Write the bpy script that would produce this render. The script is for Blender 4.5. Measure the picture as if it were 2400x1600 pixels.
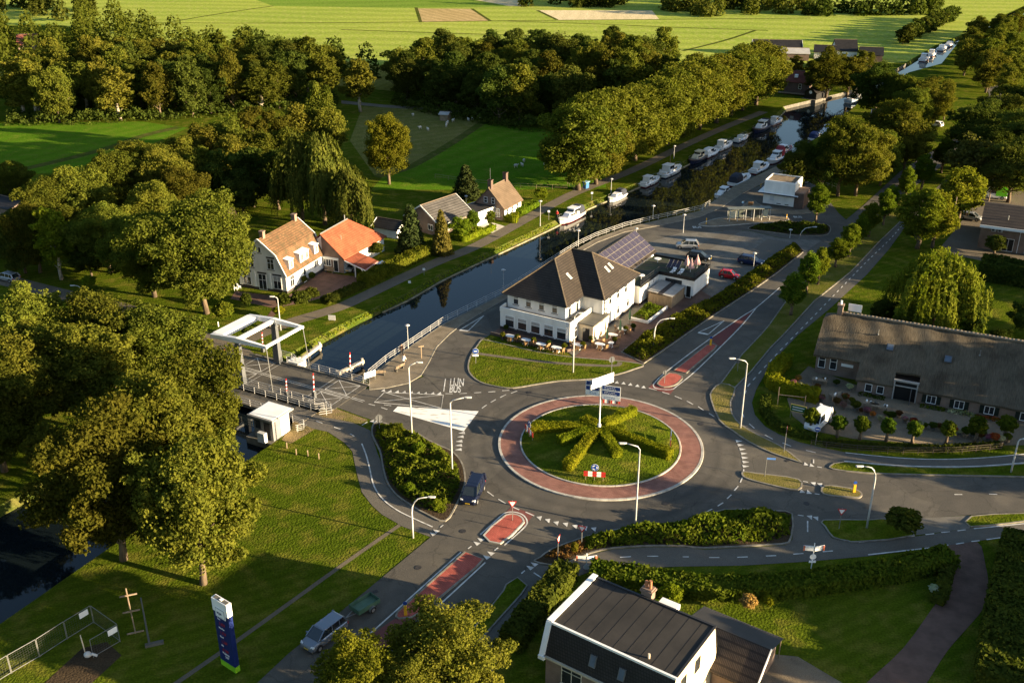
import bpy, bmesh, math, random
import numpy as np
from mathutils import Vector, Matrix
from mathutils.geometry import tessellate_polygon

R = math.radians
random.seed(7)
scene = bpy.context.scene
for o in list(bpy.data.objects):
    bpy.data.objects.remove(o, do_unlink=True)

# ------------------------------------------------------------ camera, sky, sun, exposure
FOC, TILT, CAMH = 2400.0, 24.8, 64.0      # focal length in photo pixels, tilt below the horizon, drone height
SUN_AZ, SUN_EL = -20.0, 10.4              # direction towards the sun (degrees from +X), elevation
cam_d = bpy.data.cameras.new('camera'); cam = bpy.data.objects.new('camera', cam_d)
scene.collection.objects.link(cam); scene.camera = cam
cam.location = (0, 0, CAMH); cam.rotation_euler = (R(90 - TILT), 0, 0)
cam_d.sensor_width = 36.0; cam_d.lens = FOC / 2400.0 * 36.0
cam_d.clip_start = 1.0; cam_d.clip_end = 9000.0
world = bpy.data.worlds.new('World'); scene.world = world; world.use_nodes = True
wn = world.node_tree; wn.nodes.clear()
w_out = wn.nodes.new('ShaderNodeOutputWorld'); w_bg = wn.nodes.new('ShaderNodeBackground')
w_sky = wn.nodes.new('ShaderNodeTexSky'); w_sky.sky_type = 'NISHITA'; w_sky.sun_disc = False
w_sky.sun_elevation = R(SUN_EL); w_sky.sun_rotation = R(90 - SUN_AZ)
w_sky.air_density = 1.0; w_sky.dust_density = 1.1; w_sky.ozone_density = 2.0
w_bg.inputs['Strength'].default_value = 0.062
wn.links.new(w_sky.outputs[0], w_bg.inputs[0]); wn.links.new(w_bg.outputs[0], w_out.inputs[0])
sun_d = bpy.data.lights.new('sun', 'SUN'); sun = bpy.data.objects.new('sun', sun_d)
scene.collection.objects.link(sun)
sun_d.energy = 5.0; sun_d.angle = R(0.5); sun_d.color = (1.0, 0.79, 0.50)
sdir = Vector((math.cos(R(SUN_EL)) * math.cos(R(SUN_AZ)), math.cos(R(SUN_EL)) * math.sin(R(SUN_AZ)), math.sin(R(SUN_EL))))
sun.rotation_euler = sdir.to_track_quat('Z', 'Y').to_euler(); sun.location = sdir * 300
vs = scene.view_settings
vs.view_transform = 'Standard'; vs.look = 'None'; vs.exposure = 2.2; vs.gamma = 1.0; vs.use_curve_mapping = False
scene.render.engine = 'CYCLES'
scene.cycles.max_bounces = 6; scene.cycles.transparent_max_bounces = 4
scene.cycles.diffuse_bounces = 3; scene.cycles.glossy_bounces = 3; scene.cycles.transmission_bounces = 3
scene.cycles.caustics_reflective = False; scene.cycles.caustics_refractive = False
scene.render.resolution_x = 1024; scene.render.resolution_y = 682

# ------------------------------------------------------------ measuring: photo pixel -> place on the ground
ST, CT = math.sin(R(TILT)), math.cos(R(TILT))
def at(px, py, z=0.0):
    x = (px - 1200) / FOC; y = (800 - py) / FOC
    t = (CAMH - z) / (ST - y * CT)
    return Vector((t * x, t * (CT + y * ST), z))
def height_at(bx, by, ty):
    Y = at(bx, by).y; yc = (800 - ty) / FOC
    return (yc * Y * CT - Y * ST) / (CT + yc * ST) + CAMH
def ats(pts, z=0.0): return [at(p[0], p[1], z) for p in pts]

# ------------------------------------------------------------ objects and tags
def tag(o, label=None, cat=None, group=None, kind=None):
    if label: o['label'] = label
    if cat: o['category'] = cat
    if group: o['group'] = group
    if kind: o['kind'] = kind
    return o
def link(o): scene.collection.objects.link(o); return o
def thing(name, loc, rz, label, cat, group=None):
    o = bpy.data.objects.new(name, None); link(o); o.empty_display_size = 0.3
    o.location = loc; o.rotation_euler = (0, 0, rz)
    return tag(o, label, cat, group)
def mobj(name, me, mat, parent=None):
    o = bpy.data.objects.new(name, me); link(o)
    if mat and not me.materials: me.materials.append(mat)
    if parent: o.parent = parent
    return o
def copy_tree(o, parent=None):
    c = o.copy(); link(c); c.parent = parent
    for ch in o.children: copy_tree(ch, c)
    return c

class MB:
    """collects shapes and links them as one mesh object"""
    def __init__(s): s.v = []; s.f = []
    def add(s, vs, fs):
        n = len(s.v); s.v += [tuple(p) for p in vs]; s.f += [tuple(i + n for i in f) for f in fs]; return s
    def box(s, x0, y0, z0, x1, y1, z1):
        return s.add([(x0,y0,z0),(x1,y0,z0),(x1,y1,z0),(x0,y1,z0),(x0,y0,z1),(x1,y0,z1),(x1,y1,z1),(x0,y1,z1)],
                     [(3,2,1,0),(4,5,6,7),(0,1,5,4),(1,2,6,5),(2,3,7,6),(3,0,4,7)])
    def obox(s, c, size, rz=0.0, rx=0.0, ry=0.0):
        m = Matrix.Rotation(rz, 3, 'Z') @ Matrix.Rotation(ry, 3, 'Y') @ Matrix.Rotation(rx, 3, 'X'); c = Vector(c)
        hx, hy, hz = size[0]/2, size[1]/2, size[2]/2
        P = [c + m @ Vector(p) for p in ((-hx,-hy,-hz),(hx,-hy,-hz),(hx,hy,-hz),(-hx,hy,-hz),(-hx,-hy,hz),(hx,-hy,hz),(hx,hy,hz),(-hx,hy,hz))]
        return s.add(P, [(3,2,1,0),(4,5,6,7),(0,1,5,4),(1,2,6,5),(2,3,7,6),(3,0,4,7)])
    def bar(s, a, b, w, h=None):
        """square bar from a to b"""
        a, b = Vector(a), Vector(b); h = h or w; d = (b - a)
        if d.length < 1e-6: return s
        d.normalize(); up = Vector((0,0,1)) if abs(d.z) < 0.95 else Vector((0,1,0))
        r = d.cross(up).normalized() * (w/2); u = r.cross(d).normalized() * (h/2)
        return s.add([a-r-u,a+r-u,a+r+u,a-r+u,b-r-u,b+r-u,b+r+u,b-r+u], [(0,1,2,3),(7,6,5,4),(0,4,5,1),(1,5,6,2),(2,6,7,3),(3,7,4,0)])
    def poly(s, vs): return s.add(vs, [tuple(range(len(vs)))])
    def prism(s, pts, z0, z1, bottom=False):
        """pts: 2D outline (any shape)"""
        n = len(pts); top = [(p[0],p[1],z1) for p in pts]; bot = [(p[0],p[1],z0) for p in pts]
        ar = sum(pts[i][0]*pts[(i+1)%n][1]-pts[(i+1)%n][0]*pts[i][1] for i in range(n))
        tr = tessellate_polygon([[Vector(p) for p in top]])
        fs = []
        for a, b, c in tr:
            A, B, C_ = top[a], top[b], top[c]
            cr = (B[0]-A[0])*(C_[1]-A[1])-(B[1]-A[1])*(C_[0]-A[0])
            t = (a,b,c) if cr > 0 else (c,b,a)
            fs.append(t)
            if bottom: fs.append((t[2]+n,t[1]+n,t[0]+n))
        for i in range(n):
            j = (i+1) % n
            fs.append((i, i+n, j+n, j) if ar > 0 else (j, j+n, i+n, i))
        return s.add(top + bot, fs)
    def sheet(s, pts, z, holes=()):
        loops = [[Vector((p[0],p[1],z)) for p in pts]] + [[Vector((p[0],p[1],z)) for p in h] for h in holes]
        al = [p for l in loops for p in l]; fs = []
        for a, b, c in tessellate_polygon(loops):
            A, B, C_ = al[a], al[b], al[c]
            cr = (B.x-A.x)*(C_.y-A.y)-(B.y-A.y)*(C_.x-A.x)
            fs.append((a,b,c) if cr > 0 else (c,b,a))
        return s.add(al, fs)
    def tube(s, pts, r, n=8, r1=None, caps=True):
        pts = [Vector(p) for p in pts]; m = len(pts); rings = []
        r = list(r) if hasattr(r, '__len__') else [r + ((r1 if r1 is not None else r) - r)*i/max(1,m-1) for i in range(m)]
        for i, p in enumerate(pts):
            d = (pts[min(m-1,i+1)] - pts[max(0,i-1)])
            d = d.normalized() if d.length > 1e-9 else Vector((0,0,1))
            up = Vector((0,0,1)) if abs(d.z) < 0.9 else Vector((0,1,0))
            a = d.cross(up).normalized(); b = a.cross(d).normalized()
            rings.append([p + (a*math.cos(2*math.pi*k/n) + b*math.sin(2*math.pi*k/n))*r[i] for k in range(n)])
        fs = []
        for i in range(m-1):
            for k in range(n):
                k2 = (k+1) % n; fs.append((i*n+k, i*n+k2, (i+1)*n+k2, (i+1)*n+k))
        if caps: fs.append(tuple(reversed(range(n)))); fs.append(tuple((m-1)*n+k for k in range(n)))
        return s.add([p for r_ in rings for p in r_], fs)
    def loft(s, secs, close=True, caps=True):
        n = len(secs[0]); fs = []
        for i in range(len(secs)-1):
            for k in range(n if close else n-1):
                k2 = (k+1) % n; fs.append((i*n+k, i*n+k2, (i+1)*n+k2, (i+1)*n+k))
        if caps: fs.append(tuple(reversed(range(n)))); fs.append(tuple((len(secs)-1)*n+k for k in range(n)))
        return s.add([p for q in secs for p in q], fs)
    def ball(s, c, r, nu=12, nv=8):
        r = r if hasattr(r, '__len__') else (r,r,r); vs = []; fs = []
        for j in range(nv+1):
            t = math.pi*j/nv
            for i in range(nu):
                a = 2*math.pi*i/nu
                vs.append((c[0]+r[0]*math.sin(t)*math.cos(a), c[1]+r[1]*math.sin(t)*math.sin(a), c[2]+r[2]*math.cos(t)))
        for j in range(nv):
            for i in range(nu):
                i2 = (i+1) % nu; fs.append((j*nu+i, (j+1)*nu+i, (j+1)*nu+i2, j*nu+i2))
        return s.add(vs, fs)
    def ribbon(s, pts, w, z, closed=False):
        """flat band of width w along a path at height z"""
        l, r = offset(pts, w/2, closed), offset(pts, -w/2, closed); n = len(pts); vs = []; fs = []
        for i in range(n): vs += [(l[i][0],l[i][1],z),(r[i][0],r[i][1],z)]
        for i in range(n if closed else n-1):
            j = (i+1) % n; fs.append((2*i, 2*i+1, 2*j+1, 2*j))
        return s.add(vs, fs)
    def kerb(s, pts, w, z0, z1, closed=False):
        l, r = offset(pts, w/2, closed), offset(pts, -w/2, closed); n = len(pts); vs = []; fs = []
        for i in range(n): vs += [(l[i][0],l[i][1],z0),(l[i][0],l[i][1],z1),(r[i][0],r[i][1],z1),(r[i][0],r[i][1],z0)]
        for i in range(n if closed else n-1):
            j = (i+1) % n
            for k in range(3): fs.append((4*i+k, 4*i+k+1, 4*j+k+1, 4*j+k))
        if not closed: fs += [(0,3,2,1), (4*n-4,4*n-3,4*n-2,4*n-1)]
        return s.add(vs, fs)
    def mesh(s, name, smooth=False):
        me = bpy.data.meshes.new(name); me.from_pydata(s.v, [], s.f); me.update()
        if smooth: me.polygons.foreach_set('use_smooth', [True]*len(me.polygons))
        return me
    def build(s, name, mat, parent=None, smooth=False, fix=False, label=None):
        me = s.mesh(name, smooth)
        if fix:
            b = bmesh.new(); b.from_mesh(me); bmesh.ops.remove_doubles(b, verts=b.verts, dist=1e-4)
            bmesh.ops.recalc_face_normals(b, faces=b.faces); b.to_mesh(me); b.free()
            if smooth: me.polygons.foreach_set('use_smooth', [True]*len(me.polygons))
        o = mobj(name, me, mat, parent)
        if label: o['label'] = label
        return o

def offset(pts, d, closed):
    n = len(pts); out = []
    for i in range(n):
        if closed: a, b = pts[(i-1) % n], pts[(i+1) % n]
        else: a, b = pts[max(0,i-1)], pts[min(n-1,i+1)]
        dx, dy = b[0]-a[0], b[1]-a[1]; L = math.hypot(dx, dy) or 1
        out.append((pts[i][0]-dy/L*d, pts[i][1]+dx/L*d))
    return out
def smooth(pts, k=6, closed=False):
    """Catmull-Rom through world points"""
    P = [Vector(p) for p in pts]; n = len(P); out = []
    for i in range(n if closed else n-1):
        g = (lambda j: P[j % n]) if closed else (lambda j: P[max(0,min(n-1,j))])
        p0,p1,p2,p3 = g(i-1),g(i),g(i+1),g(i+2)
        for q in range(k):
            t = q/k
            out.append(0.5*((2*p1)+(p2-p0)*t+(2*p0-5*p1+4*p2-p3)*t*t+(3*p1-p0-3*p2+p3)*t**3))
    if not closed: out.append(P[-1])
    return out
def circle(c, r, n=96): return [(c[0]+r*math.cos(2*math.pi*i/n), c[1]+r*math.sin(2*math.pi*i/n)) for i in range(n)]
def resample(pts, step, closed=False):
    P = [Vector((p[0],p[1],0)) for p in pts]
    if closed: P.append(P[0])
    out = [P[0].copy()]; acc = 0.0
    for a, b in zip(P, P[1:]):
        L = (b-a).length; t = step-acc
        while t <= L: out.append(a + (b-a)*(t/L)); t += step
        acc = L-(t-step)
    return out
def inside(p, poly):
    c = False; n = len(poly); j = n-1
    for i in range(n):
        a, b = poly[i], poly[j]
        if (a[1] > p[1]) != (b[1] > p[1]) and p[0] < (b[0]-a[0])*(p[1]-a[1])/(b[1]-a[1])+a[0]: c = not c
        j = i
    return c

# ------------------------------------------------------------ materials
def new_mat(name):
    m = bpy.data.materials.new(name); m.use_nodes = True; nt = m.node_tree
    return m, nt, nt.nodes['Principled BSDF']
def ramp_mix(nt, fac, a, b):
    x = nt.nodes.new('ShaderNodeMix'); x.data_type = 'RGBA'
    x.inputs['A'].default_value = (*a, 1); x.inputs['B'].default_value = (*b, 1); nt.links.new(fac, x.inputs['Factor'])
    return x.outputs['Result']
def coords(nt, kind='world', scale=(1,1,1), rot=0.0):
    if kind == 'world':
        g = nt.nodes.new('ShaderNodeNewGeometry'); src = g.outputs['Position']
    else:
        g = nt.nodes.new('ShaderNodeTexCoord'); src = g.outputs['Object']
    mp = nt.nodes.new('ShaderNodeMapping'); mp.inputs['Scale'].default_value = scale; mp.inputs['Rotation'].default_value = (0,0,rot)
    nt.links.new(src, mp.inputs['Vector']); return mp.outputs[0]
def noise(nt, vec, scale, detail=4.0, lo=0.35, hi=0.65):
    n = nt.nodes.new('ShaderNodeTexNoise'); n.inputs['Scale'].default_value = scale; n.inputs['Detail'].default_value = detail
    nt.links.new(vec, n.inputs['Vector'])
    r = nt.nodes.new('ShaderNodeMapRange'); r.inputs['From Min'].default_value = lo; r.inputs['From Max'].default_value = hi
    nt.links.new(n.outputs['Fac'], r.inputs['Value']); return r.outputs[0]
def mixc(nt, fac, a, b, mode='MIX'):
    x = nt.nodes.new('ShaderNodeMix'); x.data_type = 'RGBA'; x.blend_type = mode
    for s, v in (('A', a), ('B', b)):
        if isinstance(v, tuple): x.inputs[s].default_value = (*v, 1)
        else: nt.links.new(v, x.inputs[s])
    if isinstance(fac, float): x.inputs['Factor'].default_value = fac
    else: nt.links.new(fac, x.inputs['Factor'])
    return x.outputs['Result']
def bump(nt, b, h, strength, dist=0.1):
    n = nt.nodes.new('ShaderNodeBump'); n.inputs['Strength'].default_value = strength; n.inputs['Distance'].default_value = dist
    nt.links.new(h, n.inputs['Height']); nt.links.new(n.outputs[0], b.inputs['Normal'])
MATS = {}
def mat(name, c1, c2=None, scale=1.0, rough=0.8, metal=0.0, spec=0.3, bmp=0.0, bs=None, kind='object', stretch=(1,1,1), emit=0.0):
    if name in MATS: return MATS[name]
    m, nt, b = new_mat(name)
    b.inputs['Roughness'].default_value = rough; b.inputs['Metallic'].default_value = metal
    b.inputs['Specular IOR Level'].default_value = spec
    if c2 is None: c2 = tuple(min(1, v*0.82) for v in c1)
    v = coords(nt, kind, stretch)
    nt.links.new(ramp_mix(nt, noise(nt, v, scale), c1, c2), b.inputs['Base Color'])
    if bmp: bump(nt, b, noise(nt, v, bs or scale*6, 3, 0.2, 0.8), bmp, 0.03)
    if emit:
        b.inputs['Emission Color'].default_value = (*c1, 1); b.inputs['Emission Strength'].default_value = emit
    MATS[name] = m; return m
def ground_mat(name, base, alt, dry, stripe=None, fine=9.0, big=0.05, rough=0.95, bmp=0.5, mow=None, sheen=0.0):
    """grass or soil: big patches, middle patches and fine speckle, all in world metres"""
    m, nt, b = new_mat(name); b.inputs['Roughness'].default_value = rough; b.inputs['Specular IOR Level'].default_value = 0.0 if rough > 0.9 else 0.2
    v = coords(nt)
    c = ramp_mix(nt, noise(nt, v, big, 5, 0.35, 0.65), base, alt)
    c = mixc(nt, noise(nt, v, 0.45, 6, 0.47, 0.75), c, dry)
    f = noise(nt, v, fine, 3, 0.25, 0.75)
    c = mixc(nt, f, mixc(nt, 1.0, c, (0.62,0.62,0.62), 'MULTIPLY'), mixc(nt, 1.0, c, (1.34,1.34,1.34), 'MULTIPLY'))
    if mow:                                    # tramlines / mowing direction: angle, spacing in metres, strength
        w = nt.nodes.new('ShaderNodeTexWave'); w.inputs['Scale'].default_value = 0.314/mow[1]; w.inputs['Distortion'].default_value = 5.0
        w.inputs['Detail'].default_value = 2; w.inputs['Detail Scale'].default_value = 0.6
        nt.links.new(coords(nt, 'world', (1,1,1), R(mow[0])), w.inputs['Vector'])
        k = nt.nodes.new('ShaderNodeMath'); k.operation = 'MULTIPLY'; k.inputs[1].default_value = mow[2]; nt.links.new(w.outputs['Fac'], k.inputs[0])
        c = mixc(nt, k.outputs[0], c, mixc(nt, 1.0, c, (0.6,0.66,0.6), 'MULTIPLY'))
    nt.links.new(c, b.inputs['Base Color'])
    if bmp: bump(nt, b, noise(nt, v, fine*0.8, 4, 0.2, 0.8), bmp, 0.12)
    MATS[name] = m; return m
def tile_mat(name, c1, c2, mortar, w, h, kind='object', rough=0.85, bmp=0.5, moss=None, off=0.5, ground=False, msize=0.08, rot=0.0, spec=0.25):
    """bricks, roof tiles, pavers: running pattern laid along walls / eaves (x+y against z) or flat on the ground"""
    m, nt, b = new_mat(name); b.inputs['Roughness'].default_value = rough; b.inputs['Specular IOR Level'].default_value = spec
    v = coords(nt, 'world' if ground else kind, (1,1,1), rot)
    if not ground:
        sx = nt.nodes.new('ShaderNodeSeparateXYZ'); nt.links.new(v, sx.inputs[0])
        ad = nt.nodes.new('ShaderNodeMath'); nt.links.new(sx.outputs[0], ad.inputs[0]); nt.links.new(sx.outputs[1], ad.inputs[1])
        cb = nt.nodes.new('ShaderNodeCombineXYZ'); nt.links.new(ad.outputs[0], cb.inputs[0]); nt.links.new(sx.outputs[2], cb.inputs[1]); tv = cb.outputs[0]
    else: tv = v
    t = nt.nodes.new('ShaderNodeTexBrick'); t.inputs['Scale'].default_value = 1.0; t.offset = off
    t.inputs['Brick Width'].default_value = w; t.inputs['Row Height'].default_value = h; t.inputs['Mortar Size'].default_value = h*msize
    t.inputs['Mortar Smooth'].default_value = 0.3; t.inputs['Bias'].default_value = 0.0
    t.inputs['Color1'].default_value = (*c1,1); t.inputs['Color2'].default_value = (*c2,1); t.inputs['Mortar'].default_value = (*mortar,1)
    nt.links.new(tv, t.inputs['Vector'])
    c = mixc(nt, noise(nt, v, 0.7, 5, 0.4, 0.75), t.outputs['Color'], mixc(nt, 1.0, t.outputs['Color'], (0.62,0.62,0.6), 'MULTIPLY'))
    if moss: c = mixc(nt, noise(nt, v, 1.3, 6, 0.5, 0.66), c, moss)
    nt.links.new(c, b.inputs['Base Color'])
    if bmp: bump(nt, b, t.outputs['Fac'], -bmp, 0.03)
    MATS[name] = m; return m
def leaf_mat(name, c1, c2, trans=0.35, tc=None, rnd=0.35):
    m = bpy.data.materials.new(name); m.use_nodes = True; nt = m.node_tree; nt.nodes.clear()
    out = nt.nodes.new('ShaderNodeOutputMaterial'); d = nt.nodes.new('ShaderNodeBsdfDiffuse'); t = nt.nodes.new('ShaderNodeBsdfTranslucent')
    g = nt.nodes.new('ShaderNodeNewGeometry')
    mp = nt.nodes.new('ShaderNodeMapping'); nt.links.new(g.outputs['Position'], mp.inputs['Vector'])
    n = noise(nt, mp.outputs[0], 0.55, 3, 0.35, 0.65)
    fine = noise(nt, mp.outputs[0], 4.0, 2, 0.3, 0.7)
    c = ramp_mix(nt, n, c1, c2)
    c = mixc(nt, fine, mixc(nt, 1.0, c, (0.75,0.75,0.75), 'MULTIPLY'), mixc(nt, 1.0, c, (1.25,1.2,1.1), 'MULTIPLY'))
    oi = nt.nodes.new('ShaderNodeObjectInfo'); hs = nt.nodes.new('ShaderNodeHueSaturation')
    mr = nt.nodes.new('ShaderNodeMapRange'); mr.inputs['To Min'].default_value = 1-rnd; mr.inputs['To Max'].default_value = 1+rnd
    nt.links.new(oi.outputs['Random'], mr.inputs['Value']); nt.links.new(mr.outputs[0], hs.inputs['Value'])
    m2 = nt.nodes.new('ShaderNodeMapRange'); m2.inputs['To Min'].default_value = 0.48; m2.inputs['To Max'].default_value = 0.525
    mt = nt.nodes.new('ShaderNodeMath'); mt.operation = 'FRACT'; mm = nt.nodes.new('ShaderNodeMath'); mm.operation = 'MULTIPLY'; mm.inputs[1].default_value = 7.31
    nt.links.new(oi.outputs['Random'], mm.inputs[0]); nt.links.new(mm.outputs[0], mt.inputs[0]); nt.links.new(mt.outputs[0], m2.inputs['Value'])
    nt.links.new(m2.outputs[0], hs.inputs['Hue']); nt.links.new(c, hs.inputs['Color']); c = hs.outputs['Color']
    nt.links.new(c, d.inputs['Color'])
    nt.links.new(mixc(nt, 1.0, c, tc or (1.05,1.15,0.45), 'MULTIPLY'), t.inputs['Color'])
    mx = nt.nodes.new('ShaderNodeMixShader'); mx.inputs[0].default_value = trans
    nt.links.new(d.outputs[0], mx.inputs[1]); nt.links.new(t.outputs[0], mx.inputs[2]); nt.links.new(mx.outputs[0], out.inputs['Surface'])
    MATS[name] = m; return m

GRASS = ground_mat('lawn_grass', (0.056,0.084,0.006), (0.084,0.108,0.008), (0.150,0.135,0.022), mow=(62, 1.3, 0.5), bmp=0.9, fine=5.0)
ROUGH_GRASS = ground_mat('rough_grass', (0.05,0.075,0.010), (0.075,0.085,0.018), (0.13,0.11,0.035), fine=5.0)
DRY_GRASS = ground_mat('dry_grass', (0.13,0.12,0.03), (0.19,0.15,0.05), (0.22,0.17,0.07), fine=7.0)
MEADOW = ground_mat('meadow_grass', (0.072,0.155,0.009), (0.092,0.175,0.011), (0.13,0.17,0.02), fine=3.0, mow=(35, 6.0, 0.35))
FIELD = ground_mat('pasture', (0.27,0.34,0.050), (0.33,0.375,0.060), (0.42,0.41,0.12), fine=1.2, big=0.014, bmp=0.3, mow=(96, 15.0, 0.5))
FIELD_B = ground_mat('deep_green_crop', (0.15,0.23,0.03), (0.17,0.26,0.035), (0.20,0.26,0.05), fine=1.0, big=0.02, bmp=0.3, mow=(80, 18.0, 0.4))
FIELD_C = ground_mat('stubble', (0.42,0.30,0.13), (0.50,0.36,0.17), (0.36,0.26,0.11), fine=1.2, big=0.03, bmp=0.3, mow=(-30, 5.0, 0.5))
FIELD_D = ground_mat('ripe_grain', (0.62,0.50,0.28), (0.68,0.56,0.34), (0.58,0.47,0.27), fine=1.2, big=0.03, bmp=0.2, mow=(8, 6.0, 0.25))
SOIL = ground_mat('soil', (0.05,0.036,0.022), (0.07,0.05,0.03), (0.04,0.03,0.02), fine=6.0)
GRAVEL = ground_mat('gravel', (0.20,0.16,0.11), (0.24,0.19,0.13), (0.15,0.12,0.085), fine=14.0, bmp=0.7)
ASPHALT = ground_mat('asphalt', (0.084,0.076,0.062), (0.098,0.088,0.071), (0.120,0.106,0.085), fine=22.0, big=0.08, rough=0.85, bmp=0.12)
ASPHALT_B = ground_mat('cycle_asphalt', (0.105,0.094,0.076), (0.120,0.107,0.086), (0.135,0.119,0.094), fine=22.0, big=0.1, rough=0.85, bmp=0.12)
TARMAC_OLD = ground_mat('worn_asphalt', (0.125,0.102,0.072), (0.145,0.118,0.083), (0.165,0.137,0.096), fine=18.0, big=0.1, rough=0.9, bmp=0.15)
PAVER = tile_mat('grey_pavers', (0.15,0.138,0.115), (0.17,0.155,0.13), (0.09,0.085,0.07), 0.22, 0.11, ground=True, bmp=0.25, rot=0.9)
PAVER_TAN = tile_mat('tan_pavers', (0.21,0.17,0.115), (0.24,0.195,0.13), (0.13,0.10,0.07), 0.3, 0.3, ground=True, bmp=0.25, rot=0.95)
PAVER_RED = tile_mat('red_brick_pavers', (0.40,0.085,0.06), (0.46,0.11,0.075), (0.22,0.07,0.05), 0.42, 0.21, ground=True, bmp=0.5, rot=0.95, off=0.5)
PAVER_BRN = tile_mat('brown_brick_pavers', (0.15,0.085,0.06), (0.18,0.10,0.07), (0.08,0.05,0.035), 0.3, 0.15, ground=True, bmp=0.4, rot=0.4)
PAVER_APRON = tile_mat('apron_bricks', (0.245,0.110,0.082), (0.30,0.145,0.108), (0.10,0.05,0.04), 0.42, 0.21, ground=True, bmp=0.5, rot=0.3, off=0.5)
RED_ASPHALT = ground_mat('red_asphalt', (0.16,0.06,0.055), (0.19,0.075,0.065), (0.14,0.07,0.06), fine=20.0, bmp=0.1)
def wear(m):
    nt = m.node_tree; b = nt.nodes['Principled BSDF']; l = b.inputs['Base Color'].links[0]; c = l.from_socket
    vo = nt.nodes.new('ShaderNodeTexVoronoi'); vo.feature = 'DISTANCE_TO_EDGE'; vo.inputs['Scale'].default_value = 0.16
    wp = nt.nodes.new('ShaderNodeTexNoise'); wp.inputs['Scale'].default_value = 0.7; wp.inputs['Detail'].default_value = 5
    g = coords(nt); nt.links.new(g, wp.inputs['Vector']); ad = nt.nodes.new('ShaderNodeVectorMath'); ad.operation = 'MULTIPLY_ADD'; ad.inputs[1].default_value = (2.2,2.2,0)
    nt.links.new(wp.outputs['Color'], ad.inputs[0]); nt.links.new(g, ad.inputs[2]); nt.links.new(ad.outputs[0], vo.inputs['Vector'])
    cr = nt.nodes.new('ShaderNodeMapRange'); cr.inputs['From Min'].default_value = 0.004; cr.inputs['From Max'].default_value = 0.012; cr.inputs['To Min'].default_value = 0.55; cr.inputs['To Max'].default_value = 0.0
    nt.links.new(vo.outputs['Distance'], cr.inputs['Value']); c = mixc(nt, cr.outputs[0], c, mixc(nt, 1.0, c, (0.55,0.55,0.55), 'MULTIPLY'))
    v2 = nt.nodes.new('ShaderNodeTexVoronoi'); v2.inputs['Scale'].default_value = 0.09; v2.distance = 'CHEBYCHEV'; nt.links.new(coords(nt,'world',(1,1,1),0.6), v2.inputs['Vector'])
    sp = nt.nodes.new('ShaderNodeSeparateColor'); nt.links.new(v2.outputs['Color'], sp.inputs[0]); mr = nt.nodes.new('ShaderNodeMapRange'); mr.inputs['From Min'].default_value = 0.55; mr.inputs['From Max'].default_value = 0.6; mr.inputs['To Max'].default_value = 0.5
    nt.links.new(sp.outputs[0], mr.inputs['Value']); c = mixc(nt, mr.outputs[0], c, mixc(nt, 1.0, c, (0.72,0.72,0.74), 'MULTIPLY'))
    st = noise(nt, coords(nt,'world',(1,1,1)), 0.25, 6, 0.5, 0.8); c = mixc(nt, st, c, mixc(nt, 1.0, c, (1.3,1.27,1.2), 'MULTIPLY'))
    # lanes polished dark by tyres round the island
    dv = nt.nodes.new('ShaderNodeVectorMath'); dv.operation = 'DISTANCE'; dv.inputs[1].default_value = (10.8,108.6,0.03); nt.links.new(coords(nt), dv.inputs[0])
    for r0 in (14.3, 16.2):
        k = nt.nodes.new('ShaderNodeMath'); k.operation = 'SUBTRACT'; k.inputs[1].default_value = r0; nt.links.new(dv.outputs['Value'], k.inputs[0])
        a = nt.nodes.new('ShaderNodeMath'); a.operation = 'ABSOLUTE'; nt.links.new(k.outputs[0], a.inputs[0]); q = nt.nodes.new('ShaderNodeMapRange'); q.inputs['From Max'].default_value = 0.7; q.inputs['To Min'].default_value = 0.6; q.inputs['To Max'].default_value = 0.0
        nt.links.new(a.outputs[0], q.inputs['Value']); c = mixc(nt, q.outputs[0], c, mixc(nt, 1.0, c, (0.68,0.68,0.69), 'MULTIPLY'))
    nt.links.new(c, b.inputs['Base Color'])
wear(ASPHALT)
KERB = mat('kerb_concrete', (0.25,0.225,0.18), (0.15,0.135,0.105), 1.4, 0.9, kind='world')
KERB_W = mat('pale_kerb', (0.46,0.43,0.37), (0.30,0.28,0.24), 1.4, 0.9, kind='world')
PAINT = mat('road_paint', (0.66,0.64,0.58), (0.40,0.38,0.34), 1.6, 0.7, kind='world')
WHITE = mat('white_paint', (0.82,0.81,0.78), (0.74,0.73,0.69), 0.8, 0.55)
WHITE_WALL = mat('white_render', (0.82,0.80,0.75), (0.68,0.66,0.61), 0.7, 0.85, stretch=(1,1,0.4))
DARK = mat('dark_metal', (0.03,0.03,0.032), None, 1, 0.5)
GREYM = mat('grey_steel', (0.13,0.135,0.14), (0.10,0.105,0.11), 1, 0.45, 0.3)
RAILW = mat('rail_paint', (0.50,0.49,0.47), (0.40,0.39,0.37), 1.5, 0.5)
GALV = mat('galvanised', (0.28,0.28,0.265), (0.22,0.22,0.21), 2, 0.45, 0.5)
BARK = mat('bark', (0.16,0.115,0.07), (0.09,0.065,0.045), 3.0, 0.95, stretch=(1,1,0.25), bmp=0.6)
BIRCH = mat('pale_bark', (0.45,0.38,0.28), (0.20,0.16,0.12), 2.0, 0.9, stretch=(1,1,0.3))
GLASS = mat('window_glass', (0.03,0.033,0.036), (0.02,0.022,0.025), 1, 0.06, 0.0, 0.6)
CURTAIN = mat('curtain', (0.45,0.43,0.40), (0.3,0.29,0.27), 6, 0.9)
PLINTH = mat('dark_plinth', (0.06,0.05,0.045), None, 2, 0.9)
WOOD = mat('weathered_wood', (0.30,0.22,0.14), (0.20,0.145,0.09), 3, 0.85, stretch=(1,1,0.3))
RED = mat('red_paint', (0.50,0.025,0.02), None, 1, 0.5)
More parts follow.
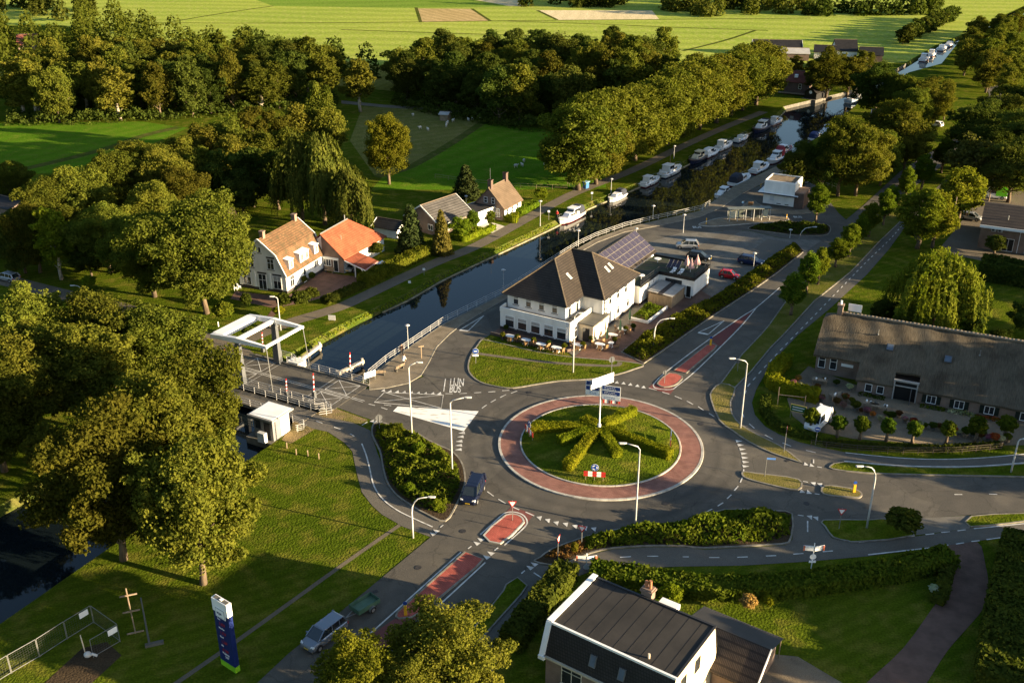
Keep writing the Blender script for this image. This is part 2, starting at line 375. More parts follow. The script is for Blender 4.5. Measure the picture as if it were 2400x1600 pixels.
BLUE = mat('sign_blue', (0.02,0.07,0.30), None, 1, 0.4)
YELLOW = mat('yellow_plastic', (0.75,0.40,0.02), None, 1, 0.5)
BLACK = mat('black', (0.012,0.012,0.012), None, 1, 0.5)
RUBBER = mat('rubber', (0.015,0.015,0.015), None, 1, 0.8)
LAMPW = mat('lamp_housing', (0.52,0.51,0.48), (0.44,0.43,0.41), 1, 0.4)
# ------------------------------------------------------------ the setting: ground, canal, fields
def struct(name, pts, z, m, label=None, px=True, sm=0, holes=()):
    P = ats(pts) if px else [Vector((p[0],p[1],0)) for p in pts]
    if sm: P = smooth(P, sm, True)
    mb = MB(); mb.sheet([(p.x,p.y) for p in P], z, holes)
    o = mb.build(name, m); tag(o, label, kind='structure'); return o
def slab(name, pts, z1, m, sm=4, kerbm=None, kw=0.16, label=None, z0=0.0, px=True, kerbname='kerb'):
    """raised bed or verge with a kerb round it"""
    P = ats(pts) if px else [Vector((p[0],p[1],0)) for p in pts]
    if sm: P = smooth(P, sm, True)
    P = [(p.x,p.y) for p in P]
    ar = sum(P[i][0]*P[(i+1)%len(P)][1]-P[(i+1)%len(P)][0]*P[i][1] for i in range(len(P)))
    mb = MB(); mb.prism(P, z0, z1); o = mb.build(name, m); tag(o, label, kind='structure')
    if kerbm:
        k = MB(); k.kerb(offset(P, kw/2*0.9*(1 if ar > 0 else -1), True), kw, z0, z1+0.012, True); k.build(kerbname, kerbm, o)
    return o

LEFT = ats([(687,823),(743,790),(820,749),(884,718),(950,688),(1024,645),(1130,596),(1292,521),(1370,479),(1483,432),(1591,384),(1712,321),(1807,279),(1836,250)])
LOCK_L = ats([(1985,215),(2060,185)])
FAR_L = ats([(2125,148),(2191,109),(2262,80),(2300,62)])
QUAY = ats([(862,882),(948,820),(1041,757),(1179,689),(1299,612),(1396,558),(1464,534),(1543,515),(1644,493),(1672,471),(1717,438),(1828,385),(1880,345),(1930,312)])
FAR_R = ats([(1990,262),(2026,228),(2085,198),(2130,170),(2207,149),(2246,100),(2312,70)])
SOUTH_L = [Vector(p) for p in ((-90,30,0),(-68,78,0),(-57.0,95.0,0),(-47,111,0),(-39.5,124,0))]
SOUTH_R = [Vector(p) for p in ((-22.5,122.0,0),(-27,113,0),(-30.8,106.1,0),(-33.5,101.0,0),(-41.7,87.7,0),(-47.8,75.7,0),(-75,25,0))]
canal_l = SOUTH_L + LEFT + LOCK_L + FAR_L + [Vector((330,640,0))]
canal_r = [Vector((350,640,0))] + FAR_R[::-1] + QUAY[::-1] + SOUTH_R
CANAL = [(p.x,p.y) for p in canal_l + canal_r]
from mathutils.geometry import delaunay_2d_cdt
gv = [(-3500,-300),(3500,-300),(3500,7000),(-3500,7000)]; ge = [(0,1),(1,2),(2,3),(3,0)]; n0 = len(gv); gv += CANAL; ge += [(n0+i, n0+(i+1) % len(CANAL)) for i in range(len(CANAL))]
dv, _, df, _, _, _ = delaunay_2d_cdt([Vector(p) for p in gv], ge, [], 0, 1e-4)
df = [f for f in df if not inside((sum(dv[i].x for i in f)/len(f), sum(dv[i].y for i in f)/len(f)), CANAL)]
g = MB(); g.add([(p.x,p.y,0.0) for p in dv], df)
tag(g.build('ground', GRASS), 'grass ground of the village and the polder', kind='structure')

m, nt, b = new_mat('canal_water'); MATS['water'] = m
b.inputs['Base Color'].default_value = (0.006,0.010,0.012,1); b.inputs['Roughness'].default_value = 0.035; b.inputs['IOR'].default_value = 1.33
b.inputs['Specular IOR Level'].default_value = 0.5
bump(nt, b, noise(nt, coords(nt, 'world', (1,1,1)), 1.1, 3, 0.2, 0.8), 0.035, 0.05)
w = MB(); w.sheet([(-130,15),(420,15),(420,700),(-130,700)], -0.9)
tag(w.build('canal_water', m), 'dark canal water', kind='structure')
STONE = mat('quay_wall', (0.17,0.15,0.12), (0.09,0.085,0.07), 1.2, 0.9, kind='world')
def skirt(name, pts, inn, m, z1=-1.7, parent=None):
    P = [(p.x,p.y) for p in pts]; q = offset(P, -inn, False); mb = MB(); vs = []; fs = []
    for a, b_ in zip(P, q): vs += [(a[0],a[1],0.0),(b_[0],b_[1],z1)]
    for i in range(len(P)-1): fs.append((2*i,2*i+1,2*i+3,2*i+2))
    mb.add(vs, fs); o = mb.build(name, m, parent); tag(o, kind='structure'); return o
skirt('canal_bank', canal_l[:len(SOUTH_L)+len(LEFT)], 1.6, ROUGH_GRASS)
skirt('lock_wall', [LEFT[-1]] + LOCK_L + FAR_L[:1], 0.2, STONE); skirt('canal_bank', FAR_L, 0.8, ROUGH_GRASS)
skirt('quay_wall', canal_r[:len(FAR_R)+1], 0.4, STONE); skirt('quay_wall', QUAY[::-1] + SOUTH_R[:2], 0.05, STONE)
skirt('canal_bank', SOUTH_R[1:], 1.6, ROUGH_GRASS)
# wooden edging and reeds along the near left bank
e = MB(); e.kerb([(p.x,p.y) for p in resample([(p[0],p[1]) for p in offset([(p.x,p.y) for p in LEFT[3:]], -1.05, False)], 3.0)], 0.25, -1.3, -0.72)
tag(e.build('bank_edging', mat('edging', (0.34,0.29,0.18), (0.16,0.14,0.09), 1.0, 0.9, kind='world')), kind='structure')

# farmland beyond the tree belts
struct('pasture', [(-700,-240),(3200,-240),(2700,-100),(2500,-32),(2300,60),(2262,78),(2191,107),(2125,146),(2060,150),(1870,160),(1600,190),(1500,170),(1280,190),(900,180),(560,150),(250,90),(150,60),(-700,60)], 0.004, FIELD, 'bright green pasture beyond the tree belts')
struct('pasture', [(3200,-235),(3200,120),(2600,110),(2420,60),(2335,68),(2520,-26),(2720,-96)], 0.004, FIELD, 'bright pasture right of the far canal')
struct('crop_field', [(585,-5),(640,14.5),(800,17),(960,19),(1190,16),(1075,-6),(900,-30),(500,-30)], 0.008, FIELD_B, 'deep green crop field at the far edge')
struct('stubble_field', [(977,20.5),(1106,21.5),(1148,50),(986,52)], 0.008, FIELD_C, 'tan stubble field among the green pastures')
struct('grain_field', [(1258,24.5),(1528,25),(1545,46),(1308,47.5)], 0.008, FIELD_D, 'pale ripe grain field')
struct('grain_field', [(1078,-6),(1195,15),(1226,15),(1226,-30),(900,-30)], 0.012, FIELD_D, 'pale ripe grain field at the top edge')
struct('ripe_meadow', [(690,190),(930,215),(940,160),(700,130)], 0.012, ground_mat('ripe_meadow', (0.22,0.19,0.035), (0.26,0.21,0.05), (0.20,0.18,0.05), fine=1.5, mow=(20,3.0,0.5)), 'yellow meadow between two tree belts')
struct('ripe_meadow', [(-60,185),(120,170),(170,150),(60,140),(-60,150)], 0.016, MATS['ripe_meadow'], 'yellow meadow by the left edge')
struct('meadow', [(-200,292),(330,285),(440,300),(330,350),(140,405),(-200,420)], 0.008, MEADOW, 'shaded green meadow in front of the wood')
struct('meadow', [(960,300),(1130,290),(1250,300),(1420,330),(1420,440),(1200,445),(870,445),(900,410)], 0.008, MEADOW, 'green meadow beside the canal trees')
struct('rough_meadow', [(850,250),(1000,255),(1130,285),(950,395),(880,415),(820,330)], 0.012, ground_mat('sheep_meadow', (0.13,0.13,0.028), (0.16,0.15,0.04), (0.20,0.17,0.06), fine=3.0, mow=(60,4.0,0.3)), 'dry sheep meadow')
struct('farm_track', [(800,236),(900,246),(1100,258),(1130,262),(1130,266),(900,252),(800,243)], 0.020, TARMAC_OLD, 'pale track at the foot of the wood')
def track(name, pts, w_, z, m, label): 
    mb = MB(); mb.ribbon([(p.x,p.y) for p in smooth(ats(pts), 4)], w_, z); return tag(mb.build(name, m), label, kind='structure')
for i_, pts in enumerate([[(975,18),(986,53)],[(1106,21),(1150,50)],[(640,14.5),(520,32),(400,52)],[(300,52),(560,55),(980,52),(1200,49),(1560,46),(1900,43)],[(1190,50),(1400,57),(1620,66),(1800,72)],[(1770,72),(1700,95),(1600,120)],[(800,70),(1100,80),(1400,88)],[(1260,25),(1306,47)]]):
    track('field_ditch', pts, 1.6, 0.016+0.004*i_, ROUGH_GRASS, 'dark ditch between fields')
track('meadow_edge', [(880,415),(960,392),(1060,335),(1135,285)], 2.5, 0.02, ROUGH_GRASS, 'rough strip between the meadows')
track('meadow_edge', [(40,400),(160,372),(260,345),(330,320),(420,298)], 3.0, 0.02, ROUGH_GRASS, 'rough strip across the left meadow')

# ------------------------------------------------------------ roads and paths
RC = (10.8, 108.6); R_OUT, R_IN = 12.2, 9.8
ROAD = struct('roundabout_road', [(1062,1058),(1092,1122),(1072,1183),(1044,1223),(1010,1258),(1000,1300),(1290,1300),(1365,1262),(1454,1241),(1600,1224),(1698,1196),(1809,1199),(1860,1207),(1927,1219),(2033,1218),(2131,1217),(2280,1206),(2400,1200),(2560,1192),(2560,1124),(2400,1120),(2307,1118),(2160,1115),(2029,1111),(1953,1101),(1940,1092),(1857,1079),(1809,1063),(1755,1037),(1714,1009),(1685,986),(1665,937),(1667,917),(1689,899),(1738,831),(1556,823),(1509,856),(1447,879),(1315,894),(1202,911),(1125,897),(1102,879),(1060,905),(1000,1000)], 0.030, ASPHALT, 'asphalt roundabout')
struct('west_road', [(761,886),(858,911),(906,908),(957,897),(1000,880),(1100,890),(1202,911),(1250,950),(1200,1050),(1100,1090),(1060,1058),(1034,1046),(1004,1031),(976,1014),(957,1009),(919,997),(891,990),(848,976),(776,950),(740,935)], 0.026, ASPHALT, 'asphalt road from the bridge to the roundabout')
struct('south_road', [(1043,1222),(1010,1258),(800,1432),(675,1532),(590,1612),(420,1760),(700,1800),(1000,1600),(1103,1494),(1103,1463),(1179,1384),(1213,1352),(1265,1306),(1292,1287),(1200,1200)], 0.034, ASPHALT, 'asphalt road leaving the roundabout to the south')
struct('north_east_road', [(1500,862),(1556,823),(1668,744),(1762,683),(1823,640),(1866,606),(1940,550),(2020,485),(2110,402),(2200,345),(2254,318),(2268,290),(2318,222),(2305,190),(2330,180),(2350,200),(2345,235),(2290,310),(2262,350),(2200,395),(2140,440),(2080,490),(1990,560),(1920,630),(1880,665),(1842,705),(1801,763),(1784,783),(1738,831),(1689,899),(1665,930),(1600,940)], 0.038, ASPHALT, 'asphalt road running north east past the young trees')
struct('quay_road', [(1040,923),(1000,885),(987,879),(1006,848),(1024,812),(1055,781),(1082,760),(1189,697),(1300,623),(1385,573),(1460,546),(1540,528),(1600,518),(1660,500),(1700,470),(1740,455),(1850,402),(1920,440),(1965,500),(2000,530),(1935,566),(1830,558),(1754,540),(1596,546),(1515,570),(1460,592),(1300,690),(1180,765),(1129,797),(1102,836),(1096,860),(1102,880),(1125,898),(1202,912)], 0.042, ASPHALT, 'asphalt road along the quay')
struct('village_road', [(616,846),(585,820),(520,792),(450,765),(380,738),(300,712),(193,688),(0,640),(-150,605),(-150,655),(0,668),(193,716),(330,775),(420,815),(500,855),(575,897)], 0.026, TARMAC_OLD, 'worn asphalt village road west of the bridge')
mb = MB(); mb.ribbon([(p.x,p.y) for p in smooth(ats([(560,806),(620,778),(684,754),(789,722),(857,692),(1010,620),(1129,570),(1300,476),(1365,445),(1480,400),(1600,343),(1700,298),(1790,262)]), 5)], 2.7, 0.022)
tag(mb.build('towpath', TARMAC_OLD), 'worn towpath along the far bank', kind='structure')
struct('cycle_path', [(700,958),(713,963),(756,976),(827,990),(868,1009),(884,1060),(894,1084),(899,1109),(909,1137),(930,1163),(963,1186),(998,1206),(1044,1223),(1009,1258),(940,1232),(930,1225),(896,1206),(871,1183),(848,1153),(835,1104),(826,1058),(807,1037),(769,1012),(733,1004),(700,990)], 0.022, ASPHALT_B, 'cycle path round the shrub bed')
struct('cycle_path', [(1210,1352),(1261,1313),(1327,1322),(1385,1298),(1437,1287),(1523,1282),(1600,1282),(1650,1288),(1803,1280),(1841,1277),(1857,1264),(1860,1204),(1927,1216),(1931,1235),(1950,1261),(1988,1270),(2013,1272),(2144,1257),(2275,1237),(2400,1225),(2520,1212),(2520,1240),(2400,1251),(2368,1256),(2178,1284),(2034,1303),(1900,1315),(1738,1325),(1600,1327),(1454,1332),(1392,1335),(1330,1360),(1186,1508),(1140,1600),(1060,1720),(960,1660),(1124,1504),(1223,1394),(1237,1373)], 0.026, ASPHALT_B, 'cycle path curving from the south road to the east')
struct('cycle_path', [(2120,534),(2082,586),(2030,645),(1944,724),(1869,786),(1807,851),(1772,913),(1762,944),(1769,972),(1793,999),(1828,1019),(1873,1036),(1937,1051),(1982,1060),(2096,1072),(2192,1077),(2288,1074),(2393,1065),(2520,1050),(2520,1078),(2400,1087),(2288,1096),(2192,1097),(2096,1094),(1978,1084),(1945,1100),(1880,1088),(1867,1076),(1828,1047),(1777,1021),(1738,999),(1717,972),(1714,941),(1724,910),(1762,872),(1807,817),(1838,786),(1910,707),(1996,638),(2061,569),(2110,521),(2160,470),(2230,410),(2300,370),(2310,380),(2240,430)], 0.022, ASPHALT_B, 'cycle path behind the young trees')
slab('quay_promenade', [(864,884),(948,822),(1041,759),(1179,691),(1299,614),(1396,560),(1464,536),(1543,517),(1644,495),(1672,473),(1717,440),(1828,387),(1850,398),(1740,455),(1690,488),(1640,510),(1560,527),(1464,545),(1400,569),(1300,625),(1189,700),(1082,762),(1055,783),(1024,814),(1006,850),(987,881),(957,899),(906,910),(866,914)], 0.11, PAVER_TAN, 0, KERB, label='tan paved promenade along the quay')
struct('car_park', [(1515,570),(1596,546),(1754,541),(1830,559),(1925,564),(1866,606),(1790,655),(1668,740),(1556,822),(1509,853),(1455,846),(1345,836),(1300,800),(1400,640)], 0.050, PAVER, 'grey paved car park')
struct('parking_bay', [(1600,600),(1700,540),(1740,540),(1570,640)], 0.054, ASPHALT_B, 'darker paved parking bay')
struct('parking_bay', [(1690,640),(1800,560),(1860,570),(1770,620)], 0.054, ASPHALT_B, 'darker paved parking bay beside the hedge')
struct('terrace_paving', [(1345,838),(1455,847),(1509,854),(1486,815),(1570,747),(1668,696),(1640,680),(1540,716),(1440,780),(1375,812)], 0.058, PAVER_BRN, 'brown brick paving beside the hotel')
slab('bus_platform', [(1637,528),(1660,519),(1698,511),(1803,508),(1841,510),(1849,515),(1835,521),(1765,525),(1676,532)], 0.17, PAVER_TAN, 4, KERB_W, label='bus stop platform')
slab('pavement', [(1762,470),(1790,484),(1862,496),(1925,486),(1900,500),(1840,503),(1760,500),(1735,490)], 0.15, PAVER_TAN, 3, KERB, label='pavement in front of the white block')
struct('forecourt', [(552,682),(670,697),(755,635),(806,645),(854,650),(823,672),(772,694),(700,712),(640,722),(540,700)], 0.020, PAVER_BRN, 'brick forecourt of the white house')
struct('garden_path', [(640,722),(664,715),(630,755),(604,772)], 0.016, PAVER_BRN, 'garden path')
struct('house_drive', [(1120,512),(1192,533),(1156,548),(1112,526)], 0.020, mat('pale_paving', (0.55,0.50,0.42), (0.45,0.41,0.34), 1.0, 0.9, kind='world'), 'pale drive')
struct('gravel_yard', [(1895,858),(1868,885),(1845,935),(1858,975),(1900,1008),(2000,1028),(2200,1043),(2520,1043),(2520,1000),(2330,985),(2100,930),(2000,900)], 0.020, GRAVEL, 'gravel yard in front of the thatched farm')
struct('works_yard', [(2291,469),(2242,534),(2196,590),(2266,604),(2400,630),(2560,650),(2560,440),(2355,450)], 0.016, TARMAC_OLD, 'worn yard beside the brick hall')
struct('brick_drive', [(2206,1282),(2234,1322),(2230,1363),(2185,1425),(2117,1518),(2030,1600),(1960,1680),(2120,1680),(2172,1600),(2220,1525),(2265,1473),(2306,1422),(2316,1370),(2309,1322),(2289,1268)], 0.022, PAVER_BRN, 'brown brick drive', sm=3)
struct('block_paving', [(2103,1218),(2272,1208),(2273,1238),(2147,1254)], 0.044, PAVER, 'grey block paving across the verge')
struct('bare_earth', [(60,1640),(193,1518),(250,1503),(285,1535),(215,1600)], 0.010, SOIL, 'bare earth inside the site fence')
SAND = ground_mat('sandy_soil', (0.24,0.17,0.09), (0.20,0.15,0.07), (0.14,0.13,0.03), fine=8.0)
struct('sandy_verge', [(772,952),(800,962),(862,984),(845,994),(815,987),(756,977),(740,970)], 0.034, SAND, 'sandy strip between road and cycle path at the bridge')
struct('sandy_verge', [(690,985),(720,996),(740,1004),(715,1020),(680,1040),(660,1030)], 0.016, SAND, 'sandy patch beside the bridge cabin')
struct('gravel_patch', [(1790,1530),(1870,1538),(1975,1600),(1960,1640),(1770,1640)], 0.010, GRAVEL, 'gravel beside the black roofed house')
def path(name, pts, w_, z, m, label):
    mb = MB(); mb.ribbon([(p.x,p.y) for p in smooth(ats(pts), 4)], w_, z); return tag(mb.build(name, m), label, kind='structure')
path('footpath', [(938,1229),(800,1325),(551,1504),(413,1600),(330,1660)], 0.5, 0.012, TARMAC_OLD, 'narrow footpath across the lawn')

# verges, beds and islands with kerbs
slab('verge', [(1129,797),(1119,809),(1102,836),(1096,860),(1102,879),(1125,897),(1162,907),(1202,911),(1264,901),(1315,894),(1386,890),(1447,879),(1488,866),(1509,856),(1455,847),(1345,838),(1264,826),(1182,807),(1141,798)], 0.13, GRASS, 3, KERB, 0.2, label='grass verge in front of the hotel')
path('verge_path', [(1119,830),(1223,844),(1325,854),(1437,859),(1453,850)], 0.7, 0.146, TARMAC_OLD, 'narrow path through the hotel verge')
slab('shrub_bed', [(1060,1058),(1078,1076),(1088,1096),(1092,1122),(1089,1142),(1072,1183),(1044,1223),(998,1206),(963,1186),(930,1163),(909,1137),(899,1109),(894,1084),(889,1058),(871,1020),(874,995),(891,990),(919,997),(957,1009),(976,1014),(1004,1031),(1034,1046)], 0.13, SOIL, 3, KERB, 0.2, label='soil of the shrub bed')
slab('shrub_bed', [(1250,1316),(1265,1306),(1292,1287),(1365,1260),(1454,1239),(1600,1222),(1698,1194),(1809,1197),(1858,1205),(1855,1262),(1841,1275),(1803,1278),(1650,1286),(1600,1281),(1523,1281),(1437,1286),(1385,1297),(1327,1322),(1285,1325)], 0.13, SOIL, 2, KERB, 0.18, label='soil of the southern shrub bed')
slab('verge', [(1689,899),(1667,917),(1665,937),(1685,986),(1714,1009),(1755,1037),(1809,1063),(1857,1079),(1880,1086),(1867,1074),(1828,1045),(1777,1020),(1738,997),(1717,971),(1714,941),(1724,910)], 0.13, DRY_GRASS, 2, KERB, 0.18, label='dry grass verge curving round the roundabout')
slab('verge', [(1945,1092),(1978,1083),(2096,1093),(2192,1096),(2288,1095),(2400,1087),(2560,1072),(2560,1122),(2400,1119),(2307,1117),(2160,1114),(2029,1110),(1953,1101)], 0.12, GRASS, 2, KERB, 0.18, label='grass verge north of the east road')
slab('verge', [(1929,1219),(2033,1219),(2090,1218),(2144,1256),(2013,1271),(1988,1269),(1952,1260),(1933,1235)], 0.12, GRASS, 2, KERB, 0.15, label='grass verge with the give way sign')
slab('verge', [(2276,1210),(2400,1203),(2560,1196),(2560,1208),(2400,1223),(2275,1236)], 0.12, GRASS, 2, KERB, 0.15, label='grass verge at the right edge')
slab('verge', [(1185,1370),(1213,1353),(1237,1373),(1223,1394),(1124,1504),(1040,1600),(960,1660),(1000,1600),(1103,1480),(1179,1384)], 0.12, GRASS, 0, KERB, 0.15, label='grass strip between road and cycle path')
slab('verge', [(1738,831),(1784,783),(1801,763),(1842,705),(1880,665),(1920,630),(1990,560),(2080,490),(2140,440),(2110,521),(2061,568),(1996,637),(1910,706),(1838,785),(1807,816),(1762,871),(1724,909),(1689,898)], 0.12, ground_mat('tree_verge', (0.085,0.095,0.015), (0.11,0.11,0.02), (0.16,0.135,0.04), fine=7.0), 0, KERB, 0.18, label='grass verge under the young trees')
slab('hedge_bed', [(1455,826),(1500,790),(1576,742),(1665,702),(1723,662),(1794,611),(1862,567),(1885,590),(1866,606),(1823,640),(1762,683),(1668,744),(1556,822),(1509,853)], 0.14, SOIL, 0, KERB, 0.18, label='soil of the long hedge beside the car park')
slab('shrub_bed', [(1752,538),(1777,527),(1841,521),(1905,523),(1943,530),(1946,544),(1930,553),(1867,553),(1803,545)], 0.14, SOIL, 3, KERB, 0.18, label='soil of the oval bed by the bus stop')
slab('traffic_island', [(1738,1109),(1745,1106),(1775,1110),(1872,1124),(1870,1150),(1800,1137),(1755,1125),(1740,1117)], 0.15, DRY_GRASS, 3, KERB, 0.2, label='grassy traffic island nearest the roundabout on the east arm')
slab('traffic_island', [(1931,1139),(1980,1143),(2010,1150),(2021,1159),(2016,1167),(2000,1168),(1930,1160)], 0.15, DRY_GRASS, 3, KERB, 0.2, label='grassy traffic island with a yellow bollard on the east arm')
slab('traffic_island', [(1132,1256),(1177,1214),(1187,1207),(1203,1205),(1220,1210),(1229,1221),(1223,1233),(1173,1276)], 0.15, PAVER_RED, 2, KERB_W, 0.2, label='red brick traffic island nearest the roundabout on the south road')
slab('traffic_island', [(1089,1294),(1134,1311),(1117,1332),(993,1435),(965,1449),(935,1452),(926,1446),(930,1435)], 0.15, PAVER_RED, 0, KERB, 0.2, label='long red brick traffic island on the south road')
slab('traffic_island', [(1541,897),(1568,875),(1600,883),(1594,895),(1580,905),(1556,909),(1543,904)], 0.15, PAVER_RED, 2, KERB, 0.18, label='short red brick island at the north east arm')
slab('traffic_island', [(1579,869),(1655,810),(1670,807),(1681,811),(1675,820),(1609,876)], 0.15, PAVER_RED, 0, KERB, 0.18, label='long red brick island on the north east road')
struct('red_surface', [(1665,795),(1738,745),(1764,729),(1740,757),(1690,811),(1681,809)], 0.050, RED_ASPHALT, 'red surface taper on the north east road')
struct('red_surface', [(1519,909),(1531,899),(1583,909),(1571,924)], 0.046, RED_ASPHALT, 'red surface at the tip of the north east island')
struct('red_surface', [(925,1450),(965,1449),(985,1440),(896,1530),(850,1501)], 0.046, RED_ASPHALT, 'red surface behind the long island')
struct('red_surface', [(1178,1206),(1200,1187),(1252,1205),(1228,1236),(1222,1216),(1203,1204)], 0.046, RED_ASPHALT, 'red surface round the island nose')

# roundabout: apron of red bricks between two rings of kerb stones, lawn in the middle
mb = MB(); mb.sheet(circle(RC, R_OUT, 120), 0.16, [circle(RC, R_IN, 120)]); tag(mb.build('roundabout_apron', PAVER_APRON), 'red brick apron of the roundabout', kind='structure')
APRON = bpy.data.objects['roundabout_apron']
def ring_stones(r, w_, n, z0, z1, m, parent, name):
    mb = MB(); a = math.pi*2/n*0.485; pts = []
    for rr, z in ((r,z0),(r+w_,z0),(r+w_,z1-0.03),(r+w_-0.03,z1),(r,z1)):
        pts.append([(rr*math.cos(-a),rr*math.sin(-a),z),(rr*math.cos(0),rr*math.sin(0),z),(rr*math.cos(a),rr*math.sin(a),z)])
    secs = [[p[k] for p in pts] for k in range(3)]
    mb.loft(secs); me = mb.mesh(name)
    for i in range(n):
        o = mobj(name, me, m, parent); o.location = (RC[0],RC[1],0); o.rotation_euler = (0,0,2*math.pi*i/n)
ring_stones(R_OUT, 0.32, 78, 0.0, 0.175, KERB_W, APRON, 'kerb_stone')
ring_stones(R_IN-0.16, 0.2, 62, 0.0, 0.26, KERB_W, APRON, 'inner_kerb_stone')
mb = MB()
rings = [[(RC[0]+r*math.cos(2*math.pi*i/72), RC[1]+r*math.sin(2*math.pi*i/72), z) for i in range(72)] for r, z in ((R_IN-0.15,0.22),(8.2,0.42),(5.5,0.62),(2.5,0.74),(0.01,0.78))]
mb.loft(rings, caps=False); tag(mb.build('roundabout_lawn', GRASS, smooth=True), 'domed lawn of the roundabout', kind='structure')

# painted markings (each its own piece, children of the road they lie on)
MZ = 0.056
def stripe(a, b, w_=0.14, z=MZ, name='lane_dash', parent=ROAD):
    p, q = at(*a), at(*b); d = (q-p).normalized(); n = Vector((-d.y,d.x,0))*w_/2
    mb = MB(); mb.poly([(v.x,v.y,z) for v in (p-n,q-n,q+n,p+n)]); return mb.build(name, PAINT, parent)
def line(pts, w_=0.14, z=MZ, sm=5, parent=ROAD):
    mb = MB(); mb.ribbon([(p.x,p.y) for p in (smooth(ats(pts), sm) if sm else ats(pts))], w_, z); return mb.build('painted_line', PAINT, parent)
def teeth(pts, ang, s=0.62, z=MZ, parent=ROAD):
    mb = MB(); mb.poly([(-s*0.42,-s*0.5,0),(s*0.42,-s*0.5,0),(0,s*0.55,0)]); me = mb.mesh('give_way_triangle')
    for p in pts:
        o = mobj('give_way_triangle', me, PAINT, parent); q = at(*p); o.location = (q.x,q.y,z); o.rotation_euler = (0,0,R(ang-90))
def dashes(pts, on, off, w_=0.12, z=MZ, parent=ROAD):
    P = smooth(ats(pts), 8); Q = resample([(p.x,p.y) for p in P], 0.25); k = int(on/0.25); s = int((on+off)/0.25)
    for i in range(0, len(Q)-k, s):
        mb = MB(); mb.ribbon([(p.x,p.y) for p in Q[i:i+k+1]], w_, z); mb.build('lane_dash', PAINT, parent)
teeth([(1265,1215),(1285,1221),(1305,1227),(1327,1230),(1349,1235),(1372,1239),(1393,1241)], -80, 0.75)
teeth([(1082,1015),(1079,1024),(1076,1034.5),(1075,1044),(1074,1054)], 188, 0.8)
teeth([(899.5,915),(915,917),(932,918),(948,919),(965,920),(981,921),(998,922),(1015,922),(1031,922)], 80, 0.75)
teeth([(1413.7,893),(1430,894),(1446,896),(1461.5,898),(1477.5,901),(1494,904),(1508.6,907)], 80, 0.75)
teeth([(1732,1034),(1736,1043),(1740.5,1053),(1744,1063),(1746,1073),(1748,1083),(1748,1093)], 0, 0.75)
for a, b_ in [((1199,1187),(1217,1195)),((1232,1200),(1252,1209)),((1168,1170),(1185,1180)),((1142,1152),(1157,1163)),((1102,1114),(1106,1120)),
    ((1044,923),(1061,923)),((1077,923),(1094,922)),((1111,921),(1128,920)),((1144,919),(1161,918)),((1177,916),(1194,915)),((1197.5,922),(1212,916.5)),((1172,932),(1186,925)),((1150,943.5),(1162,936.5)),((1129.5,957),(1141,949)),
    ((1520.7,910),(1539,914.5)),((1552,919),(1568.6,924)),((1581.5,928.5),(1598,935.5)),((1609.5,940),(1624,948)),((1636,953),(1649,962)),((1662,969),(1674,977)),
    ((1743,1099.6),(1742.5,1110)),((1740,1119),(1735,1131)),((1730,1139.5),(1721,1150)),((1714,1159.5),(1704,1169)),((1695,1178),(1682,1186)),((1669,1193),(1653,1201)),
    ((864,947),(879,950.5)),((893,955),(908,960)),((900,949),(917,951)),((848.5,997),(861,989)),((741,987),(756,992)),((783,1001),(798,1006.5)),((821,1017),(831,1023)),((1032,1236),(1039,1230)),
    ((1097,1286),(1105,1280)),((1159,1290),(1167.5,1283.5)),((1222,1344),(1230,1337)),((1251,1342),(1269,1354)),((1300,1371),(1283.5,1385)),((1260,1405),(1243,1420)),((1218,1449),(1202,1466)),((1177,1493),(1159,1510)),
    ((1600,1305),(1614,1305)),((1662,1306.5),(1686,1306.5)),((1728,1306),(1752.5,1305)),((1795,1303),(1819,1302)),((1859,1298.6),(1883,1297)),((1928,1293),(1952,1291)),((1389,1320),(1413,1315)),((1453,1306),(1479,1304.5)),((1517,1303.5),(1543,1303.5)),
    ((2169,1253),(2189,1250.5)),((2206,1248),(2226,1246)),((2244,1244),(2263,1241.5)),((2202,1280),(2222.6,1277)),((2240.5,1275),(2259.5,1272)),((2276.7,1269),(2295.6,1267)),
    ((1892.7,1221),(1892.7,1246.6)),((1869.6,1207),(1883.4,1209)),((1882,1128),(1893,1130)),((1909,1157),(1920.4,1158.6)),((1915,1094),(1926,1096)),((1906.7,1077),(1906.7,1086)),
    ((1889,1055.6),(1911.5,1061)),((1834,1038),(1854,1046)),((1792.5,1019.5),(1811,1029.4)),((1756,993.4),(1768,1004)),((1739,966),(1743,978)),((2236.7,1159),(2255,1159)),((2318,1158),(2337,1158.6)),
    ((1044,888),(1040,917.6))]: stripe(a, b_)
teeth([(1125,1264),(1116,1272.6)], 140, 0.75); teeth([(1149,1296),(1139,1305)], 140, 0.75); teeth([(1251,1321.5),(1241,1329.5)], 140, 0.75); teeth([(1021,1244),(1013,1251)], 140, 0.7)
teeth([(874,986),(881,988.6)], 70, 0.7); teeth([(1899.6,1213),(1914,1215.6)], -85, 0.75); teeth([(1879,1150.6),(1894.6,1153)], 90, 0.75); teeth([(1907.6,1134.6),(1923,1137)], -90, 0.75); teeth([(1887.5,1087),(1901,1090)], 90, 0.7)
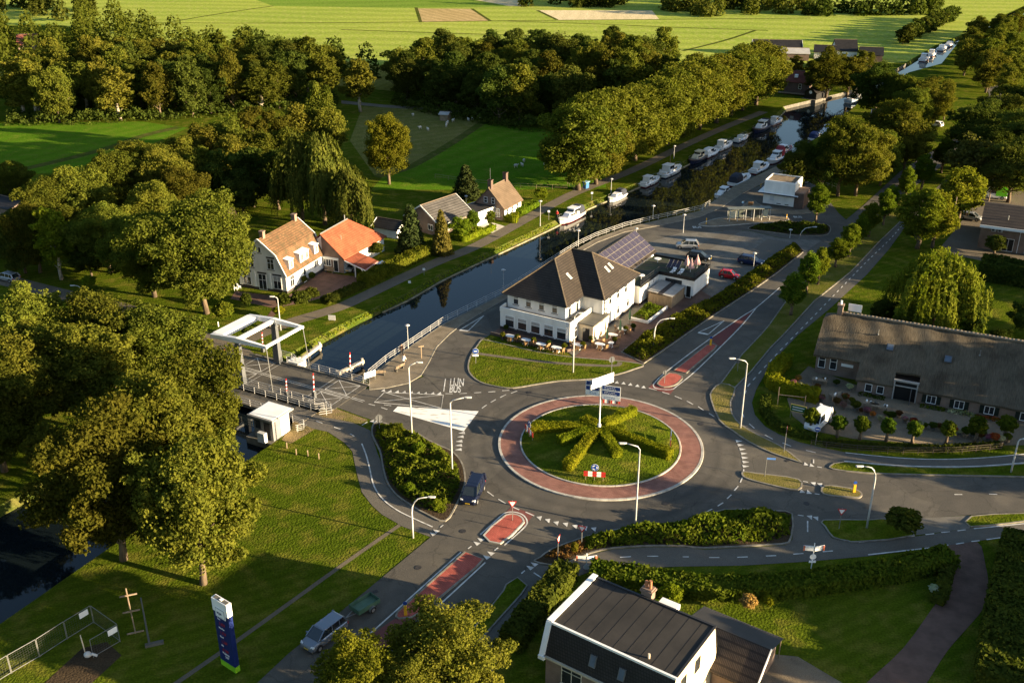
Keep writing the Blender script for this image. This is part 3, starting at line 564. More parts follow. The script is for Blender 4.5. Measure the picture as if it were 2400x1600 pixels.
for pts in [[(848,1040),(858,1066),(866,1096.5),(873.6,1130),(884,1153),(904,1176),(930,1195),(963,1212),(1014,1235)],
    [(1531,901.6),(1551.5,880),(1602,840),(1663,795),(1738,743),(1774,720),(1827.7,674)],[(1531,901.6),(1534.5,909),(1554,913),(1575.7,912.5),(1588,904),(1629,871),(1690,812),(1738,763.5),(1774,720)],
    [(1080.6,1294),(852,1499)],[(1137.5,1318),(1013.5,1432),(896,1530)],[(1126,1253),(1170,1213),(1185,1202),(1204,1200),(1224,1206),(1235,1220),(1229,1236),(1182,1278)],
    [(2012,1271),(2144,1256)],[(2034.6,1300),(2178.5,1284)],[(2282.5,1239),(2400,1227),(2500,1217)],[(2312,1264.5),(2367,1257)],
    [(1981.6,1061),(2096,1072.5),(2192,1076.6),(2288,1074),(2393,1065),(2480,1055)],[(1978,1082),(2096,1091.6),(2192,1095),(2288,1094),(2400,1086),(2480,1078)]]: line(pts, 0.16, 0.136 if pts[0] == (1978,1082) else MZ)
dashes([(2113,530),(2086,561),(2033,612),(1977,669),(1921,727),(1867,782),(1832,818),(1801,851),(1772,883),(1752,907),(1745,930)], 1.0, 1.3, 0.16)
m_, nt, b = new_mat('worn_paint'); b.inputs['Roughness'].default_value = 0.8
nt.links.new(ramp_mix(nt, noise(nt, coords(nt,'world',(0.9,3.2,1),R(28)), 0.8, 5, 0.55, 0.72), (0.78,0.75,0.68), (0.30,0.26,0.20)), b.inputs['Base Color'])
mb = MB(); mb.poly([(p.x,p.y,MZ) for p in ats([(921,964),(1087,1011),(1122,964),(932,953)])]); mb.build('painted_island', m_, ROAD)
line([(901,920),(1039,926),(1034.5,957),(877,943),(901,920)], 0.14, MZ, 0); line([(901,920),(1034.5,957)], 0.1, MZ+0.004, 0); line([(877,943),(1039,926)], 0.1, MZ+0.008, 0)
line([(800,924),(855,940)], 0.1, MZ, 0); line([(797,926),(850,942.5)], 0.1, MZ, 0)
def tri_mark(a, b1, b2):
    line([a, b1], 0.15, MZ, 0); line([a, b2], 0.15, MZ+0.003, 0); line([b1, b2], 0.5, MZ+0.006, 0)
tri_mark((1134,740),(1077,774),(1097,776)); tri_mark((1697,752),(1636,780),(1660,784))
def ground_text(txt, px, py, h, xs, z, parent, rz=0.0, m=PAINT):
    cu = bpy.data.curves.new('road_lettering', 'FONT'); cu.body = txt; cu.size = 1.0; cu.align_x = 'LEFT'; cu.offset = 0.02
    t = bpy.data.objects.new('t', cu); link(t); dg = bpy.context.evaluated_depsgraph_get(); me = bpy.data.meshes.new_from_object(t.evaluated_get(dg)); bpy.data.objects.remove(t)
    o = mobj('road_lettering', me, m, parent); o.location = (at(px,py).x, at(px,py).y, z); o.scale = (xs, h, 1); o.rotation_euler = (0,0,rz); return o
ground_text('LĲN', 1053, 904.5, 3.1, 0.95, MZ, ROAD); ground_text('BUS', 1052, 920, 2.9, 0.92, MZ, ROAD)
for (x, y) in ((1624,535),(1861,511),(1845,524)): ground_text('BUS', x, y, 1.6, 1.0, MZ+0.004, ROAD)
# ------------------------------------------------------------ vegetation
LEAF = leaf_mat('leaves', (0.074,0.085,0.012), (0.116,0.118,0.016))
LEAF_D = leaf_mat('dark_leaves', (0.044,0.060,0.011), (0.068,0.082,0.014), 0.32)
LEAF_Y = leaf_mat('yellow_green_leaves', (0.115,0.125,0.012), (0.155,0.150,0.016), 0.42, rnd=0.2)
LEAF_C = leaf_mat('conifer_needles', (0.026,0.040,0.013), (0.040,0.052,0.016), 0.12)
LEAF_H = leaf_mat('hedge_leaves', (0.135,0.165,0.009), (0.175,0.190,0.012), 0.32, rnd=0.1)
LEAF_HD = leaf_mat('dark_hedge_leaves', (0.045,0.062,0.010), (0.065,0.082,0.012), 0.3, rnd=0.15)
LEAF_S = leaf_mat('shrub_leaves', (0.074,0.097,0.009), (0.112,0.124,0.013), 0.34, rnd=0.15)
LEAF_G = leaf_mat('bright_leaves', (0.12,0.17,0.012), (0.16,0.19,0.015), 0.4, rnd=0.15)
LEAF_W = leaf_mat('willow_leaves', (0.13,0.15,0.016), (0.19,0.19,0.022), 0.4, rnd=0.1)
LEAF_R = leaf_mat('russet_leaves', (0.13,0.07,0.025), (0.10,0.055,0.02), 0.3, rnd=0.2)
STRAW = leaf_mat('straw_blades', (0.42,0.30,0.09), (0.34,0.25,0.08), 0.3, rnd=0.1)
rng = np.random.default_rng(11)

def quads(name, pos, nrm, size, aspect=0.75, droop=None):
    """one leaf-spray face per point: pos, nrm (n,3), size (n,)"""
    n = len(pos)
    nrm = nrm / (np.linalg.norm(nrm, axis=1, keepdims=True) + 1e-9)
    r = rng.normal(size=(n,3)) if droop is None else np.tile(np.array([[0.0,0.0,-1.0]]), (n,1)) + rng.normal(size=(n,3))*droop
    t = r - (r*nrm).sum(1, keepdims=True)*nrm; t /= (np.linalg.norm(t, axis=1, keepdims=True) + 1e-9)
    b_ = np.cross(nrm, t); s = size[:,None]*0.5
    a, c = t*s, b_*s*aspect
    v = np.empty((n,4,3)); v[:,0] = pos - a; v[:,1] = pos + c*0.9 - a*0.1; v[:,2] = pos + a; v[:,3] = pos - c*0.9 + a*0.15
    return v.reshape(-1,3)
def quad_mesh(name, V, extra=None):
    n = len(V)//4; me = bpy.data.meshes.new(name)
    nv = n*4; ev, ef = (extra.v, extra.f) if extra else ([], [])
    allv = np.concatenate([V.reshape(-1), np.array(ev, dtype=float).reshape(-1)]) if ev else V.reshape(-1)
    me.vertices.add(nv + len(ev)); me.vertices.foreach_set('co', allv.astype(np.float32))
    lt = [4]*n + [len(f) for f in ef]; li = list(range(nv)) + [i + nv for f in ef for i in f]
    me.loops.add(len(li)); me.loops.foreach_set('vertex_index', np.array(li, dtype=np.int32))
    me.polygons.add(len(lt)); me.polygons.foreach_set('loop_start', np.concatenate([[0], np.cumsum(lt)[:-1]]).astype(np.int32)); me.polygons.foreach_set('loop_total', np.array(lt, dtype=np.int32))
    me.update(calc_edges=True); me.validate(); return me

def clump_leaves(C, RAD, n, size, inner=0.12, up=0.35, jit=0.95):
    """leaves on the shells of many overlapping clumps"""
    C = np.array(C); RAD = np.array(RAD)
    wgt = (RAD[:,0]*RAD[:,1] + RAD[:,0]*RAD[:,2]); wgt /= wgt.sum()
    k = rng.choice(len(C), size=int(n*1.6), p=wgt)
    d = rng.normal(size=(len(k),3)); d /= np.linalg.norm(d, axis=1, keepdims=True)
    rr = np.where(rng.random(len(k)) < inner, rng.uniform(0.3,0.8,len(k)), rng.normal(0.96,0.13,len(k)))
    rr *= 1 + 0.16*np.sin(d[:,0]*5.1+C[k][:,1]*3.0)*np.sin(d[:,1]*4.7+C[k][:,0]*2.0)*np.sin(d[:,2]*5.3+C[k][:,2])
    p = C[k] + d*RAD[k]*rr[:,None]
    keep = np.ones(len(p), bool)                          # drop what is buried deep in another clump
    for j in range(len(C)):
        q = ((p - C[j])/RAD[j]); keep &= ~(((q*q).sum(1) < 0.42) & (k != j))
    p, d = p[keep][:n], d[keep][:n]
    nr = d + rng.normal(size=d.shape)*jit; nr[:,2] += up
    return quads('', p, nr, rng.uniform(0.65,1.35,len(p))*size)
def trunk_mesh(name, h, r, limbs, lean=0.0):
    mb = MB(); z = np.linspace(0, h, 6)
    pts = [(lean*(t/h)**1.5*h*0.2 + 0.12*math.sin(t*1.3), 0.1*math.cos(t*1.1)-0.1, t) for t in z]
    mb.tube(pts, [r*1.3, r*1.0, r*0.9, r*0.75, r*0.55, r*0.25], 8)
    for (a, z0, L, el) in limbs:
        p0 = Vector((0,0,z0)); d = Vector((math.cos(a)*math.cos(el), math.sin(a)*math.cos(el), math.sin(el)))
        mb.tube([p0, p0+d*L*0.5+Vector((0,0,0.05*L)), p0+d*L+Vector((0,0,0.15*L))], [r*0.5, r*0.33, r*0.12], 6)
    return mb.mesh(name, True)

def broad(name, n, leaf, seed, nb=34, w=5.0, h=12.0, base=2.4, clump=(0.24,0.36), egg=0.0, rough_=0.12, inner=0.08, tight=False, limb=1.0, fluff=0.12):
    """crown: limbs' masses over an egg-shaped envelope, each broken into small leafy sprays, loose leaves between them"""
    rs = np.random.default_rng(seed); C = []; RD = []
    zc, rz = (h+base)/2, (h-base)/2; big = max(12, nb//3); per = max(4, int(nb*2.2/big))
    for i in range(big):
        f = (i+0.5)/big; t = math.acos(1-1.9*f); a = i*2.39996 + rs.uniform(-0.5,0.5)
        q = (rs.uniform(0.44,0.86) if not tight else rs.uniform(0.56,0.72))*(1+(0.0 if tight else 0.14)*math.sin(2*a+seed)*math.sin(t*2.0+seed*0.7)); er = 1.0 - egg*max(0,math.cos(t)); B = w*rs.uniform(0.22,0.38)
        cx, cy, cz_ = w*q*math.sin(t)*math.cos(a)*er, w*q*math.sin(t)*math.sin(a)*er, zc + rz*q*math.cos(t)*1.05
        C.append((cx,cy,cz_)); RD.append((B*0.75,B*0.75,B*0.65))
        for j in range(per):
            d = rs.normal(size=3); d /= np.linalg.norm(d); d = d + np.array([cx,cy,(cz_-zc)*0.7])/w*0.9; d /= np.linalg.norm(d)
            s_ = B*rs.choice([0.22,0.3,0.42,0.6]); k = B*(rs.uniform(0.72,1.3) if not tight else rs.uniform(0.62,0.9))
            C.append((cx+d[0]*k, cy+d[1]*k, cz_+d[2]*k*0.85)); RD.append((s_*rs.uniform(0.8,1.3), s_*rs.uniform(0.8,1.3), s_*rs.uniform(0.55,0.95)))
    for i in range(4):
        a = rs.uniform(0,6.28); q = rs.uniform(0.0,0.3)*w; C.append((q*math.cos(a), q*math.sin(a), zc + rs.uniform(-0.5,0.5)*rz)); RD.append((w*0.36,w*0.36,w*0.42))
    C = [(c[0],c[1],max(c[2],base*0.7)) for c in C]
    nf = int(n*fluff); V = clump_leaves(C, RD, n-nf, leaf, inner)
    d = rs.normal(size=(nf,3)); d /= np.linalg.norm(d, axis=1, keepdims=True); rr = rs.uniform(0.62,0.98,nf)[:,None]
    er = 1.0 - egg*np.maximum(0, d[:,2:3]); P = np.concatenate([d[:,:2]*w*0.93*er, d[:,2:3]*rz*0.97], 1)*rr + np.array([0,0,zc]); P = P[P[:,2] > base*0.75]
    V = np.concatenate([V, quads('', P, rs.normal(size=P.shape) + np.array([0,0,0.5]), rs.uniform(0.6,1.2,len(P))*leaf)])
    limbs = [(i*1.05+rs.uniform(0,0.6), base*0.8+rs.uniform(0,rz*0.8), w*rs.uniform(0.6,0.9)*limb, R(rs.uniform(20,60))) for i in range(8)]
    return quad_mesh(name, V), trunk_mesh(name+'_t', zc*1.15, 0.16 + 0.008*h, limbs), h, w
def conifer(name, n, leaf, seed, w=2.6, h=9.0):
    rs = np.random.default_rng(seed); C = []; RD = []
    for i in range(46):
        t = (i+0.5)/46; z = 0.4 + t*(h-0.9); rr = w*(1-t)**0.85*rs.uniform(0.65,0.95); a = i*2.39996
        C.append((rr*math.cos(a)*0.8, rr*math.sin(a)*0.8, z)); s = 0.22*w + 0.28*w*(1-t); RD.append((s, s, s*0.7))
    V = clump_leaves(C, RD, n, leaf, 0.2, -0.2, 0.6)
    return quad_mesh(name, V), trunk_mesh(name+'_t', h*0.8, 0.18, []), h, w
def willow(name, n, leaf, seed, w=5.5, h=10.0, low=0.8):
    rs = np.random.default_rng(seed); P = []; N = []
    for i in range(520):
        a = rs.uniform(0,6.283); q = math.sqrt(rs.uniform(0.02,1)); top = h*(1-0.42*q*q)*(1+0.10*math.sin(3*a+1)*q) + rs.uniform(-1.3,0.5); L = (top-low)*rs.uniform(0.45,0.95)*(0.35+0.65*q)
        m_ = max(6, n//520); tt = np.linspace(0,1,m_); wq = w*q*(1+0.16*math.sin(4*a+0.5)+0.1*math.sin(7*a)); x0, y0 = wq*math.cos(a), wq*math.sin(a)
        out = (1-(1-tt)**2)*0.7
        p = np.stack([x0+math.cos(a)*out, y0+math.sin(a)*out, top-tt**1.25*L], 1) + rs.normal(size=(m_,3))*0.10
        P.append(p); N.append(np.tile([math.cos(a),math.sin(a),0.25],(m_,1)) + rs.normal(size=(m_,3))*0.5)
    P = np.concatenate(P); N = np.concatenate(N)
    V = quads('', P, N, rng.uniform(0.7,1.3,len(P))*leaf, 0.42, 0.25)
    V2 = clump_leaves([(0,0,h*0.62),(1.6,0.6,h*0.66),(-1.5,0.9,h*0.62),(0.3,-1.7,h*0.64)], [(w*0.55,w*0.55,h*0.26)]*4, 2600, leaf*1.1, 0.3)
    return quad_mesh(name, np.concatenate([V,V2])), trunk_mesh(name+'_t', h*0.7, 0.42, [(i*1.3, h*0.35, w*0.6, R(40)) for i in range(5)]), h, w

SP = {}      # species -> list of (crown mesh, trunk mesh, height, radius), leaf material, bark
def species(key, variants, lm, bm=BARK):
    SP[key] = (variants, lm, bm)
    for v in variants:
        v[0].materials.clear(); v[0].materials.append(lm)
species('near', [broad('near_crown_%d' % i, 46000, 0.29, 20+i, 66, 5.2, 14.0, 1.4) for i in range(4)], LEAF)
species('oak', [broad('oak_crown', 52000, 0.29, 31, 76, 6.0, 14.0, 2.2, (0.2,0.32))], LEAF)
species('row', [broad('row_crown_%d' % i, 28000, 0.33, 40+i, 80, 5.0, 14.0, 0.6, (0.22,0.3), 0.1, tight=True) for i in range(3)], leaf_mat('poplar_leaves', (0.084,0.094,0.012), (0.124,0.126,0.016), 0.35, rnd=0.12), BARK)
species('wood', [broad('wood_crown_%d' % i, 15000, 0.43, 50+i, 40, 4.8, 14.0, 0.6 + i*0.5, (0.24,0.42), 0.15) for i in range(5)], LEAF)
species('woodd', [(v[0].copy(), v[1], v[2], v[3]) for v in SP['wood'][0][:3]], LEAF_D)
species('far', [broad('far_crown_%d' % i, 1700, 1.25, 60+i, 14, 4.8, 12.0, 0.4, (0.3,0.5), 0.1) for i in range(3)], LEAF_D)
species('birch', [broad('birch_crown', 9000, 0.45, 71, 44, 3.6, 14.0, 2.0, (0.24,0.36), 0.2, limb=0.5)], LEAF, BIRCH)
species('conifer', [conifer('conifer_crown_%d' % i, 5200, 0.5, 80+i) for i in range(2)], LEAF_C)
species('lime', [broad('lime_crown_%d' % i, 8500, 0.28, 90+i, 64, 2.3, 8.0, 1.5, (0.26,0.4), 0.35, inner=0.12, tight=True, limb=0.6) for i in range(3)], leaf_mat('lime_leaves', (0.075,0.108,0.010), (0.110,0.138,0.013), 0.4, rnd=0.12))
species('hornbeam', [broad('hornbeam_crown_%d' % i, 12000, 0.32, 95+i, 70, 3.4, 10.0, 1.2, (0.24,0.34), 0.2, inner=0.1, tight=True, limb=0.6) for i in range(2)], LEAF_Y)
species('bright', [broad('bright_crown', 10000, 0.36, 97, 30, 2.8, 9.0, 0.8, (0.25,0.4), 0.2)], LEAF_G)
species('willow', [willow('willow_crown', 26000, 0.42, 99)], LEAF_W)
species('weeping', [willow('weeping_crown', 15000, 0.62, 98, 4.6, 14.0, 1.5)], leaf_mat('cypress_leaves', (0.050,0.066,0.012), (0.080,0.092,0.016), 0.3))
species('ball', [broad('ball_crown_%d' % i, 4200, 0.2, 100+i, 80, 1.0, 2.9, 0.95, (0.34,0.44), 0.0, inner=0.15, tight=True, limb=0.4) for i in range(2)], leaf_mat('ball_leaves', (0.055,0.085,0.010), (0.085,0.115,0.012), 0.3, rnd=0.1))
species('sparse', [broad('sparse_crown', 3600, 0.55, 104, 34, 4.4, 11.0, 1.5, (0.12,0.24), 0.1, inner=0.02)], leaf_mat('thin_leaves', (0.075,0.075,0.02), (0.10,0.09,0.025), 0.4))
ORD = ['first','second','third','fourth','fifth','sixth','seventh','eighth','ninth','tenth','eleventh','twelfth','thirteenth','fourteenth','fifteenth','sixteenth','seventeenth','eighteenth','nineteenth','twentieth']
ORD += [t + '-' + u for t in ('twenty','thirty','forty') for u in ORD[:9]]
tree_n = [0]
def tree(kind, loc, h, w, label, group=None, name='tree', rz=None, lm=None, cat='tree', bush=False):
    """loc: foot; h: height; w: crown width in metres"""
    vs_, leaf, bark = SP[kind]; i = tree_n[0]; tree_n[0] += 1
    cm, tm, H_, W_ = vs_[i % len(vs_)]
    t = thing(name, loc, random.uniform(0,6.28) if rz is None else rz, label, cat, group)
    sc = (w/2/W_, w/2/W_, h/H_)
    c = mobj('crown', cm, lm or leaf, t); c.scale = sc
    if lm and cm.materials and cm.materials[0] != lm:
        c.material_slots[0].link = 'OBJECT'; c.material_slots[0].material = lm
    if not bush:
        k = mobj('trunk', tm, bark, t); k.scale = (max(0.5,sc[0]), max(0.5,sc[1]), sc[2])
    return t
def tt(kind, tx, ty, h, w, label, group=None, **k):      # by the pixel of the tree top and its height
    p = at(tx, ty, h); return tree(kind, (p.x,p.y,0), h, w, label, group, **k)
def tb(kind, bx, by, ty, wpx, label, group=None, **k):   # by the pixel of the foot, the row of the top and the width in pixels
    p = at(bx, by); h = max(1.0, height_at(bx, by, ty)); dep = p.y*CT + (CAMH-h/2)*ST
    return tree(kind, (p.x,p.y,0), h, wpx*dep/FOC, label, group, **k)

# big trees on the near canal bank, lower left
for x, y, h, w_, l in [(-30.4,81.6,16.5,11.5,'broad leafy tree rooted on the lawn behind the blue price tower'),(-39.6,85.5,18.5,13,'tall leafy tree leaning on the canal edge with a lit bare trunk'),
    (-37.5,92.5,18.0,12,'dense tree on the canal bank behind the leaning one'),(-36.2,102,17.0,10.5,'russet tinged tree on the canal bank beside the bridge cabin'),
    (-46,120.5,13.5,12.5,'round tree on the far canal bank nearest the white bridge frame'),(-54.5,123,14.5,12.5,'round tree on the far canal bank, second from the bridge'),(-63,122,15,13,'round tree on the far canal bank at the left edge, furthest back'),
    (-51.5,111.5,15,13,'dark tree on the far canal bank between the leaning tree and the road'),(-60.5,109.5,15,13,'dark tree on the far canal bank at the left edge'),(-59.3,102.3,15,12,'tree with a lit trunk on the far canal bank at the left edge, nearest')]:
    tree('near', (x,y,0), h, w_, l, 'trees on the canal banks below the bridge')
for x, y in ((-67,92),(-69,83),(-75,73)): tree('near', (x,y,0), 15, 13, 'tree on the far canal bank just beyond the left edge', 'trees beyond the left edge')
tt('near', 1040, 1430, 9.5, 8.6, 'leafy tree at the bottom edge in front of the long red island')
tt('near', 840, 1500, 8.5, 7.4, 'leafy yellow green tree at the bottom edge hiding the grey car', lm=LEAF_Y)
tt('near', 965, 1560, 7.5, 6.0, 'leafy tree at the bottom edge between two others')
tree('oak', at(485,735), 19, 17, 'huge oak on the lawn in front of the white gambrel house')
tt('near', 330, 490, 15, 13, 'broad tree behind the huge oak, left of it')
tb('birch', 145, 655, 480, 100, 'bright yellow green tree between the dark shrubs at the left', lm=LEAF_G)
for bx, by, ty, wp, l in [(60,640,500,120,'dark tree at the left edge above the village road'),(215,648,560,95,'dark shrubby tree right of the bright yellow green one'),(250,625,540,90,'dark tree beside the hidden house'),(10,600,510,110,'dark tree at the left edge, further back')]: tb('near', bx, by, ty, wp, l, lm=LEAF_D)
# gardens and groves in the middle left
for i_, (tx, ty, h, w_) in enumerate(sorted([(95,410,14,11),(180,385,15,12),(255,345,15,11),(310,322,15,12),(370,342,15,12),(415,385,13,11),(60,470,13,10),(230,470,13,11),(345,420,14,11),(10,380,9,8)])):
    tt('near', tx, ty, h, w_, '%s tree from the left in the grove below the left meadow' % ORD[i_], 'grove at the left below the meadow')
for i_, (tx, ty, h, w_) in enumerate(sorted([(415,318,14,10),(470,285,14,11),(530,262,15,11),(585,252,15,11),(640,255,14,11),(690,235,15,11),(745,190,19,9),(770,245,14,10),(600,300,13,11),(540,310,13,11),(680,290,13,11),(470,345,13,10)])):
    tt('wood', tx, ty, h, w_, '%s tree from the left in the line running from wood to gardens' % ORD[i_], 'tree line between meadow and gardens')
for i_, (tx, ty, h, w_) in enumerate(sorted([(520,345,13,11),(580,340,13,11),(560,400,9,8),(640,345,13,10)])):
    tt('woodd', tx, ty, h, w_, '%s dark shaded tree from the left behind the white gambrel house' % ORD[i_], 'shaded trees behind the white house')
tt('weeping', 690, 322, 17, 9, 'tall drooping tree with ragged olive foliage behind the orange roof, left one')
tt('weeping', 745, 315, 18, 8.5, 'tall drooping tree behind the orange roof, tallest and middle one')
tt('weeping', 815, 395, 13, 8, 'dark drooping tree behind the orange roof, right one')
tb('near', 912, 432, 262, 120, 'lone leaning tree at the edge of the sheep meadow', lm=LEAF_Y)
tb('birch', 845, 262, 132, 85, 'slim birch with pale trunk at the end of the wood')
tb('conifer', 1092, 468, 385, 66, 'dark conical conifer behind the brown gabled house')
tb('conifer', 965, 592, 476, 70, 'spruce in front of the grey roofed bungalow, left one')
tb('conifer', 1036, 597, 490, 48, 'slim spruce in front of the grey roofed bungalow, right one', lm=leaf_mat('golden_needles', (0.085,0.085,0.018), (0.12,0.11,0.022), 0.2))
tb('bright', 1080, 560, 505, 60, 'loose garden shrub beside the bungalow', bush=True, cat='shrub', name='garden_shrub')
tb('bright', 1268, 470, 438, 36, 'yellow green shrub beside the brown house', bush=True, cat='shrub', name='garden_shrub')
tb('lime', 1108, 548, 488, 34, 'thin young garden tree by the pale drive')
tb('lime', 1150, 535, 490, 26, 'small garden tree behind the clipped hedge')

# the dense row on the far bank of the canal
rowp = smooth(ats([(1358,446),(1450,402),(1550,355),(1640,312),(1720,275),(1800,240)]), 10)
rowq = resample([(p.x,p.y) for p in rowp], 9.8)
names_ = ['nearest', 'second', 'third', 'fourth', 'fifth', 'sixth', 'seventh', 'eighth', 'ninth', 'tenth', 'eleventh', 'twelfth', 'thirteenth', 'fourteenth', 'fifteenth', 'sixteenth']
for i, p in enumerate(rowq):
    tree('row', (p.x + random.uniform(-0.6,0.6) - (2.0 if i else 0), p.y + random.uniform(-0.8,0.8), 0), 19.5 + random.uniform(-1.0,1.2), 18.5, '%s tree, counted from the camera, of the dense row along the far canal bank' % names_[min(i,15)], 'row of trees along the far canal bank')
tree('row', (*at(1397,432).xy, 0), 17.5, 15, 'tree beside the front tree of the dense canal row')
# round the lock and the mill
for tx, ty, h, w_, l in [(1950,112,15,14,'round lit tree left of the lock cottage'),(2070,140,16,12,'big dark tree beside the lock'),(2120,168,14,12,'tree between lock and far canal'),(2000,128,13,12,'tree behind the lock cottage'),(2030,118,11,10,'low tree at the far side of the lock'),
    (2185,178,14,11,'broad tree beside the small pond'),(2150,200,14,11,'tree in front of the small pond'),(2110,225,17,13,'broad lit tree above the red tiled roof'),(2140,265,14,11,'tree right of the red tiled roof'),(2225,205,9,5,'slim tree at the pond edge'),
    (1990,263,18,13,'tall lit tree with bare trunk behind the white flat roofed block'),(2030,285,16,12,'tree at the right of the tall lit tree'),(1893,322,12,9,'dark tree overhanging the quay'),(1940,318,13,9,'dark tree on the quay left of the tall lit tree'),(1868,352,10,7.5,'dark tree over the moored boats on the quay'),(2085,300,12,9,'tree below the red tiled roof'),(2080,320,11,8,'small tree below the red tiled roof')]:
    tt('near' if h > 13 else 'wood', tx, ty, h, w_, l, lm=LEAF_D if ('dark' in l) else None)
for i_, (tx, ty, h, w_) in enumerate(sorted([(1640,118,12,10),(1745,108,13,11),(1790,112,13,10),(1830,118,12,9),(1870,130,8,7),(2275,85,13,10),(2285,60,12,11),(2320,85,13,12),(2330,110,14,12),(2380,70,12,11),(2390,110,13,12),(2300,35,10,9),(2350,30,10,9),(2370,150,11,9),(2290,80,10,9)])):
    tt('wood', tx, ty, h, w_, '%s roadside tree from the left near the far end of the canal' % ORD[i_], 'trees round the far end of the canal')
far_row = smooth(ats([(2115,105),(2150,88),(2190,70),(2235,48)]), 6)
for i, p in enumerate(resample([(p.x,p.y) for p in far_row], 7.5)):
    tree('far', (p.x,p.y,0), 7.5, 7.5, 'low round tree on the left bank of the far canal', 'low round trees along the far canal')
for i, p in enumerate(resample([(p.x,p.y) for p in smooth(ats([(2295,210),(2310,150),(2330,110),(2380,75)]), 6)], 9)):
    tree('wood', (p.x+3,p.y,0), 11, 8, 'avenue tree along the road at the top right', 'avenue trees at the top right')
for i_, (tx, ty, h, w_) in enumerate(sorted([(2310,235,15,14),(2365,215,16,15),(2400,250,16,15),(2345,290,14,13),(2395,320,14,13),(2420,190,16,15),(2440,280,15,14),(2310,280,13,11)])):
    tt('near', tx, ty, h, w_, '%s dark tree from the left in the grove above the works yard' % ORD[i_], 'dark grove at the right edge', lm=LEAF_D)
tt('sparse', 2300, 318, 13, 12, 'thin leaved tree with bare twigs above the works yard')
tt('hornbeam', 2268, 385, 12, 10, 'golden tree behind the silver car in the works yard')
tt('hornbeam', 2175, 435, 12, 10, 'golden tree beside the cycle path')
tt('hornbeam', 2210, 440, 11.5, 8, 'golden tree between the cycle path and the yard')
# young trees in a row along the north east road
for i, (bx, by, ty, wp) in enumerate([(1853,739,632,70),(1890,690,584,54),(1916,668,576,50),(1958,627,553,54),(1988,602,520,52),(2014,577,500,46),(2035,556,468,50),(2070,528,440,46),(2083,505,432,46),(2118,478,384,46),(2158,448,357,52),(2205,405,320,54)]):
    tb('lime', bx, by, ty, wp, '%s young tree, counted from the roundabout, on the verge of the north east road' % names_[i].replace('nearest','first'), 'young trees along the north east road')
tb('lime', 1912, 524, 424, 58, 'young tree in front of the white flat roofed block')
tb('lime', 2328, 598, 548, 52, 'small dark tree in front of the brick hall', lm=LEAF_D)
tb('willow', 2180, 770, 592, 190, 'weeping willow with long golden strands behind the thatched farm')
tb('bright', 2232, 795, 705, 42, 'bright green columnar shrub behind the thatched roof', bush=True, cat='shrub', name='garden_shrub')
tb('bright', 2130, 790, 700, 70, 'spiky bamboo clump behind the thatched roof', bush=True, cat='shrub', name='garden_shrub', lm=LEAF_Y)
for bx, by, ty, wp, l in [(2060,770,690,60,'dark shrub behind the thatched roof near the chimney'),(2110,800,740,70,'low dark shrub behind the thatched ridge'),(2275,800,725,60,'dark purple shrub behind the thatched ridge'),(2340,810,770,60,'low shrub in the farm garden at the right'),(2390,790,700,70,'shrub in the farm garden at the right edge')]:
    tb('woodd', bx, by, ty, wp, l, 'shrubs behind the thatched farm', bush=True, cat='shrub', name='garden_shrub')
for i, (x, y) in enumerate([(1898,1010),(1962,1024),(2014,1030),(2076,1034),(2138,1038),(2216,1040),(2283,1036),(2354,1030)]):
    tb('ball', x, y, y-55 + (4 if i % 3 == 1 else 0) - (6 if i > 5 else 0), 38 if i < 6 else 44, '%s clipped ball tree, counted from the white van, in front of the farm' % names_[i].replace('nearest','first'), 'clipped ball trees in front of the farm')

# the woods: each tree its own, scattered over ground traced from the photo
def wood(poly, step, hr, wr, kinds, label, group, jit=0.35, bias=0):
    P = [(p.x,p.y) for p in ats(poly)]; xs = [p[0] for p in P]; ys = [p[1] for p in P]; y = min(ys); k = 0
    while y < max(ys):
        x = min(xs) + (step/2 if k % 2 else 0)
        while x < max(xs):
            q = (x + random.uniform(-jit,jit)*step, y + random.uniform(-jit,jit)*step)
            if inside(q, P): tree(random.choice(kinds), (q[0],q[1],0), random.uniform(*hr), random.uniform(*wr), label, group)
            x += step
        y += step*0.9; k += 1
wood([(20,292),(200,290),(440,275),(600,265),(790,242),(800,205),(600,192),(380,190),(230,200),(60,220)], 8.2, (13,17.5), (8.5,12), ['wood','wood','woodd','birch'], 'tree of the wood behind the left meadow', 'trees of the wood behind the left meadow')
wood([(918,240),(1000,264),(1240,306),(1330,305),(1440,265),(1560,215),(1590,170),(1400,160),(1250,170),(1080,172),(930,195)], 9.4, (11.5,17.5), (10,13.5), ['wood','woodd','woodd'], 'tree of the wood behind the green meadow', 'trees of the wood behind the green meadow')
for i_, (tx, ty, h, w_) in enumerate(sorted([(1400,88,20,11),(1440,75,20,12),(1480,78,20,12),(1515,95,18,11),(1360,105,18,11),(1555,125,13,9),(1420,110,18,11),(1475,110,18,12)])):
    tt('wood', tx, ty, h, w_, '%s tall tree from the left topping the wood behind the green meadow' % ORD[i_], 'tall trees topping the wood')
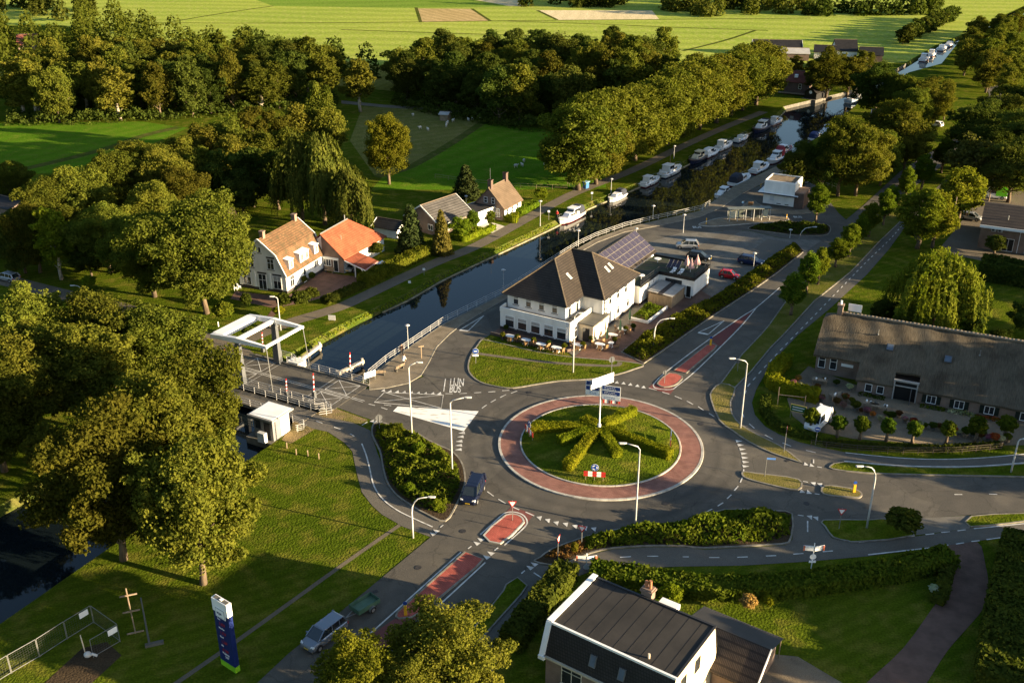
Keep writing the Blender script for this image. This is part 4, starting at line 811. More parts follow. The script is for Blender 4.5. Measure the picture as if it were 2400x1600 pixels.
# far woods on the horizon side of the pastures read as one mass each
def far_mass(name, poly, n, hr, label, lm=None, leaf=1.7, per=70):
    P = [(p.x,p.y) for p in ats(poly)]; xs = [p[0] for p in P]; ys = [p[1] for p in P]; C = []; RD = []
    while len(C) < n:
        q = (random.uniform(min(xs),max(xs)), random.uniform(min(ys),max(ys)))
        if inside(q, P):
            h = random.uniform(*hr); r = random.uniform(3.2,4.8); z = 1.5
            while z < h-1.5: C.append((q[0]+random.uniform(-0.6,0.6), q[1]+random.uniform(-0.6,0.6), z)); RD.append((r*(1-0.55*(z/h)**2),)*2+(2.6,)); z += 2.4
    V = clump_leaves(C, RD, len(C)*per, leaf, 0.1)
    tag(mobj(name, quad_mesh(name, V), lm or LEAF_D), label, 'wood', kind='stuff')
far_mass('wood_mass', [(-60,172),(150,165),(300,172),(560,182),(620,175),(560,140),(390,102),(270,68),(120,66),(-60,66)], 150, (8,14.5), 'mixed wood at the upper left running into one mass', LEAF, 1.15, 110)
far_mass('tree_belt', [(560,168),(900,188),(1060,196),(1060,172),(800,160),(560,135)], 95, (8,12), 'dark tree belt along the bright pasture', LEAF_D, 1.15, 110)
far_mass('far_wood', [(1222,17),(1492,19),(1490,-5),(1225,-5)], 70, (9,12), 'dark strip of far conifers beyond the pale field')
far_mass('far_wood', [(1530,48),(1700,43),(1760,42),(1900,38),(1900,10),(1700,5),(1560,15)], 110, (8,13), 'far wood beyond the pasture at the upper right')
far_mass('far_wood', [(1900,38),(2120,36),(2118,28),(1900,28)], 34, (6,8), 'far row of dark trees beyond the pasture')
far_mass('far_wood', [(2130,38),(2205,38),(2200,22),(2135,22)], 16, (8,15), 'far clump of dark trees before the canal bend')
far_mass('far_wood', [(1500,-25),(2300,-25),(2400,-60),(1500,-70)], 110, (9,14), 'tree line on the upper edge at the right')
far_mass('far_wood', [(-60,60),(120,52),(230,40),(180,15),(-60,15)], 60, (9,12), 'far wood in the upper left corner')

# hedges: clipped boxes of leaves
def hedge(name, pts, w_, h, m, label, group=None, px=True, closed=False, leaf=0.34, dens=38, cat='hedge', z0=0.0, core=True):
    P = ats(pts) if px else [Vector((p[0],p[1],0)) for p in pts]
    Q = [(p.x,p.y) for p in P]; o0 = Q[0]
    Q = resample([(p[0]-o0[0],p[1]-o0[1]) for p in Q], 0.5, closed) if len(Q) > 1 else Q
    Q = [(p[0],p[1]) for p in Q]
    pos = []; nr = []
    for a, b_ in zip(Q, Q[1:] + ([Q[0]] if closed else [])):
        d = np.array([b_[0]-a[0], b_[1]-a[1]]); L = np.linalg.norm(d)
        if L < 1e-6: continue
        d /= L; nn = np.array([-d[1], d[0]]); k = int(dens*L*(w_+2*h)); u = rng.random(k)*L; s_ = rng.random(k)*(w_+2*h)
        for U, S in zip(u, s_):
            if S < h: off, z, nv = -w_/2, S, (-nn[0],-nn[1],0.25)
            elif S < h+w_: off, z, nv = S-h-w_/2, h, (0,0,1)
            else: off, z, nv = w_/2, S-h-w_, (nn[0],nn[1],0.25)
            pos.append((a[0]+d[0]*U+nn[0]*off, a[1]+d[1]*U+nn[1]*off, z)); nr.append(nv)
    for (c, sgn) in ((Q[0],-1),(Q[-1],1)):
        if closed: break
        q1 = Q[1] if sgn < 0 else Q[-2]; d = np.array([c[0]-q1[0], c[1]-q1[1]]); d /= np.linalg.norm(d)+1e-9; nn = np.array([-d[1],d[0]])
        for _ in range(int(dens*w_*h)):
            off = random.uniform(-w_/2,w_/2); pos.append((c[0]+nn[0]*off, c[1]+nn[1]*off, random.uniform(0,h))); nr.append((d[0],d[1],0.25))
    pos = np.array(pos); nr = np.array(nr, dtype=float); pos += rng.normal(size=pos.shape)*0.07; pos[:,2] *= 1 + 0.05*np.sin(pos[:,0]*1.7+pos[:,1]*1.3)
    V = quads('', pos, nr + rng.normal(size=nr.shape)*0.55, rng.uniform(0.7,1.3,len(pos))*leaf)
    ex = MB(); ex.kerb(Q, w_*0.86, 0.0, h*0.94, closed)
    o = mobj(name, quad_mesh(name, V, ex), m); o.location = (o0[0], o0[1], z0); return tag(o, label, cat, group)
def shrubs(name, poly, h, m, label, dens=26, leaf=0.42, kind='stuff', cat='shrubs', px=True, z0=0.13, lump=1.0, inset=0.25):
    """ground-covering shrubs: a lumpy leafy mass over an outline"""
    P = [(p.x,p.y) for p in ats(poly)] if px else poly
    xs = [p[0] for p in P]; ys = [p[1] for p in P]; A = (max(xs)-min(xs))*(max(ys)-min(ys)); n = int(A*dens)
    q = np.stack([rng.uniform(min(xs),max(xs),n), rng.uniform(min(ys),max(ys),n)], 1)
    q = q[np.array([inside(p, P) for p in q])]
    E = np.array(P + [P[0]]); d = np.full(len(q), 99.0)
    for a, b_ in zip(E, E[1:]):
        ab = b_-a; t = np.clip(((q-a)@ab)/(ab@ab+1e-9), 0, 1); d = np.minimum(d, np.linalg.norm(q-(a+t[:,None]*ab), axis=1))
    e = np.clip((d-inset*0.4)/0.9, 0.0, 1)**0.6
    lf = 0.62 + 0.20*np.sin(q[:,0]*1.35*lump+2*np.sin(q[:,1]*0.9*lump)) + 0.18*np.sin(q[:,1]*1.9*lump+1.3*np.sin(q[:,0]*1.1))
    z = z0 + h*e*lf*rng.uniform(0.55,1.08,len(q)); p = np.concatenate([q, z[:,None]], 1)
    nr = rng.normal(size=p.shape)*0.7; nr[:,2] += 0.7
    V = quads('', p, nr, rng.uniform(0.7,1.35,len(p))*leaf)
    return tag(mobj(name, quad_mesh(name, V), m), label, cat, kind=kind)
cz = 0.55
star = [(-162,-3,'long hedge arm of the roundabout star pointing left'),(-96,33,'short hedge arm of the star pointing lower left'),(-80,96,'thick hedge arm of the star pointing at the blue roundabout sign'),(42,65,'short hedge arm of the star pointing lower right'),(166,61,'long hedge arm of the star pointing right towards the east road'),(83,-44,'bright hedge arm of the star pointing at the upper right'),(-42,-21,'short hedge arm of the star pointing upper left'),(62,-8,'low hedge arm of the star pointing right')]
for dx, dy, l in star:
    p0 = at(1405 + dx*0.1, 1012 + dy*0.1, 0.4); p1 = at(1405 + dx, 1012 + dy, 0.4)
    low = l.startswith('low')
    hedge('star_hedge', [(p0.x,p0.y),(p1.x,p1.y)], 1.15, 0.45 if low else 1.2, LEAF_H, l, 'star shaped hedges on the roundabout', px=False, leaf=0.15, dens=210, z0=0.3)
shrubs('shrub_planting', [(1050,1066),(1070,1090),(1078,1122),(1076,1140),(1060,1178),(1038,1205),(1002,1196),(966,1178),(936,1155),(916,1130),(906,1105),(901,1082),(895,1052),(880,1022),(882,1000),(895,996),(919,1001),(957,1014),(976,1019),(1004,1037),(1030,1050)], 1.15, LEAF_S, 'loose green shrubs in the bed left of the roundabout', 42, 0.42)
for x, y, t_, w_, l in [(985,1068,1035,36,'bright green bush in the bed left of the roundabout'),(930,1020,990,44,'dense bush at the top of the bed left of the roundabout'),(962,1160,1130,34,'pale bush at the bottom of the bed left of the roundabout'),(1025,1195,1170,34,'yellowish bush at the lower tip of the bed')]:
    tb('bright', x, y, t_, w_, l, 'bushes in the bed left of the roundabout', bush=True, cat='shrub', name='bush', lm=LEAF_S if 'dense' in l else None)
shrubs('shrub_planting', [(1370,1262),(1454,1243),(1600,1226),(1698,1199),(1809,1201),(1852,1209),(1850,1255),(1800,1270),(1650,1281),(1523,1277),(1437,1282),(1370,1290)], 1.5, LEAF_S, 'tall loose shrubs in the bed south of the roundabout', 42, 0.45, lump=0.7)
shrubs('shrub_planting', [(1275,1308),(1300,1288),(1372,1262),(1380,1288),(1325,1312)], 0.7, LEAF_R, 'russet low shrubs at the tip of the southern bed', 46, 0.34)
shrubs('hedge_planting', [(1459,826),(1500,792),(1576,744),(1665,704),(1723,664),(1794,613),(1860,570),(1878,590),(1863,603),(1820,637),(1760,680),(1666,740),(1556,817),(1510,847)], 1.35, LEAF_S, 'long leafy hedge between car park and north east road', 40, 0.42, cat='hedge')
shrubs('shrub_planting', [(1756,537),(1777,529),(1841,524),(1905,526),(1940,532),(1942,543),(1928,550),(1867,550),(1803,543)], 1.0, LEAF_HD, 'dark low shrubs in the oval bed by the bus stop', 34, 0.42)
hedge('clipped_hedge', [(850,672),(930,632),(1036,580)], 2.2, 1.9, LEAF_S, 'long clipped hedge between towpath and garden', leaf=0.36)
hedge('clipped_hedge', [(1062,556),(1090,566),(1126,548)], 1.2, 1.1, LEAF_H, 'clipped hedge round the bungalow garden')
hedge('clipped_hedge', [(1090,536),(1132,549),(1160,536)], 1.2, 1.0, LEAF_H, 'clipped hedge left of the pale drive')
hedge('clipped_hedge', [(1152,505),(1206,523),(1208,508)], 1.2, 1.1, LEAF_H, 'clipped hedge right of the pale drive')
hedge('clipped_hedge', [(1215,504),(1258,482)], 1.6, 1.1, LEAF_G, 'bright clipped hedge in front of the brown house')
hedge('clipped_hedge', [(1842,852),(1815,880),(1806,905),(1840,922),(1920,942)], 1.7, 1.6, LEAF_H, 'thick clipped hedge round the farm corner')
hedge('low_hedge', [(1795,935),(1790,965),(1815,1000),(1870,1022),(1920,1030)], 1.2, 0.7, LEAF_HD, 'low dark hedge along the bend of the cycle path')
hedge('low_hedge', [(1930,1040),(2050,1050),(2200,1055),(2350,1046)], 1.0, 0.5, LEAF_HD, 'low hedge along the farm fence')
hedge('garden_hedge', [(1385,1352),(1500,1368),(1640,1392),(1760,1390),(1900,1378),(2080,1352),(2225,1318)], 2.4, 1.4, LEAF_S, 'thick leafy hedge across the southern garden', leaf=0.42)
hedge('garden_hedge', [(2222,1324),(2205,1400),(2195,1418)], 1.2, 1.0, LEAF_HD, 'short hedge beside the brick drive')
hedge('house_hedge', [(1330,1350),(1290,1400),(1235,1470),(1195,1525)], 2.2, 1.8, LEAF_HD, 'dark hedge between cycle path and black roofed house', leaf=0.42)
hedge('tall_hedge', [(2395,1290),(2370,1400),(2350,1520),(2340,1640)], 4.0, 2.4, LEAF_HD, 'tall hedge at the right edge beside the brick drive', leaf=0.45)
hedge('tall_hedge', [(2295,645),(2420,665)], 6.0, 3.0, LEAF_D, 'tall dark hedge beyond the willow', leaf=0.5, dens=24)
hedge('clipped_hedge', [(760,712),(812,690),(850,672)], 1.6, 1.0, LEAF_HD, 'low hedge between forecourt and towpath')
for bx, by, ty, wp, l in [(527,762,712,48,'loose round bush on the lawn before the huge oak'),(580,728,690,26,'clipped egg shaped bush on the lawn'),(666,732,690,34,'clipped column bush beside the garden path'),(707,728,685,44,'clipped ball bush nearest the forecourt'),(730,712,678,36,'clipped ball bush behind its twin'),(655,745,722,28,'small bright bush beside the garden path'),(714,668,650,14,'small clipped ball beside the white wall, left one'),(732,660,641,16,'small clipped ball beside the white wall, right one'),(780,712,695,34,'low round shrub by the towpath'),(884,605,572,34,'round tree like bush at the white barn wall'),(583,792,768,26,'flowering pale bush by the bridge'),(212,680,650,34,'yellowish bush by the village road')]:
    tb('ball', bx, by, ty-4, wp*1.08, l, None, bush=True, cat='bush', name='clipped_bush', lm=LEAF_S if 'loose' in l else (LEAF_H if 'bright' in l or 'yellow' in l else LEAF_HD))
tb('ball', 2110, 1255, 1195, 86, 'spreading dark shrub on the verge beside the curved lamp', bush=True, cat='shrub', name='shrub', lm=LEAF_HD)
for (bx, by, ty, wp, lm_, l) in [(1752,1438,1392,40,STRAW,'golden ornamental grass on the southern lawn'),(1570,1418,1375,60,LEAF_H,'pale grassy shrub behind the black roof'),(1800,1425,1396,28,LEAF_H,'small light green shrub on the southern lawn'),(2186,1395,1370,26,leaf_mat('white_flowers',(0.5,0.5,0.42),(0.3,0.34,0.2),0.2),'white flowering shrub in the corner of the southern hedge'),(1346,1302,1270,20,LEAF_Y,'yellow bush at the corner of the cycle path')]:
    tb('ball', bx, by, ty, wp, l, None, bush=True, cat='shrub', name='shrub', lm=lm_)
bk = [(p.x,p.y) for p in smooth(LEFT[:8], 4)]
shrubs('bank_reeds', offset(bk, 0.5, False) + offset(bk, -1.1, False)[::-1], 0.55, LEAF_G, 'ragged reeds and weeds along the near canal bank', 16, 0.34, px=False, z0=-0.35, lump=0.8, cat='reeds')
bk = [(p.x,p.y) for p in smooth(LEFT[8:13], 4)]
shrubs('bank_reeds', offset(bk, 0.5, False) + offset(bk, -1.1, False)[::-1], 0.55, LEAF_S, 'weeds along the bank behind the moored boats', 12, 0.38, px=False, z0=-0.35, lump=0.8, cat='reeds')
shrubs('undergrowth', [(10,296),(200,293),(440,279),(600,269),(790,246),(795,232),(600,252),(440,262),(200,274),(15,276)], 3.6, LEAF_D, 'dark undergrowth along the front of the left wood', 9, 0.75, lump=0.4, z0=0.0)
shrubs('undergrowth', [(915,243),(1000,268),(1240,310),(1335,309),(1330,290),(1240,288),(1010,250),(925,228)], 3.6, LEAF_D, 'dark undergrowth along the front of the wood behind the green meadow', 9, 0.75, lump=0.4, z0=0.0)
# ------------------------------------------------------------ buildings
BRICK = tile_mat('brown_brick', (0.20,0.135,0.10), (0.24,0.165,0.125), (0.22,0.19,0.16), 0.22, 0.075, bmp=0.2)
BRICK_D = tile_mat('dark_brick', (0.11,0.07,0.055), (0.14,0.09,0.07), (0.12,0.10,0.085), 0.22, 0.075, bmp=0.2)
BRICK_P = tile_mat('pale_brick', (0.34,0.26,0.20), (0.40,0.31,0.24), (0.38,0.33,0.28), 0.22, 0.075, bmp=0.2)
TILE_DK = tile_mat('dark_roof_tiles', (0.042,0.032,0.024), (0.055,0.042,0.031), (0.018,0.014,0.011), 0.24, 0.25, bmp=0.9, msize=0.16, off=0.0, rough=0.7)
TILE_BK = tile_mat('black_roof_tiles', (0.022,0.020,0.019), (0.030,0.027,0.025), (0.010,0.009,0.009), 0.26, 0.25, bmp=0.9, msize=0.16, off=0.0, rough=0.6)
TILE_OLD = tile_mat('weathered_orange_tiles', (0.165,0.088,0.042), (0.205,0.115,0.055), (0.075,0.042,0.022), 0.24, 0.26, bmp=0.9, msize=0.15, off=0.0, moss=(0.075,0.052,0.025))
TILE_OR = tile_mat('orange_tiles', (0.30,0.078,0.036), (0.35,0.098,0.045), (0.17,0.045,0.02), 0.24, 0.26, bmp=0.8, msize=0.12, off=0.0)
TILE_GR = tile_mat('grey_tiles', (0.085,0.078,0.072), (0.10,0.092,0.085), (0.035,0.032,0.03), 0.9, 0.32, bmp=0.9, msize=0.16, off=0.0)
TILE_BR = tile_mat('brown_tiles', (0.135,0.095,0.062), (0.16,0.115,0.076), (0.075,0.05,0.033), 0.24, 0.26, bmp=0.8, msize=0.14, off=0.0)
TILE_RD = tile_mat('red_tiles', (0.16,0.05,0.035), (0.20,0.065,0.045), (0.09,0.03,0.02), 0.26, 0.3, bmp=0.7, off=0.0)
FELT = mat('roofing_felt', (0.020,0.018,0.016), (0.034,0.030,0.026), 0.35, 0.85, bmp=0.2)
DECKG = mat('grey_roof_deck', (0.13,0.12,0.10), (0.09,0.085,0.07), 0.8, 0.9)
CORR = mat('corrugated_sheet', (0.40,0.38,0.34), (0.33,0.31,0.28), 0.8, 0.6)
CREAM = mat('cream_render', (0.66,0.55,0.40), (0.55,0.45,0.32), 0.9, 0.85)
SOLAR = mat('solar_cell', (0.035,0.030,0.045), (0.045,0.038,0.055), 3, 0.25, 0.0, 0.4)
SOLARF = mat('panel_frame', (0.40,0.35,0.27), None, 1, 0.4, 0.3)
m, nt, b = new_mat('thatch'); MATS['thatch'] = m; b.inputs['Roughness'].default_value = 0.95; b.inputs['Specular IOR Level'].default_value = 0.1
v_ = coords(nt, 'object', (5.0,0.45,0.45)); c_ = ramp_mix(nt, noise(nt, v_, 2.2, 6, 0.3, 0.7), (0.078,0.063,0.043), (0.135,0.110,0.076))
c_ = mixc(nt, noise(nt, coords(nt,'object'), 0.35, 5, 0.42, 0.68), c_, mixc(nt, 1.0, c_, (0.58,0.56,0.55), 'MULTIPLY'))
nt.links.new(c_, b.inputs['Base Color']); bump(nt, b, noise(nt, v_, 4.0, 5, 0.2, 0.8), 0.6, 0.08); THATCH = m

def face_slab(mb, pts, t=0.14):
    """roof plane with thickness t"""
    n = len(pts); top = [tuple(p) for p in pts]; bot = [(p[0],p[1],p[2]-t) for p in pts]
    fs = [tuple(range(n)), tuple(n+i for i in reversed(range(n)))] + [(i, n+i, n+(i+1)%n, (i+1)%n) for i in range(n)]
    return mb.add(top+bot, fs)
def win(parent, o, ang, x, z, w_, h, cols=1, rows=1, fm=WHITE, sill=True, name='window', glass=GLASS, bars=0.07, cur=False, lintel=None, rowsplit=None):
    """window on a wall: o = wall corner (x,y), ang = direction of the wall (outside on its right), x = centre along it"""
    u = Vector((math.cos(ang), math.sin(ang), 0)); n = Vector((u.y, -u.x, 0)); O = Vector((o[0],o[1],0))
    def bx(mb, a, b_, z0, z1, d0, d1):
        P = [O+u*a+n*d0, O+u*b_+n*d0, O+u*b_+n*d1, O+u*a+n*d1]
        mb.add([(p.x,p.y,z0) for p in P]+[(p.x,p.y,z1) for p in P], [(0,1,2,3),(7,6,5,4),(0,4,5,1),(1,5,6,2),(2,6,7,3),(3,7,4,0)])
    mb = MB(); f = bars; x0, x1 = x-w_/2, x+w_/2
    bx(mb, x0, x0+f, z, z+h, -0.02, 0.07); bx(mb, x1-f, x1, z, z+h, -0.02, 0.07); bx(mb, x0+f, x1-f, z, z+f, -0.02, 0.07); bx(mb, x0+f, x1-f, z+h-f, z+h, -0.02, 0.07)
    for i in range(1, cols): q = x0+w_*i/cols; bx(mb, q-f*0.4, q+f*0.4, z+f, z+h-f, -0.02, 0.06)
    zs = [z+h*i/rows for i in range(1, rows)] if rowsplit is None else [z+h*rowsplit]
    for q in zs: bx(mb, x0+f, x1-f, q-f*0.4, q+f*0.4, -0.02, 0.055)
    wo = mb.build(name, fm, parent, fix=True)
    g_ = MB(); bx(g_, x0+f*0.5, x1-f*0.5, z+f*0.5, z+h-f*0.5, -0.02, 0.022); g_.build('pane', glass, wo, fix=True)
    if cur:
        c = MB(); bx(c, x0+f, x1-f, z+h*0.62, z+h-f, 0.024, 0.03); c.build('curtain', CURTAIN, wo, fix=True)
    if sill: s_ = MB(); bx(s_, x0-0.08, x1+0.08, z-0.1, z-0.005, -0.02, 0.12); s_.build('sill', PLINTH if fm == WHITE else fm, wo, fix=True)
    if lintel: s_ = MB(); bx(s_, x0-0.12, x1+0.12, z+h+0.005, z+h+0.3, -0.02, 0.03); s_.build('lintel', lintel, wo, fix=True)
    return wo
def wall_box(parent, name, m, x0, y0, z0, x1, y1, z1): mb = MB(); mb.box(x0,y0,z0,x1,y1,z1); return mb.build(name, m, parent)

# --- hotel on the corner
H = thing('hotel', (-1.54,142.9,0), R(-31), 'white hotel with dark hipped roof on the corner by the canal', 'hotel')
mb = MB(); mb.prism([(0,1.7),(10,1.7),(10,7),(13.5,7),(13.5,18.4),(0,18.4)], 0, 5.62); mb.build('wall', WHITE_WALL, H)
mb = MB(); mb.prism([(-0.3,0),(11.7,0),(11.7,7.2),(10.01,7.2),(10.01,1.69),(-0.3,1.69)], 0.55, 3.05); mb.build('ground_floor_wall', WHITE_WALL, H)
mb = MB(); mb.prism([(-0.34,-0.04),(11.74,-0.04),(11.74,7.2),(10.02,7.2),(10.02,1.68),(-0.34,1.68)], 0, 0.55); mb.box(13.45,8,0,13.54,18.4,0.55); mb.build('plinth', PLINTH, H)
mb = MB(); mb.kerb([(-0.3,1.69),(-0.3,0.0),(11.7,0.0),(11.7,7.2)], 0.2, 3.05, 3.75); mb.build('parapet', WHITE_WALL, H)
mb = MB(); mb.prism([(-0.2,0.1),(11.6,0.1),(11.6,7.1),(10.02,7.1),(10.02,1.68),(-0.2,1.68)], 3.06, 3.14); mb.build('balcony_deck', DECKG, H)
mb = MB(); e = 5.6; L_, F_, V_, W_, R_, B_ = (-0.55,0.95,e),(10.6,0.95,e),(10.6,6.3,e),(14.1,6.3,e),(14.1,19.0,e),(-0.55,19.0,e); P1, P2, P3 = (5.02,7.2,10.1),(5.02,12.65,10.1),(8.6,12.65,10.1)
for f in ((L_,F_,P1),(F_,V_,P2,P1),(V_,W_,P3,P2),(W_,R_,P3),(R_,B_,P2,P3),(B_,L_,P1,P2)): mb.poly(f)
mb.poly([B_,R_,W_,V_,F_,L_]); rf = mb.build('roof', TILE_DK, H, fix=True)
rb = MB()
for a, b_ in ((L_,P1),(F_,P1),(P1,P2),(W_,P3),(P2,P3),(R_,P3)): rb.tube([Vector(a)+Vector((0,0,0.02)), Vector(b_)+Vector((0,0,0.05))], 0.12, 6)
rb.build('ridge_tiles', mat('ridge_tile', (0.13,0.10,0.065), (0.08,0.06,0.04), 3, 0.9), rf)
gt = MB(); gt.kerb([L_[:2],F_[:2],V_[:2],W_[:2],R_[:2]], 0.16, e-0.14, e+0.03); gt.build('gutter', DARK, rf)
for (x, y, sx_, ang, z) in ((8.2,5.9,0.62,0.0,7.35),(11.4,13.2,0.6,0.0,8.45),(10.9,14.6,0.6,0.0,8.55)):
    pass
def skylight(parent, c, nrm, w_, h, m=GLASS, fm=WHITE):
    n = Vector(nrm).normalized(); q = n.to_track_quat('Z','Y').to_matrix(); c = Vector(c)
    up = (Vector((0,0,1)) - n*n.z).normalized(); sd = up.cross(n)
    def sl(hw, hh, t0, t1):
        P = [c+sd*a+up*b_ for a, b_ in ((-hw,-hh),(hw,-hh),(hw,hh),(-hw,hh))]
        return [p+n*t0 for p in P]+[p+n*t1 for p in P]
    F = [(3,2,1,0),(4,5,6,7),(0,1,5,4),(1,2,6,5),(2,3,7,6),(3,0,4,7)]
    mb = MB(); mb.add(sl(w_/2,h/2,-0.1,0.09), F); o = mb.build('skylight', fm, parent); g_ = MB(); g_.add(sl(w_/2-0.09,h/2-0.09,0,0.11), F); g_.build('pane', m, o); return o
nx = (4.5, 0, 5.58); k1 = Vector((4.5,0,5.58)).normalized()
skylight(rf, (7.7,6.9,e+(10.6-7.7)*4.5/5.58), (4.5,0,5.58), 0.55, 1.1, SOLARF)
skylight(rf, (11.3,12.6,e+(14.1-11.3)*4.5/5.5), (4.5,0,5.5), 0.55, 1.1, SOLARF); skylight(rf, (11.2,14.0,e+(14.1-11.2)*4.5/5.5), (4.5,0,5.5), 0.55, 1.1, SOLARF)
for x in (1.4,3.6,5.9,8.15,10.3): win(H, (0,0), 0, x, 0.72, 1.6, 1.85, 1, 2, cur=True, rowsplit=0.66)
for x in (1.5,3.7,5.95,8.2): win(H, (0,1.7), 0, x, 3.85, 0.95, 1.35, 1, 2, cur=True, rowsplit=0.7)
for y in (2.9,5.4): win(H, (10,1.7), R(90), y-1.7, 3.2, 0.95, 2.0, 1, 2, name='balcony_door', sill=False, rowsplit=0.75)
for y, z in ((9.5,3.7),(12.2,3.7),(15,3.7),(12.5,1.0),(16,1.0)): win(H, (13.5,7), R(90), y-7, z, 1.0, 1.3, 1, 2, rowsplit=0.7)
for y in (1.6,4.0): win(H, (11.7,0), R(90), y, 0.75, 1.3, 1.8, 1, 2, rowsplit=0.66)
mb = MB(); mb.box(11.71,2.6,0,14.2,7.6,2.75); pw = mb.build('porch', CREAM, H); mb = MB(); mb.box(11.72,2.4,2.75,14.4,7.8,2.95); mb.build('porch_roof', DECKG, pw); mb = MB(); mb.box(12.5,2.56,0,13.6,2.62,2.2); mb.build('door', GLASS, pw)
mb = MB()
for k in range(5): mb.box(13.75,6.95,0.55+k*1.05-0.06,13.82,7.9,0.55+k*1.05+0.06)
mb.box(13.73,6.9,0.4,13.84,7.0,5.4); mb.box(13.73,7.86,0.4,13.84,7.96,5.4); mb.build('sign_ladder', DARK, H)
def wall_text(txt, parent, o, ang, x, z, h, m, name='lettering', vert=False, d=0.05, xs=1.0):
    cu = bpy.data.curves.new(name, 'FONT'); cu.body = txt; cu.size = h/0.72; cu.extrude = 0.012
    t = bpy.data.objects.new('t', cu); link(t); dg = bpy.context.evaluated_depsgraph_get(); me = bpy.data.meshes.new_from_object(t.evaluated_get(dg)); bpy.data.objects.remove(t)
    ob = mobj(name, me, m, parent); u = (math.cos(ang), math.sin(ang)); n = (u[1],-u[0])
    ob.location = (o[0]+u[0]*x+n[0]*d, o[1]+u[1]*x+n[1]*d, z); ob.rotation_euler = (R(90), 0, ang); ob.scale = (xs,1,1); return ob
for k, ch in enumerate('HOTEL'): wall_text(ch, H, (0,0), 0, 11.12, 3.25-k*0.52, 0.4, mat('hotel_letters', (0.45,0.47,0.52), None, 1, 0.5), d=0.13)
wall_text('HOTEL', H, (13.5,7), R(90), 3.6, 3.25, 0.36, MATS['hotel_letters'])
# solar-roofed annexe, link and flat-roofed kitchen
A = thing('hotel_annexe', (-1.54,142.9,0), R(-31), 'white annexe behind the hotel with rows of solar panels on its pitched roof', 'annexe')
mb = MB(); mb.add([(1.8,19.05,0),(9.8,19.05,0),(9.8,34.2,0),(1.8,34.2,0),(1.8,19.05,3.9),(9.8,19.05,3.9),(9.8,34.2,3.9),(1.8,34.2,3.9),(5.8,19.05,6.7),(5.8,34.2,6.7)], [(0,1,5,8,4),(2,3,7,9,6),(1,2,6,5),(3,0,4,7)]); mb.build('wall', WHITE_WALL, A, fix=True)
mb = MB(); face_slab(mb, [(5.8,19.0,6.95),(10.2,19.0,3.87),(10.2,34.6,3.87),(5.8,34.6,6.95)]); face_slab(mb, [(5.8,34.6,6.952),(1.4,34.6,3.872),(1.4,19.0,3.872),(5.8,19.0,6.952)]); ar = mb.build('roof', TILE_DK, A, fix=True)
sl = Vector((4.4,0,-3.08)); sl_n = Vector((3.08,0,4.4)).normalized(); pm = MB(); fmb = MB()
us, ls = 1.45, 1.18; sd = sl.normalized()
def panel_mesh(w_, h):
    a = MB(); a.box(-w_/2,-h/2,0.0,w_/2,h/2,0.05); fr = a.mesh('panel'); c = MB(); c.box(-w_/2+0.03,-h/2+0.03,0.01,w_/2-0.03,h/2-0.03,0.06)
    return fr, c.mesh('cells')
pf, pc = panel_mesh(1.43, 1.17)
q = Matrix((Vector((0,1,0)), -sd, sl_n)).transposed().to_quaternion()
for r_ in range(4):
    for c in range(10):
        p = Vector((5.8,20.6+c*1.46,6.95)) + sd*(0.75+r_*1.2) + sl_n*0.06
        o = mobj('solar_panel', pf, SOLARF, A); o.location = p; o.rotation_mode = 'QUATERNION'; o.rotation_quaternion = q
        mobj('cells', pc, SOLAR, o)
K = thing('hotel_kitchen_wing', (-1.54,142.9,0), R(-31), 'flat roofed white wing behind the hotel with black parapet and roof terrace', 'building')
mb = MB(); mb.prism([(10.21,19.05),(14.2,19.05),(14.2,26.4),(20.4,26.4),(20.4,33.4),(10.21,33.4)], 0.5, 3.4); mb.build('wall', WHITE_WALL, K)
mb = MB(); mb.prism([(10.22,19.06),(14.18,19.06),(14.18,26.42),(20.38,26.42),(20.38,33.38),(10.22,33.38)], 0, 0.5); mb.build('plinth', BRICK_D, K)
mb = MB(); mb.kerb([(14.25,19.1),(14.25,26.35),(20.45,26.35),(20.45,33.45),(10.3,33.45)], 0.12, 3.15, 3.75); mb.build('parapet', BLACK, K)
mb = MB(); mb.prism([(10.22,19.06),(14.18,19.06),(14.18,26.42),(20.38,26.42),(20.38,33.38),(10.22,33.38)], 3.4, 3.46); mb.build('terrace_deck', mat('artificial_turf', (0.03,0.045,0.02), (0.04,0.04,0.03), 0.6, 0.9), K)
rl = MB()
for (a, b_) in (((14.25,19.1),(14.25,26.35)),((14.25,26.35),(20.45,26.35)),((20.45,26.35),(20.45,33.45))):
    for z in (4.1,4.5): rl.bar((*a,z),(*b_,z),0.05)
    n = int(math.dist(a,b_)/1.1)
    for i in range(n+1): t = i/n; rl.bar((a[0]+(b_[0]-a[0])*t, a[1]+(b_[1]-a[1])*t, 3.7),(a[0]+(b_[0]-a[0])*t, a[1]+(b_[1]-a[1])*t, 4.5),0.05)
rl.build('railing', DARK, K)
win(K, (14.2,26.4), 0, 2.7, 1.9, 2.9, 0.9, 4, 1, fm=DARK, sill=False); win(K, (14.2,26.4), 0, 5.4, 0.1, 0.9, 2.1, 1, 1, name='door', sill=False, glass=BLACK)
for y in (20.4,22.6,24.4): win(K, (14.2,19.05), R(90), y-19.05, 2.2, 0.5, 0.8, 1, 1, sill=False)
S = thing('bin_shed', (-1.54,142.9,0), R(-31), 'low brown shed with pale corrugated roof against the hotel wing', 'shed')
mb = MB(); mb.box(14.9,20.9,0,19.0,26.2,1.9); mb.build('wall', WOOD, S)
mb = MB()
for k in range(20):
    x = 14.8+k*0.215; z = 2.28-k*0.012
    if 8 <= k <= 11: continue
    mb.box(x,20.7,z,x+0.19,26.3,z+0.05)
